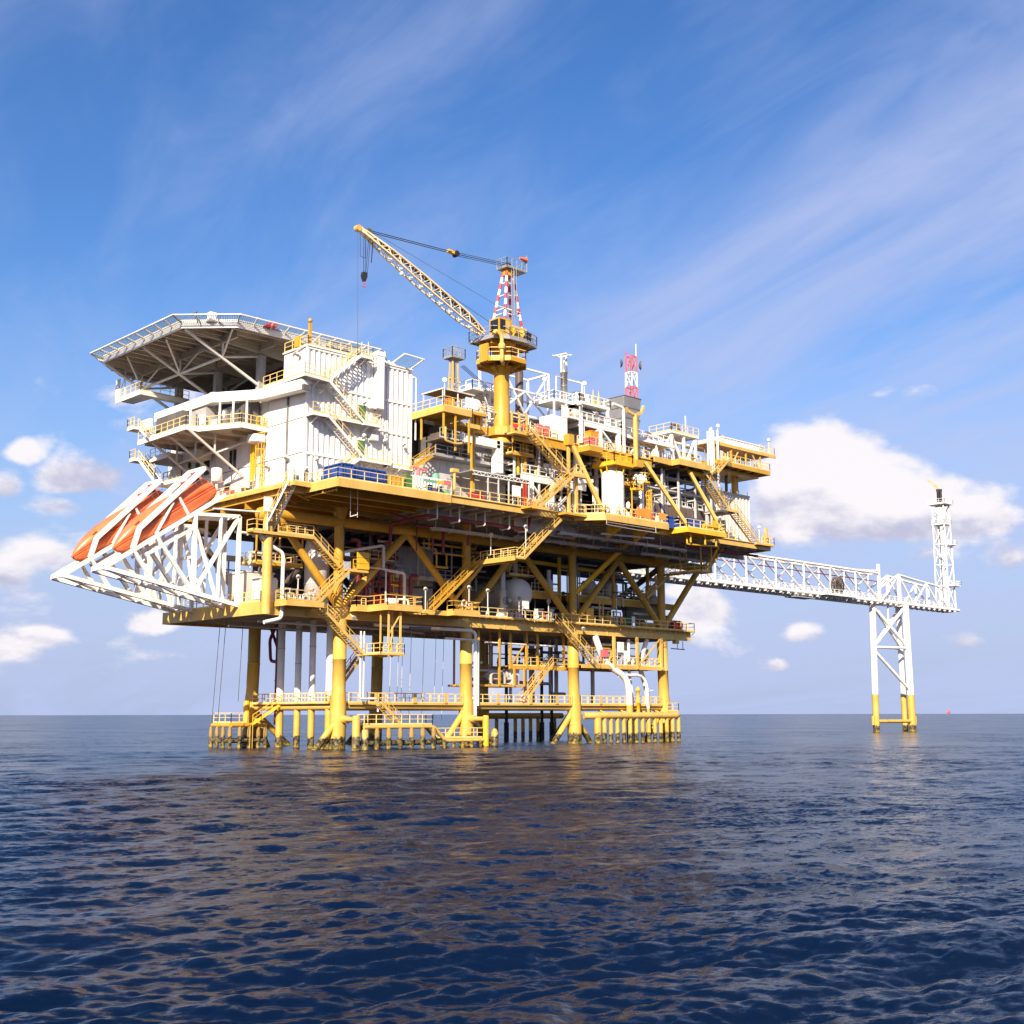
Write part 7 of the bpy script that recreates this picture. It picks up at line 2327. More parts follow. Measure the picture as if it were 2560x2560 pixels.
railing(tr_, RLY, [[(47.9, -3.6, 41), (47.9, -7.4, 41), (53.8, -7.4, 41)]], sp=1.2, w=.07)
for p in ([(46.6, -4.0, 37), (46.6, -4.0, 40.9), (47.6, -4.2, 40.9), (47.6, -4.2, 40.2)], [(49.6, -6, 41), (49.6, -6, 42.2), (50.6, -6.3, 42.3), (51.0, -6.4, 41.2)]):
    MB().pipe(p, .2, 10, .4).build('gooseneck', BRN, tr_)
MB().bar((51.5, -7.0, 41), (51.5, -7.0, 43.6), .12).build('lamp_post', WHTR, tr_)
for k, (u, h) in enumerate(((53.4, 41.4), (53.9, 41.9), (54.3, 42.1), (54.7, 41.7), (55.6, 41.9))):
    mb = MB().tube((u, -9.2, 35.8 if k < 4 else 34), (u, -9.2, h), .11 if k != 4 else .16, 8)
    solo(mb, 'vent_pipe', WHT, 'white upright vent pipe between the white trestle and the right stair', 'pipe', 'upright vent pipes at the right stair')
# far right
fr = root('flare_knockout_platform', 'yellow two level platform with long white roof box at the far upper right', 'platform', (62, -5, 37))
slab(fr, YEL, [(55.0, -9.4), (67.4, -9.4), (67.4, -2), (55.0, -2)], 37.7, .12)
for p, q in (((55, -9.4), (67.4, -9.4)), ((67.4, -9.4), (67.4, -2)), ((55, -9.4), (55, -2))):
    MB().bar((p[0], p[1], 37.4), (q[0], q[1], 37.4), .16, .55).build('edge_beam', YEL, fr)
for u in (57, 59, 61, 63, 65):
    MB().bar((u, -9.3, 37.25), (u, -2, 37.25), .14, .5).build('beam', YEL, fr)
railing(fr, RLY, [[(57.0, -9.4, 37.7), (67.4, -9.4, 37.7), (67.4, -2.2, 37.7)]], sp=1.2, w=.07)
slab(fr, YEL, [(56.0, -8.4), (70.4, -8.4), (70.4, -3), (56.0, -3)], 40.6, .12)
MB().bar((56.0, -8.4, 40.35), (70.4, -8.4, 40.35), .16, .4).build('edge_beam', YEL_LIT, fr)
railing(fr, RLY, [[(66.6, -8.3, 40.6), (70.3, -8.3, 40.6), (70.3, -3.2, 40.6)], [(55.9, -8.3, 40.6), (58.2, -8.3, 40.6)]], sp=1.1, w=.06)
for (u, v) in ((56.6, -8.2), (60.0, -8.2), (63.4, -8.2), (66.8, -8.2), (66.8, -3)):
    MB().bar((u, v, 37.7), (u, v, 40.4), .2).build('post', YEL, fr)
for a, b in ((60.2, 61.8), (66.6, 64.8)):
    MB().bar((a, -8.2, 37.9), (b, -8.2, 40.2), .15).build('diagonal', YEL_LIT, fr)
MB().tube((62.8, -6.6, 34.4), (62.8, -6.6, 37.2), .5, 14).build('column', YEL, fr)
MB().bar((60.8, -6.6, 34.4), (60.8, -6.6, 37.2), .3).build('column', GRYD, fr)
MB().box(57, -8.4, 36.6, 66, -3, 37.0).build('girder', YEL, fr)
flight(fr, (54.0, -10.3, 35.6), (56.9, -10.3, 38.0), (0, 1, 0), 1.0, YEL_LIT)
t = root('roof_box', 'long white roof box on top of the far right platform', 'roof unit', (63, -6, 40.7))
MB().box(58.6, -7.8, 40.75, 68.0, -3.6, 41.6).build('body', WHT, t)
MB().box(58.5, -7.9, 41.6, 68.1, -3.5, 41.75).build('lid', WHT, t)
for k in range(12):
    MB().box(58.8 + k * .77, -7.86, 40.8, 58.9 + k * .77, -7.8, 41.6).build('rib', WHT, t)
mb = MB()
mb.bar((69.4, -8, 40.6), (69.4, -8, 42.6), .09)
mb.sphere((69.4, -8, 42.8), .28, 8, 6)
solo(mb, 'lamp_post', WHTR, 'lamp post at the far right end of the white roof box', 'lamp post')
mb = MB().box(56.0, -8.0, 38.0, 58.4, -7.2, 39.6)
mb.lathe([(.1, 0), (.45, .1), (.45, 2.2), (.1, 2.3)], (58.8, -7.6, 38.6), (1, 0, 0), 12)
solo(mb, 'exchanger', CREAM, 'cream exchanger under the far right platform', 'exchanger')

# pipe racks that fill the open bays between main and upper deck
def pipe_rack(lab, u0, u1, v, zs, posts, mat=GRYL):
    t = root('pipe_rack', lab, 'pipe rack', ((u0 + u1) / 2, v, zs[0][0]))
    for i, (z, dv, r_, m_) in enumerate(zs):
        MB().tube((u0 + (i % 3) * .5, v + dv, z), (u1 - (i % 2) * .7, v + dv, z), r_, 8).build('pipe', m_, t)
    for p in posts:
        MB().bar((p, v - .7, ZM), (p, v - .7, 35.2), .22).build('post', mat, t)
        for z in sorted({round(q[0], 1) for q in zs})[::3]:
            MB().bar((p, v - .8, z - .3), (p, v + 2.4, z - .3), .16).build('cross_arm', mat, t)


rnd = random.Random(21)
zsr = [(30.9 + .42 * k + rnd.uniform(-.1, .1), rnd.uniform(-.6, 2.2), rnd.choice((.08, .12, .16, .2)), rnd.choice((GRYL, GALV, WHTR, GRY, STEEL))) for k in range(10)]
pipe_rack('grey pipe rack under the upper deck above the brown coolers', 40.5, 55.4, -7.6, zsr, (41.2, 44.6, 48.0, 51.5, 55))
zsl = [(31.6 + .4 * k + rnd.uniform(-.1, .1), rnd.uniform(0, 2.6), rnd.choice((.08, .12, .16, .22)), rnd.choice((GRYL, GALV, WHTR, GRY, STEEL))) for k in range(9)]
pipe_rack('grey pipe rack behind the upper long stair under the upper deck', 18.4, 31.0, -6.4, zsl, (19.2, 23.0, 27.0, 30.4))
zsb = [(28.0 + .36 * k + rnd.uniform(-.1, .1), rnd.uniform(0, 2.0), rnd.choice((.07, .1, .14)), rnd.choice((GRYL, WHTR, CREAM, STEEL, REDP, YEL))) for k in range(8)]
pipe_rack('low pipe rack on the main deck beneath the white gallery', 20.6, 30.6, -6.0, zsb, (20.9, 25.8, 30.2), WHTR)
# little fittings along the deck edges
def fittings(n, u, v, z, seed, lab, grp):
    r = random.Random(seed)
    for i in range(n):
        x, y = r.uniform(*u), r.uniform(*v)
        mb = MB()
        k = r.randrange(4)
        if k == 0:
            h = r.uniform(.5, 1.2)
            mb.box(x, y, z + .3, x + r.uniform(.3, .7), y + .3, z + .3 + h)
            mb.bar((x + .1, y + .15, z), (x + .1, y + .15, z + .3), .08)
            m_ = r.choice((WHTR, GRYL, CREAM, GALV))
        elif k == 1:
            mb.lathe([(.06, 0), (.06, .5), (.16, .55), (.16, .7), (.08, .75), (.08, 1.0), (.2, 1.02), (.2, 1.06)], (x, y, z), n=8)
            m_ = r.choice((REDB, YELB, GRYL, WHTR))
        elif k == 2:
            mb.lathe([(.05, 0), (.26, .05), (.26, .7), (.1, .9)], (x, y, z), n=10)
            mb.tube((x, y, z + .9), (x, y, z + 1.6), .05, 6)
            m_ = r.choice((WHTR, STEEL, CREAM, GRY))
        else:
            mb.pipe([(x, y, z), (x, y, z + 1.1), (x + .9, y, z + 1.1), (x + .9, y, z)], .07, 6, .2)
            mb.lathe([(.13, -.05), (.13, .05)], (x + .45, y, z + 1.1), (1, 0, 0), 8)
            m_ = r.choice((YEL, GRYL, WHTR, REDP))
        solo(mb, 'deck_fitting', m_, lab, 'fitting', grp)


fittings(26, (20.5, 28), (-8.8, -7.2), ZM, 31, 'small pipe fitting or box on the main deck edge under the long stairs', 'fittings under the long stairs')
fittings(18, (29.5, 40), (-12.2, -9.6), ZM, 32, 'small fitting on the tank platform around the white tank', 'fittings on the tank platform')
fittings(24, (19, 41), (-8.7, -7.2), ZU, 33, 'small fitting on the upper deck edge behind its railing', 'fittings on the upper deck edge')
fittings(14, (42.5, 52), (-9, -4.5), 36.3, 34, 'small fitting on the platform under the white trestle', 'fittings under the white trestle')
fittings(14, (56.5, 66.5), (-9.2, -6), 37.7, 35, 'small fitting on the far right yellow platform', 'fittings on the far right platform')
fittings(16, (39, 52), (-.8, 3), 9.9, 36, 'small fitting on the hanging deck between the right-hand legs', 'fittings on the right hanging deck')
fittings(22, (18, 56), (-.2, 1.6), ZT, 37, 'small fitting behind the lower deck railing, right half', 'fittings on the lower deck, right')
fittings(12, (-9, -3.5), (-.1, 2.4), ZT, 38, 'small fitting behind the lower deck railing at the left end', 'fittings on the lower deck, left')
fittings(12, (27, 36), (-8.4, -5), 38.95, 39, 'small fitting on the lower floor of the white frame', 'fittings on the white frame')

# railed inner floors and frames that fill the topsides
def inner_floor(lab, u0, v0, u1, v1, z, mat, rmat, hang):
    t = root('inner_floor', lab, 'floor', ((u0 + u1) / 2, (v0 + v1) / 2, z - .2))
    MB().box(u0, v0, z - .12, u1, v1, z).build('grating', mat, t)
    MB().bar((u0, v0, z - .12), (u1, v0, z - .12), .1, .34).build('edge_beam', mat, t)
    railing(t, rmat, [[(u0, v1, z), (u0, v0, z), (u1, v0, z), (u1, v1, z)]], sp=1.1, w=.065)
    n = max(2, round((u1 - u0) / 3.5))
    for i in range(n + 1):
        x = u0 + (u1 - u0) * i / n
        MB().bar((x, v0 + .1, z), (x, v0 + .1, z + hang), .14).build('hanger', mat, t)
    return t


inner_floor('grey railed inner floor above the brown coolers, right of the column vessel', 40.2, -6.9, 55.0, -3.5, 31.0, GRYL, WHTR, 4.0)
inner_floor('white railed inner floor between the gallery and the white truss', 24.5, -6.6, 33.0, -3.0, 33.2, WHTR, WHTR, 2.2)
inner_floor('small yellow railed floor behind the column vessel', 36.0, -8.2, 41.0, -6.0, 32.4, YEL, RLY, 2.4)
inner_floor('yellow railed floor hung at the left edge behind the grey canopy', 18.2, -8.0, 21.5, -6.2, 33.6, YEL, RLY, 1.6)
inner_floor('white railed floor over the upper deck between white frame and white trestle', 36.8, -8.2, 47.4, -5.6, 38.6, WHT, WHT, -2.7)
inner_floor('yellow railed floor left of the crane pedestal foot', 11.6, -6.2, 15.6, -4.2, 37.9, YEL, RLY, -1.6)
inner_floor('grey railed floor inside the lower deck truss behind the second diagonal', 9.0, 2.0, 17.6, 4.4, 19.4, GRY, GALV, 4.5)
inner_floor('yellow railed floor inside the truss at the left end above the machine hood', -8.8, 3.0, -3.0, 6.4, 19.6, YEL, RLY, 4.4)
inner_floor('brown railed floor high in the truss above the hose platform', 1.5, 1.6, 8.6, 4.0, 20.8, BRN, RLY, 3.2)
for i, (x, y, z0, r_, h, mat, lab) in enumerate(((43.5, -5.2, 31.0, .7, 2.4, GRYL, 'grey upright pot on the grey inner floor, left'), (47.2, -5.2, 31.0, .6, 2.0, CREAM, 'cream upright pot on the grey inner floor, middle'), (51.6, -5.0, 31.0, .8, 2.6, STEEL, 'steel upright pot on the grey inner floor, right'),
                                           (27.0, -5.2, 33.2, .5, 1.5, WHTR, 'white pot on the white inner floor behind the long stair'), (31.0, -5.0, 33.2, .6, 1.6, GRYL, 'grey pot on the white inner floor beside the white truss'), (40.6, -7.0, 36.0, .6, 2.2, WHTR, 'white upright tank beneath the railed floor left of the white trestle'),
                                           (38.6, -7.0, 36.0, .5, 1.9, STEEL, 'steel upright tank beneath the railed floor right of the white frame'), (44.2, -7.4, 36.3, .5, 2.0, CREAM, 'cream upright tank on the platform left of the white trestle'))):
    mb = MB().lathe([(.1, 0), (r_, .06), (r_, h * .8), (r_ * .7, h * .95), (.1, h)], (x, y, z0), n=16)
    mb.lathe([(r_ + .03, h * .4), (r_ + .03, h * .45)], (x, y, z0), n=16)
    mb.tube((x, y, z0 + h), (x, y, z0 + h + .5), .08, 6)
    solo(mb, 'upright_pot', mat, lab, 'vessel')

# ================================================================= main crane
CU, CV = 18.2, -6.0
cr = root('pedestal_crane', 'tall yellow pedestal crane with lattice boom raised over the quarters', 'crane', (CU, CV, 34.2))
MB().lathe([(1.35, 34.3), (1.35, 36.5), (1.1, 36.6), (.94, 36.9), (.92, 43.2), (1.0, 43.4), (1.5, 44.0)], (CU, CV, 0), n=28).build('pedestal', YEL, cr)
MB().prism([(CU + 1.9 * math.cos(a), CV + 1.9 * math.sin(a)) for a in [math.pi / 8 + i * math.pi / 4 for i in range(8)]], 35.6, 36.6).build('pedestal_base', YEL, cr)
MB().lathe([(1.75, 34.6), (1.75, 34.75)], (CU, CV, 0), n=28).build('base_ring', GRYD, cr)
P8 = [(CU + 3.1 * math.cos(a), CV + 3.1 * math.sin(a)) for a in [math.pi / 8 + i * math.pi / 4 for i in range(8)]]
MB().prism(P8, 44.45, 44.6).build('lower_platform', YEL, cr)
for i in range(8):
    a, b = P8[i], P8[(i + 1) % 8]
    MB().bar((a[0], a[1], 44.4), (b[0], b[1], 44.4), .12, .5).build('edge_beam', YEL, cr)
    MB().extr([(CU + .8 * math.cos(math.pi / 8 + i * math.pi / 4), CV + .8 * math.sin(math.pi / 8 + i * math.pi / 4), 44.4), (a[0], a[1], 44.4), (CU + .86 * math.cos(math.pi / 8 + i * math.pi / 4), CV + .86 * math.sin(math.pi / 8 + i * math.pi / 4), 43.2)], (.05, .05, 0)).build('bracket', YEL, cr)
mb = MB()
rail(mb, [(p[0], p[1], 44.6) for p in P8], h=1.15, sp=1.0, w=.08, close=True)
mb.build('railing', RLY, cr, 'stuff')
MB().lathe([(.95, 44.6), (.95, 45.6), (1.15, 45.7), (1.15, 46.2), (1.4, 46.3), (1.75, 46.9)], (CU, CV, 0), n=28).build('slew_bearing', YEL, cr)
MB().box(CU - 3.1, CV - .9, 44.2, CU - 2.85, CV + .5, 46.3).build('cabinet', YEL, cr)
MB().pipe([(CU - 1.6, CV - 2.0, 43.9), (CU - 2.2, CV - 2.4, 44.0), (CU - 2.2, CV - 2.4, 47.0), (CU - 2.9, CV - 2.2, 47.5), (CU - 3.2, CV - 2.1, 47.1)], .24, 12, .5).build('gooseneck_vent', YEL_LIT, cr)
MB().lathe([(.36, 0), (.42, .2), (.42, .5), (.3, .7)], (CU - 2.2, CV - 2.4, 45.4), n=12).build('vent_silencer', YEL_LIT, cr)
RP_ = [(CU - 2.9, CV - 1.6), (CU - 1.1, CV - 2.6), (CU + 1.6, CV - 2.7), (CU + 4.0, CV - 1.9), (CU + 4.0, CV + 1.9), (CU - 3.2, CV + 2.2)]
MB().prism(RP_, 47.0, 47.12).build('rotating_platform', GALV, cr)
for i in range(len(RP_)):
    a, b = RP_[i], RP_[(i + 1) % len(RP_)]
    MB().bar((a[0], a[1], 46.95), (b[0], b[1], 46.95), .1, .3).build('edge_beam', GALV, cr)
mb = MB()
rail(mb, [(p[0], p[1], 47.12) for p in RP_], h=1.15, sp=1.2, w=.075, close=True)
mb.build('railing', GALV, cr, 'stuff')
for v in (-1, 1):
    MB().ibeam((CU - 2.6, CV + v, 46.65), (CU + 3.4, CV + v, 46.65), .35, .6).build('bed_beam', YEL, cr)
cab = MB().box(CU - 2.4, CV - 2.2, 47.15, CU - .4, CV - .5, 49.3).build('cab', YEL, cr)
MB().box(CU - 2.3, CV - 2.24, 47.9, CU - 1.5, CV - 2.2, 49.1).build('cab_window', GLASS, cab)
MB().box(CU - 2.44, CV - 2.0, 47.7, CU - 2.4, CV - .7, 49.1).build('cab_window', GLASS, cab)
MB().box(CU - 1.3, CV - 2.24, 47.3, CU - .65, CV - 2.2, 49.0).build('cab_door', YEL_LIT, cab)
MB().box(CU - .3, CV - 1.6, 47.15, CU + 2.2, CV + 1.4, 48.6).build('machinery_house', YEL, cr)
MB().lathe([(.6, 0), (.6, .1), (.4, .12), (.4, 1.4), (.6, 1.42), (.6, 1.5)], (CU - .2, CV - 2.0, 47.9), (1, 0, 0), 16).build('winch_drum', YELB, cr)
MB().lathe([(.55, 0), (.55, .1), (.3, .12), (.3, .5), (.55, .52), (.55, .6)], (CU + 2.6, CV - 1.4, 48.0), (.2, -1, 0), 16).build('winch_drum', DKW, cr)
MB().box(CU + 1.9, CV - 1.9, 47.15, CU + 3.4, CV - .6, 48.0).build('counter_box', BRN, cr)
for (p, q) in (((CU - .6, CV - 1.3, 48.9), (CU + 2.8, CV - 1.3, 48.9)), ((CU - .6, CV + 1.2, 48.9), (CU + 2.8, CV + 1.2, 48.9))):
    MB().bar(p, q, .3, .35).build('frame_beam', YEL_LIT, cr)
# striped mast legs, one piece per colour band
TX = CU + .95
for (bx, by_, tx, ty) in ((CU - .6, CV - 1.15, TX - .35, CV - .3), (CU - .6, CV + 1.15, TX - .35, CV + .3), (CU + 2.5, CV - 1.0, TX + .55, CV - .3), (CU + 2.5, CV + 1.0, TX + .55, CV + .3)):
    b, t_ = V((bx, by_, 48.6)), V((tx, ty, 56.2))
    MB().tube(V((bx, by_, 47.1)), b, .2, 10).build('mast_foot', YEL_LIT, cr)
    for k in range(10):
        MB().tube(b + (t_ - b) * (k / 10), b + (t_ - b) * ((k + 1) / 10), .18, 10).build('mast_band', WHT if k % 2 == 0 else REDB, cr)
for z in (50.6, 51.2, 53.0, 54.6):
    f = (z - 48.6) / 7.6
    x0, x1 = CU - .6 + (TX - .35 - CU + .6) * f, CU + 2.5 + (TX + .55 - CU - 2.5) * f
    y = 1.1 * (1 - f) + .3 * f
    MB().bar((x0, CV - y, z), (x1, CV - y, z), .09).build('mast_rung', WHTR, cr)
    MB().bar((x0, CV - y, z), (x0, CV + y, z), .09).build('mast_rung', WHTR, cr)
MB().bar((CU - 1.6, CV - 1.0, 51.1), (CU + 2.2, CV - .9, 51.1), .14, .1).build('mast_platform', WHTR, cr)
mb = MB()
for z in [49 + .35 * k for k in range(21)]:
    mb.bar((CU + .55 + .055 * (z - 49), CV - 1.25 + .07 * (z - 49), z), (CU + 1.0 + .055 * (z - 49), CV - 1.25 + .07 * (z - 49), z), .045)
for o in (0, .45):
    mb.bar((CU + .55 + o, CV - 1.25, 49), (CU + .95 + o, CV - .73, 56.4), .06)
    mb.bar((CU + .45 + o, CV - 1.7, 50.2), (CU + .85 + o, CV - 1.2, 56.4), .05)
mb.build('mast_ladder', GALV, cr)
MB().box(TX - .9, CV - .9, 56.4, TX + 2.4, CV + .9, 56.5).build('mast_top_platform', GALV, cr)
mb = MB()
rail(mb, [(TX - .9, CV + .9, 56.5), (TX - .9, CV - .9, 56.5), (TX + 2.4, CV - .9, 56.5), (TX + 2.4, CV + .9, 56.5)], h=1.15, sp=.8, w=.07)
mb.bar((TX + 2.4, CV - .9, 56.5), (TX + 2.4, CV - .9, 58.6), .1)
mb.build('railing', GALV, cr, 'stuff')
MB().lathe([(.38, -.35), (.38, .35)], (TX, CV, 56.9), (0, 1, 0), 16).build('mast_sheave', GRYD, cr)
MB().box(TX - .5, CV - .5, 55.6, TX + .7, CV + .5, 56.4).build('mast_head', YEL, cr)
MB().lathe([(.32, 0), (.12, 1.2)], (TX + 2.3, CV - .9, 58.0), (-1, -.1, -.05), 10).build('wind_sock', ORG, cr)
# boom
FO, TI = V((CU - 3.0, CV, 47.6)), V((-2.4, CV, 55.3))
bd = (TI - FO).normalized()
up_ = V((0, 0, 1))
side = V((0, 1, 0))
nrm_ = side.cross(bd).normalized()
if nrm_.z < 0:
    nrm_ = -nrm_
LB = (TI - FO).length


def sect(s):
    f = s / LB
    h = .35 + .75 * min(1, f / .18) if f < .18 else (1.1 if f < .55 else 1.1 - .75 * (f - .55) / .45)
    w = .7 + .5 * min(1, f / .15) if f < .8 else 1.2 - .7 * (f - .8) / .2
    c = FO + bd * s
    return [c - side * w / 2 - nrm_ * h / 2, c + side * w / 2 - nrm_ * h / 2, c + side * w / 2 + nrm_ * h / 2, c - side * w / 2 + nrm_ * h / 2]


ns = 24
secs = [sect(LB * i / ns) for i in range(ns + 1)]
bo = bpy.data.objects.new('boom', None)
COL.objects.link(bo)
bo.parent = cr
BASE[bo.name] = BASE[cr.name]
for k in range(4):
    mb = MB()
    for i in range(ns):
        mb.bar(secs[i][k], secs[i + 1][k], .15)
    mb.build('boom_chord', CRM, bo)
for i in range(ns):
    for k in range(4):
        j = (k + 1) % 4
        a, b = (secs[i][k], secs[i + 1][j]) if i % 2 == 0 else (secs[i][j], secs[i + 1][k])
        MB().bar(a, b, .075).build('boom_lacing', CRM, bo)
mb = MB()
for i in range(ns):
    a = (secs[i][2] + secs[i][3]) / 2 + nrm_ * .12
    b = (secs[i + 1][2] + secs[i + 1][3]) / 2 + nrm_ * .12
    mb.bar(a, b, .55, .04, nrm_)
mb.build('boom_walkway', BRN, bo)
for s in (.12, .3, .42, .54, .66, .78):
    c = FO + bd * LB * s + nrm_ * .75
    MB().bar(c - bd * .7, c + bd * .7, .3, .14, nrm_).build('rope_guard', GRYD, bo)
MB().bar(TI - bd * 1.8, TI + bd * .7, .5, .5, nrm_).build('boom_head', CRM, bo)
MB().lathe([(.34, -.3), (.34, .3)], TI + bd * .7 - nrm_ * .1, (0, 1, 0), 14).build('head_sheave', YEL_LIT, bo)
MB().lathe([(.36, -.25), (.36, .25)], TI - bd * .6 + nrm_ * .45, (0, 1, 0), 14).build('head_sheave', GRYD, bo)
MB().sphere(FO + bd * LB * .67 - nrm_ * .95, .25, 8, 6).build('boom_lamp', WHT, bo)
# ropes, pendant block, hook block
PB = TI + (V((TX, CV, 56.9)) - TI) * .605 + V((0, 0, .0))
for s in (-.22, .22):
    MB().bar(TI - bd * .5 + nrm_ * .5 + side * s, PB - V((.5, 0, 0)) + side * s, .07).build('pendant_rope', DKW, cr)
    for dz in (0, .22):
        MB().bar(PB + V((.4, 0, 0)) + side * s + V((0, 0, dz - .1)), V((TX, CV + s, 56.9 + dz)), .05).build('luffing_rope', DKW, cr)
MB().bar(PB - V((.9, 0, -.1)), PB + V((.1, 0, 0)), .45, .32).build('pendant_block', YELB, cr)
MB().lathe([(.36, -.3), (.36, .3)], PB + V((.3, 0, 0)), (0, 1, 0), 14).build('pendant_sheave', DKW, cr)
MB().bar(TI + nrm_ * .6, V((CU - 1.3, CV - .9, 51.1)), .035).build('hoist_rope', GRYD, cr)
MB().bar(FO + bd * LB * .45 + nrm_ * .8, V((CU - 1.0, CV, 49.0)), .05).build('hoist_rope', GRYD, cr)
HB = TI + bd * -.2 + V((.1, 0, -5.0))
for s in (-.15, .15):
    MB().bar(HB + side * s + V((0, 0, .3)), TI + side * s + bd * -.3, .04).build('fall_rope', DKW, cr)
    MB().bar(HB + side * s + V((.3, 0, .3)), TI + side * s - bd * 1.0, .04).build('fall_rope', DKW, cr)
MB().extr([HB + V((-.25, -.2, .5)), HB + V((.25, -.2, .5)), HB + V((.33, -.2, .1)), HB + V((.1, -.2, -.5)), HB + V((-.1, -.2, -.5)), HB + V((-.33, -.2, .1))], (0, .4, 0)).build('hook_block', DKW, cr)
mb = MB()
hk = [HB + V((.0, 0, -.5)), HB + V((0, 0, -.75)), HB + V((.15, 0, -.9)), HB + V((.1, 0, -1.1)), HB + V((-.08, 0, -1.1)), HB + V((-.15, 0, -.98))]
mb.pipe(hk, .06, 8, .1)
mb.build('hook', REDB, cr)
MB().bar(TI + bd * .75, V((-.3, -2.6, 44.0)), .04).build('whip_line', GRYD, cr)
MB().pipe([TI + bd * .3 + V((0, .1, -.2)), TI + V((-.2, .1, -2.8)), TI + V((.55, .1, -2.9)), TI - bd * .5 + V((0, .1, -.3))], .025, 5).build('whip_slack', DKW, cr)
MB().bar(TI - bd * 1.5, HB + V((1.0, .1, 1.9)), .08).build('fall_rope', DKW, cr)

# ================================================================= second crane and lattice cage
c2r = root('pedestal_crane', 'smaller yellow rear crane mast with railed top behind the main crane', 'crane', (23, 8, ZU))
TP = V((22.8, 8.0, 49.0))
for (x, y) in ((21.9, 7.4), (23.8, 7.4), (22.0, 8.8), (23.7, 8.8)):
    MB().bar((x, y, ZU), (TP.x + (x - 22.8) * .4, TP.y + (y - 8.2) * .4, 48.8), .17).build('mast_leg', YEL_LIT, c2r)
for z in (38, 40, 42, 43.5, 45, 46.4):
    f = 1 - .6 * (z - ZU) / 13
    for s in (-1, 1):
        MB().bar((22.8 - .95 * f, 8.1 + s * .7 * f, z), (22.8 + .95 * f, 8.1 + s * .7 * f, z), .09).build('mast_rung', YEL_LIT, c2r)
        MB().bar((22.8 + s * .95 * f, 8.1 - .7 * f, z), (22.8 + s * .95 * f, 8.1 + .7 * f, z), .09).build('mast_rung', YEL_LIT, c2r)
MB().box(21.8, 7.1, 49.0, 24.0, 8.9, 49.1).build('top_platform', GALV, c2r)
mb = MB()
rail(mb, rect3 := [(21.8, 7.1, 49.1), (24.0, 7.1, 49.1), (24.0, 8.9, 49.1), (21.8, 8.9, 49.1)], h=1.3, sp=.9, w=.08, close=True)
mb.build('railing', GALV, c2r, 'stuff')
mb = MB()
for k in range(5):
    mb.bar((22.5 + k * .18, 7.9, 49), (22.5 + k * .18, 7.9, 50.9), .07)
mb.build('top_ladder', GALV, c2r)
MB().lathe([(.5, 0), (.55, .2), (.55, 1.2), (.4, 1.5)], (25.6, 8.0, 44.6), n=12).build('exhaust', CREAM, c2r)
for s in (0, .3, .6):
    MB().bar((24.2, 7.6 + s, 48.4), (31.0, 6.6 + s, 44.2), .06).build('luffing_rope', DKW, c2r)
bo2 = bpy.data.objects.new('boom', None)
COL.objects.link(bo2)
bo2.parent = c2r
BASE[bo2.name] = BASE[c2r.name]
A0, A1 = V((24.5, 7.4, 42.4)), V((30.2, 6.2, 46.8))
d_ = (A1 - A0).normalized()
for (sy, sz) in ((-.6, -.5), (.6, -.5), (-.6, .5), (.6, .5)):
    MB().bar(A0 + V((0, sy, sz)), A1 + V((0, sy, sz)), .14).build('boom_chord', WHT, bo2)
for i in range(9):
    p, q = A0 + (A1 - A0) * i / 9, A0 + (A1 - A0) * (i + 1) / 9
    for (a, b) in (((-.6, -.5), (-.6, .5)), ((.6, -.5), (.6, .5)), ((-.6, .5), (.6, .5))):
        MB().bar(p + V((0, *a)), q + V((0, *b)), .09).build('boom_lacing', WHT, bo2)
t = root('lattice_gantry', 'white open lattice gantry with stairs left behind the crane pedestal', 'gantry', (25, 1, ZU))
for (x, y) in ((20.4, -1.5), (23.6, -1.5), (20.4, 1.5), (23.6, 1.5)):
    MB().bar((x, y, ZU), (x, y, 42.2), .22).build('post', WHT, t)
for z in (38.2, 40.2, 42.2):
    for y in (-1.5, 1.5):
        MB().bar((17.6 if z > 41 else 20.4, y, z), (23.6, y, z), .2).build('beam', WHT, t)
    for x in (20.4, 23.6):
        MB().bar((x, -1.5, z), (x, 1.5, z), .2).build('beam', WHT, t)
for z0 in (36, 38.2, 40.2):
    MB().bar((20.4, -1.5, z0), (23.6, -1.5, z0 + 2), .16).build('diagonal', WHT, t)
    MB().bar((23.6, -1.5, z0), (20.4, -1.5, z0 + 2), .16).build('diagonal', WHT, t)
MB().box(17.4, -1.7, 42.2, 23.8, 1.7, 42.3).build('grating', WHTR, t)
railing(t, WHT, [[(17.4, 1.7, 42.3), (17.4, -1.7, 42.3), (23.8, -1.7, 42.3)]], sp=1.0, w=.1)
flight(t, (24.0, -1.2, 36.2), (19.6, -1.2, 42.2), (0, 1, 0), 1.0, WHT)
sg = root('stack_cage', 'tall white lattice cage round a brown exhaust pipe right of the crane pedestal', 'tower', (33.5, 8, ZU))
X = (29.2, 38.2)
for x in X:
    for y in (6, 10):
        MB().bar((x, y, ZU), (x, y, 49.6), .26).build('post', WHT, sg)
for z in (43.0, 46.3, 49.5):
    for y in (6, 10):
        MB().bar((X[0], y, z), (X[1], y, z), .22).build('beam', WHT, sg)
    for x in X:
        MB().bar((x, 6, z), (x, 10, z), .22).build('beam', WHT, sg)
for y in (6,):
    for p, q in (((29.2, 49.4), (33.7, 43.2)), ((38.2, 49.4), (33.7, 43.2)), ((29.2, 43), (33.7, 46.3)), ((33.7, 46.3), (38.2, 43)), ((38.2, 43), (33.7, 38)), ((29.2, 43), (33.7, 38))):
        MB().bar((p[0], y, p[1]), (q[0], y, q[1]), .2).build('diagonal', WHT, sg)
MB().box(29.0, 5.9, 42.7, 38.4, 10.1, 42.85).build('grating', GALV, sg)
MB().tube((34.6, 8, ZU), (34.6, 8, 49.6), .55, 16).build('exhaust_pipe', BRN, sg)
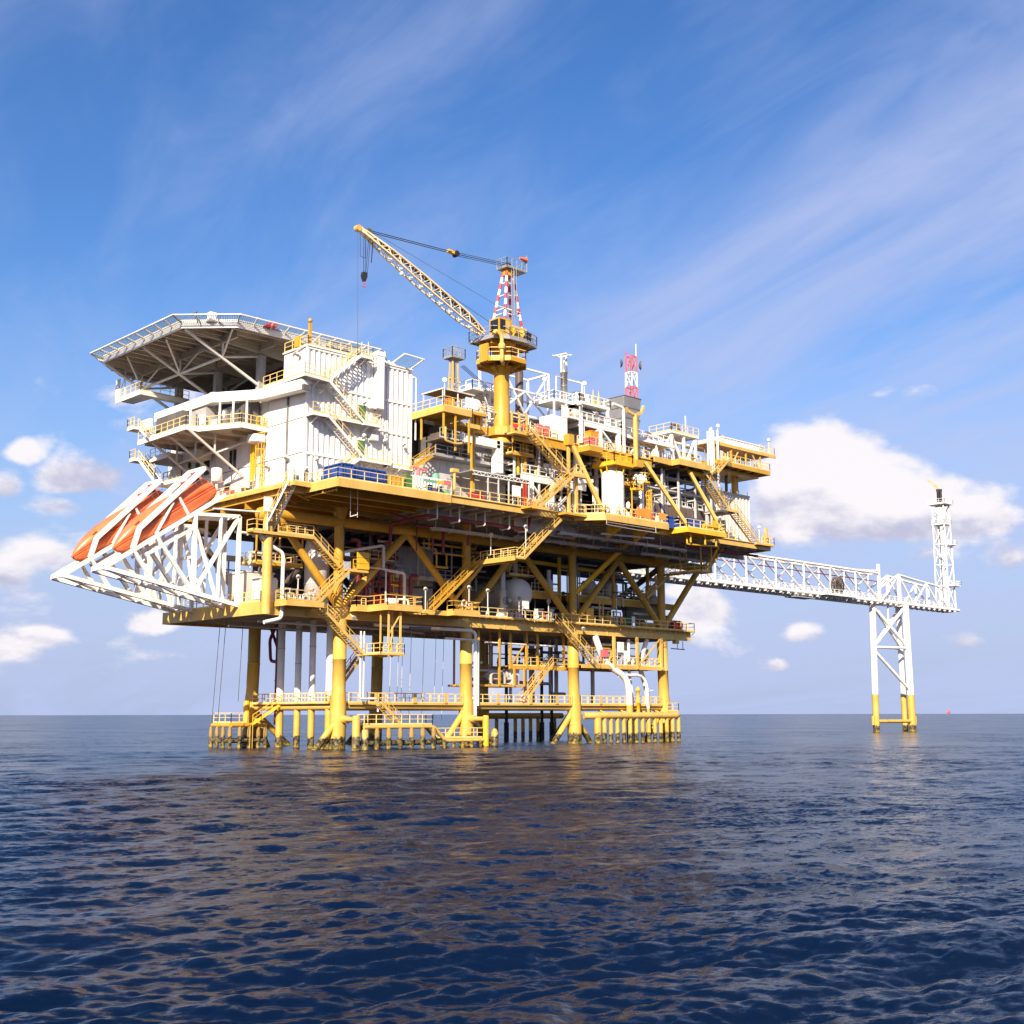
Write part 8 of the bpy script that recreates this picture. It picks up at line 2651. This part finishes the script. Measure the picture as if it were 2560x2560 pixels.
MB().tube((30.6, 8.4, ZU), (30.6, 8.4, 48.6), .3, 10).build('exhaust_pipe', GRYL, sg)
mb = MB().box(20.4, -6.4, ZU, 21.6, -5.4, ZU + 1.9)
mb.sphere((21.0, -6.5, ZU + 1.3), .6, 10, 6)
solo(mb, 'red_machine', REDB, 'red machine just right of the crane pedestal foot', 'machine')
t = root('yellow_gate', 'yellow framed gate on the upper deck edge at the head of the long stair', 'gate', (18.6, -8.9, ZU))
for x in (17.0, 18.2, 19.4):
    MB().bar((x, -9.0, ZU - .2), (x, -9.0, ZU + 2.3), .2).build('post', YEL_LIT, t)
MB().box(16.6, -9.9, ZU - .5, 19.6, -8.6, ZU - .3).build('step', YEL_LIT, t)
for z in (.9, 1.6, 2.2):
    MB().bar((17.0, -9.0, ZU + z), (19.4, -9.0, ZU + z), .1).build('bar', YEL_LIT, t)
mb = MB()
for (x, y) in ((14.2, -5.2), (14.9, -5.2), (15.7, -5.0)):
    mb.bar((x, y, 36.4), (x, y, 37.9), .45)
mb.box(13.8, -5.5, 35.75, 16.2, -4.3, 36.6)
solo(mb, 'pump_unit', YEL, 'yellow pump unit left of the crane pedestal foot', 'pump')

# ================================================================= bridge to the flare
NV, FV = 22.0, 24.6
ZL, ZH = 26.35, 32.1
br = root('flare_bridge', 'long white truss footbridge reaching right from the platform to the flare tripod', 'bridge', (110, 23.7, 26))
us = [68 + 9.2 * i for i in range(10)]      # 68 .. 150.8
for v in (NV, FV):
    MB().tube((us[0], v, ZH), (us[-1], v, ZH), .24, 10).build('top_chord', WHT, br)
    MB().tube((us[0], v, ZL), (us[-1] + 1, v, ZL), .30, 10).build('bottom_chord', WHT, br)
    for i, u in enumerate(us):
        MB().tube((u, v, ZL), (u, v, ZH), .19, 8).build('vertical', WHT, br)
        if i < len(us) - 1:
            MB().tube((u, v, ZH), (us[i + 1], v, ZL), .18, 8).build('diagonal', WHT, br)
            if v == FV:
                MB().tube((u, v, ZL), (us[i + 1], v, ZH), .13, 8).build('diagonal', WHT, br)
for i, u in enumerate(us):
    MB().tube((u, NV, ZH), (u, FV, ZH), .12, 8).build('cross_beam', WHT, br)
    MB().tube((u, NV, ZL), (u, FV, ZL), .16, 8).build('cross_beam', WHT, br)
    if i < len(us) - 1:
        MB().tube((u, NV, ZH), (us[i + 1], FV, ZH), .10, 8).build('cross_brace', WHT, br)
        MB().bar((u, NV, ZL - .1), (us[i + 1], FV, ZL - .1), .18).build('cross_brace', WHT, br)
for i in range(34):
    u = 68.4 + i * 2.45
    MB().box(u, NV - .3, ZL - .55, u + .5, FV + .3, ZL - .25).build('pipe_saddle', WHTR, br)
MB().box(68, NV + .3, ZL + .25, 151, NV + 1.9, ZL + .35).build('walkway_grating', GALV, br)
mb = MB()
rail(mb, [(68, NV + .3, ZL + .35), (151, NV + .3, ZL + .35)], w=.08, sp=2.0)
rail(mb, [(68, NV + 1.9, ZL + .35), (151, NV + 1.9, ZL + .35)], w=.08, sp=2.0)
mb.build('railing', WHT, br, 'stuff')
for v, z, r_, mat in ((NV + 2.4, ZL + .2, .3, GRYL), (NV + 3.0, ZL + .1, .2, WHT), (NV + .6, ZH - 1.6, .1, REDP), (NV + 2.2, ZL - .5, .28, WHTR)):
    MB().tube((66, v, z), (152, v, z), r_, 10).build('pipe', mat, br)
MB().bar((150.6, NV, 26), (150.6, NV, 34.0), .5).build('end_post', WHT, br)
MB().bar((142, NV, ZH + .1), (150.6, NV, ZH + .6), .24).build('end_stay', WHT, br)
MB().prism(rect(128.5, NV - 1.3, 139.5, NV - .2), ZL - .1, ZL).build('reel_platform', WHT, br)
railing(br, WHT, [[(128.6, NV - 1.3, ZL), (139.4, NV - 1.3, ZL)]], w=.09)
MB().prism(rect(119.5, NV - .5, 126, NV + 2), 25.3, 25.5).build('under_platform', GALV, br)
for u in (120, 125.5):
    MB().bar((u, NV, 25.4), (u, NV, ZL), .15).build('hanger', GALV, br)
rl = root('cable_reel', 'big dark brown spoked cable reel on the bridge', 'reel', (133.8, NV - .7, ZL))
for s in (-.45, .45):
    MB().lathe([(1.3, 0), (1.75, 0), (1.75, .1), (1.3, .1)], (133.8, NV - .7 + s, ZL + 2.0), (0, 1, 0), 28, caps=False).build('rim', BRN, rl)
    for k in range(12):
        a = k * math.pi / 6
        MB().bar((133.8, NV - .7 + s, ZL + 2.0), (133.8 + 1.5 * math.cos(a), NV - .7 + s, ZL + 2 + 1.5 * math.sin(a)), .16).build('spoke', BRN, rl)
MB().lathe([(.9, -.45), (.9, .45)], (133.8, NV - .7, ZL + 2.0), (0, 1, 0), 22).build('drum', DKW, rl)
MB().box(132.6, NV - 1.2, ZL, 135, NV - .2, ZL + .5).build('cradle', WHTR, rl)
# tripod
tp_ = root('flare_tripod', 'white tripod tower with yellow feet standing in the sea under the flare bridge', 'tower', (156, 24, 0))


def tleg(x0, y0, x1, y1, r_):
    MB().tube((x0, y0, -4), (x0 + (x1 - x0) * .28, y0 + (y1 - y0) * .28, 7.5), r_, 14).build('leg_foot', LEGY, tp_)
    MB().tube((x0 + (x1 - x0) * .28, y0 + (y1 - y0) * .28, 7.5), (x1, y1, 26.6), r_, 14).build('leg', WHT, tp_)
    MB().tube((x0 - .3, y0, 1.0), (x0 + 2.6, y0 + 1.2, -2), .3, 8).build('foot_brace', LEGY, tp_)


tleg(149.0, 23.3, 149.8, 23.3, .66)
tleg(161.2, 22.0, 160.7, 22.0, .74)
tleg(163.0, 24.6, 162.4, 24.6, .6)
for p, q, r_ in (((149.9, 23.2, 25.4), (160.9, 22, 17.3), .36), ((160.6, 22, 25.8), (149.6, 23.2, 17.2), .36), ((149.5, 23.2, 17.0), (160.9, 22, 17.2), .28), ((149.4, 23.2, 16.4), (161.0, 22, 8.4), .32), ((149.9, 23.4, 25.6), (162.7, 24.6, 17.5), .26), ((162.5, 24.5, 25.6), (149.7, 23.4, 17.2), .26), ((149.5, 23.4, 17.1), (162.6, 24.6, 17.2), .24)):
    MB().tube(p, q, r_, 12).build('brace', WHT, tp_)
MB().tube((148.6, 23.2, 2.1), (161.5, 22, 2.1), .36, 12).build('walkway_brace', LEGY, tp_)
MB().tube((155.0, 22.8, 21.8), (155.0, 22.8, 26), .2, 10).build('caisson', WHTR, tp_)
MB().bar((149.0, 23.2, 25.8), (161.2, 22, 26.0), .5).build('cap_beam', WHT, tp_)
for x, y in ((148.0, 23.3), (162.4, 22)):
    MB().tube((x, y, 1.4), (x, y, 3.2), .32, 10).build('fender', LEGY, tp_)
# flare end section
fe = root('flare_bridge', 'white end truss over the tripod with the upright flare tower at its tip', 'bridge', (168, 23.7, 26.4))
ue = [151.2, 158.6, 164.5, 170.3, 176.0, 184.4]
ztop = [29.2, 32.4, 31.9, 31.5, 31.1, 26.6]
for v in (NV, FV):
    for i in range(len(ue) - 1):
        if i < 4:
            MB().tube((ue[i], v, ztop[i]), (ue[i + 1], v, ztop[i + 1]), .24, 10).build('top_chord', WHT, fe)
        MB().tube((ue[i], v, ZL), (ue[i + 1], v, ZL), .3, 10).build('bottom_chord', WHT, fe)
        if i in (1, 3):
            MB().tube((ue[i], v, ztop[i]), (ue[i + 1], v, ZL), .2, 8).build('diagonal', WHT, fe)
        if i in (0, 2):
            MB().tube((ue[i], v, ZL), (ue[i + 1], v, ztop[i + 1]), .2, 8).build('diagonal', WHT, fe)
        if i == 1:
            MB().tube((ue[i], v, ZL), (ue[i], v, ztop[i]), .45, 10).build('vertical', WHT, fe)
        if i in (3, 4):
            MB().tube((ue[i], v, ZL), (ue[i], v, ztop[i]), .2, 8).build('vertical', WHT, fe)
for u in ue:
    MB().tube((u, NV, ZL), (u, FV, ZL), .18, 8).build('cross_beam', WHT, fe)
for i in range(14):
    MB().box(152 + i * 2.3, NV - .3, ZL - .5, 152.6 + i * 2.3, FV + .3, ZL - .25).build('pipe_saddle', WHTR, fe)
MB().box(151, NV + .3, ZL + .25, 184, NV + 2.2, ZL + .35).build('walkway_grating', GALV, fe)
railing(fe, WHT, [[(151, NV + .3, ZL + .35), (184, NV + .3, ZL + .35)], [(151, NV + 2.2, ZL + .35), (184, NV + 2.2, ZL + .35)]], w=.09, sp=2.0)
ft = root('flare_tower', 'slim white lattice flare tower with dark burner tip and small flame', 'tower', (181.2, 23.3, ZL))
TX0, TX1, TY0, TY1 = 179.9, 182.5, 22.0, 24.6
for x in (TX0, TX1):
    for y in (TY0, TY1):
        MB().tube((181.2 + (x - 181.2) * 1.15, 23.3 + (y - 23.3) * 1.15, ZL), (x, y, 50.0), .16, 10).build('tower_leg', WHT, ft)
lv = [ZL, 31.6, 36.4, 41.0, 45.4, 49.9]
for i, z in enumerate(lv):
    f = 1 + .15 * (1 - (z - ZL) / 23.6)
    q = [(181.2 + sx * 1.3 * f, 23.3 + sy * 1.3 * f, z) for sx, sy in ((-1, -1), (1, -1), (1, 1), (-1, 1))]
    for k in range(4):
        MB().tube(q[k], q[(k + 1) % 4], .10, 8).build('tower_rung', WHT, ft)
        if i < 5:
            z2 = lv[i + 1]
            p0, p1 = (q[k], q[(k + 1) % 4]) if i % 2 else (q[(k + 1) % 4], q[k])
            MB().tube(p0, (p1[0], p1[1], z2), .10, 8).build('tower_brace', WHT, ft)
for x, y, r_, z1 in ((180.6, 23.0, .42, 46.5), (181.5, 23.5, .22, 49.5), (180.9, 24.0, .14, 49)):
    MB().tube((x, y, ZL), (x, y, z1), r_, 12).build('flare_pipe', WHTR, ft)
MB().lathe([(.42, 0), (.85, .4), (.85, 4.2), (.5, 4.7)], (180.8, 23.2, 45.0), n=18).build('molecular_seal', WHT, ft)
MB().tube((180.9, 23.3, 49.5), (180.9, 23.3, 51.0), .36, 12).build('riser', BRN, ft)
for dx, dy in ((-.35, .1), (.1, -.3), (.35, .2)):
    MB().lathe([(.28, 50.8), (.28, 53.0), (.36, 53.1), (.36, 53.6)], (180.9 + dx, 23.3 + dy, 0), n=12).build('burner_tip', DKW, ft)
for z, x0, y0, x1, y1 in ((50.0, 179.2, 21.3, 183.2, 25.3), (45.4, 179.6, 21.8, 182.8, 24.8), (40.8, 181.6, 21.2, 183.8, 23.4), (31.6, 181.4, 21.0, 184.2, 23.6)):
    MB().box(x0, y0, z, x1, y1, z + .12).build('platform', WHT, ft)
    railing(ft, WHT, [[(x0, y1, z + .1), (x0, y0, z + .1), (x1, y0, z + .1), (x1, y1, z + .1)]], w=.06, sp=1.3)
fm = bpy.data.materials.new('flame')
fm.use_nodes = True
ft_ = fm.node_tree
ft_.nodes.clear()
k_ = G(ft_)
em = k_.n('ShaderNodeEmission', {'Color': (1.0, 0.42, 0.16, 1), 'Strength': 1.0})
tb = k_.n('ShaderNodeBsdfTransparent')
mx = k_.n('ShaderNodeMixShader', {0: k_.smooth(k_.noise(k_.n('ShaderNodeNewGeometry').outputs['Position'], .8, 3), .42, .62, .2, .9), 1: tb.outputs[0], 2: em.outputs[0]})
k_.n('ShaderNodeOutputMaterial', {'Surface': mx.outputs[0]})
mb = MB()
rnd = random.Random(4)
pr = []
for i in range(13):
    f = i / 12
    pr.append((V((180.7 - 3.2 * f + rnd.uniform(-.12, .12), 23.4 + 1.5 * f, 53.6 + 2.4 * f ** .8 + rnd.uniform(-.15, .15))), .06 + .36 * math.sin(math.pi * min(1, f * 1.15 + .08)) * rnd.uniform(.6, 1.2)))
mb.loft([mb.ring(c, (-.9, 0, .4), max(.06, r_), 8)[0] for c, r_ in pr])
mb.build('flame', fm, ft)

# ================================================================= small things: lights, lifebuoys, signs
def lifebuoy(c, nrm, lab):
    t = root('lifebuoy', lab, 'lifebuoy', c)
    n = V(nrm).normalized()
    a = n.cross(V((0, 0, 1))).normalized()
    b = a.cross(n)
    for s in range(8):
        rings = []
        for q in range(4):
            th = (s + q / 3) * math.pi / 4
            cc = V(c) + (a * math.cos(th) + b * math.sin(th)) * .34
            tg = (b * math.cos(th) - a * math.sin(th))
            rings.append(MB().ring(cc, tg, .1, 8, n)[0])
        MB().loft(rings).build('ring_segment', WHT if s % 2 else ORG, t)


lifebuoy((-5.6, -2.75, 16.1), (0, -1, 0), 'orange and white lifebuoy on the ledge left of the front corner leg')
lifebuoy((13.9, -4.4, 16.0), (0, -1, 0), 'lifebuoy on the platform below the long stair')
lifebuoy((26.7, -.65, 5.5), (0, -1, 0), 'lifebuoy at the foot of the stair on the sea walkway')
lifebuoy((.75, 9.2, 5.5), (-1, 0, 0), 'lifebuoy on the sea walkway between the white conductors')
lifebuoy((18.9, -.7, 5.6), (0, -1, 0), 'lifebuoy on the sea walkway beside the second front leg')
for (p, lab) in (((-7.2, -2.5, 17.6), 'pole floodlight on the ledge left of the corner leg'), ((2.1, -1.2, 20.9), 'pole floodlight above the yellow wind screen'), ((9.2, -3.2, 17.4), 'floodlight on the shaded pole left of the long stair foot'),
                 ((14.8, -4.2, 17.9), 'pole floodlight beside the lifebuoy below the long stair'), ((16.5, -6.0, 24.0), 'pole floodlight at the left end of the long stair landing'), ((18.2, -10.0, 24.6), 'tall pole floodlight at the right end of the long stair landing'),
                 ((25.9, -.9, 17.6), 'pole floodlight in front of the big white vessel'), ((31.0, -.9, 17.5), 'pole floodlight at the stair head by the third leg'), ((17.6, -4.3, 17.7), 'small floodlight behind the long stair platform')):
    lamp(p, (-.2, -.7, -.7), lab, pole=(p[0], p[1], p[2] - 2.4))
for (p, lab) in (((.9, -1.2, 13.9), 'floodlight under the side platform on the corner leg'), ((37.2, -1.0, 14.4), 'floodlight on the girder at the third front leg'), ((25.8, -8.2, 30.2), 'floodlight left on the white gallery'), ((28.0, -8.3, 29.6), 'floodlight right on the white gallery'),
                 ((44.0, -9.6, 32.4), 'floodlight on the upright left of the brown coolers'), ((51.2, -12.4, 28.8), 'floodlight above the blue container bay'), ((31.4, -9.0, 40.2), 'floodlight on the corner of the white frame')):
    lamp(p, (-.3, -.8, -.5), lab)
for (p, lab) in (((23.8, -7.6, 43.4), 'floodlight on thin pole left of the exhaust stack'), ((30.8, -7.6, 44.2), 'upper floodlight right of the exhaust stack'), ((7.0, -8.8, 39.9), 'white lamp on pole beside the quarters and the roof platform'),
                 ((56.0, -9.0, 42.6), 'lamp on top of the right-hand vent pipes')):
    lamp(p, (-.6, -.7, .1), lab, pole=(p[0], p[1], p[2] - 2.6))
for (a, z0, z1, w, y, lab, mat) in ((26.3, 16.3, 17.3, 1.1, -1.02, 'large white board on the lower deck railing before the big vessel', WHT), (28.4, 15.7, 16.4, .6, -1.02, 'small white board right of the large board', WHT), (46.6, 15.7, 16.4, .6, -1.02, 'white board on the lower deck railing near the fourth leg', WHT),
                                    (43.5, 11.6, 12.9, 1.3, -1.1, 'larger white board on the hanging deck railing', WHT), (44.8, 10.8, 11.8, .9, -1.12, 'smaller white board low on the hanging deck railing', WHT), (40.2, 10.9, 11.8, 1.5, -1.1, 'red board on the hanging deck at the stair foot', PINK), (44.3, 15.4, 16.2, .5, -1.02, 'orange board on a yellow post of the lower deck railing', ORGS)):
    mb = MB().box(a, y - .06, z0, a + w, y, z1)
    mb.box(a - .04, y - .04, z1, a + w + .04, y, z1 + .05)
    mb.bar((a + .06, y + .02, z0 - .9), (a + .06, y + .02, z0), .05)
    solo(mb, 'notice_board', mat, lab, 'sign')
mb = MB().box(-10.9, -1.5, 24.2, -9.9, -1.4, 25.7)
mb.bar((-10.4, -1.42, 22.3), (-10.4, -1.42, 24.2), .07)
solo(mb, 'notice_board', WHT, 'pale board hung at the stair head under the left walkway', 'sign')
MB_ = MB().lathe([(.75, 0), (.75, 1.0), (.5, 1.3)], (-9.9, .6, 24.2), (0, -1, 0), 16)
solo(MB_, 'pipe_end', YEL, 'yellow capped pipe end beside the pale board under the left walkway', 'pipe')

# distant platform on the horizon
dp = root('distant_platform', 'tiny hazy platform on the horizon right of the flare tripod', 'oil platform', (6420, 3235, 0))
for x, y in ((0, 0), (14, 0), (0, 10), (14, 10)):
    MB().box(6413 + x, 3230 + y, -2, 6415 + x, 3232 + y, 9).build('leg', PINK, dp)
MB().box(6408, 3226, 9, 6432, 3244, 13).build('deck', PINK, dp)
MB().box(6412, 3228, 13, 6424, 3242, 18).build('module', PINK, dp)
MB().bar((6429, 3235, 13), (6434, 3235, 26), 1.5).build('crane', PINK, dp)
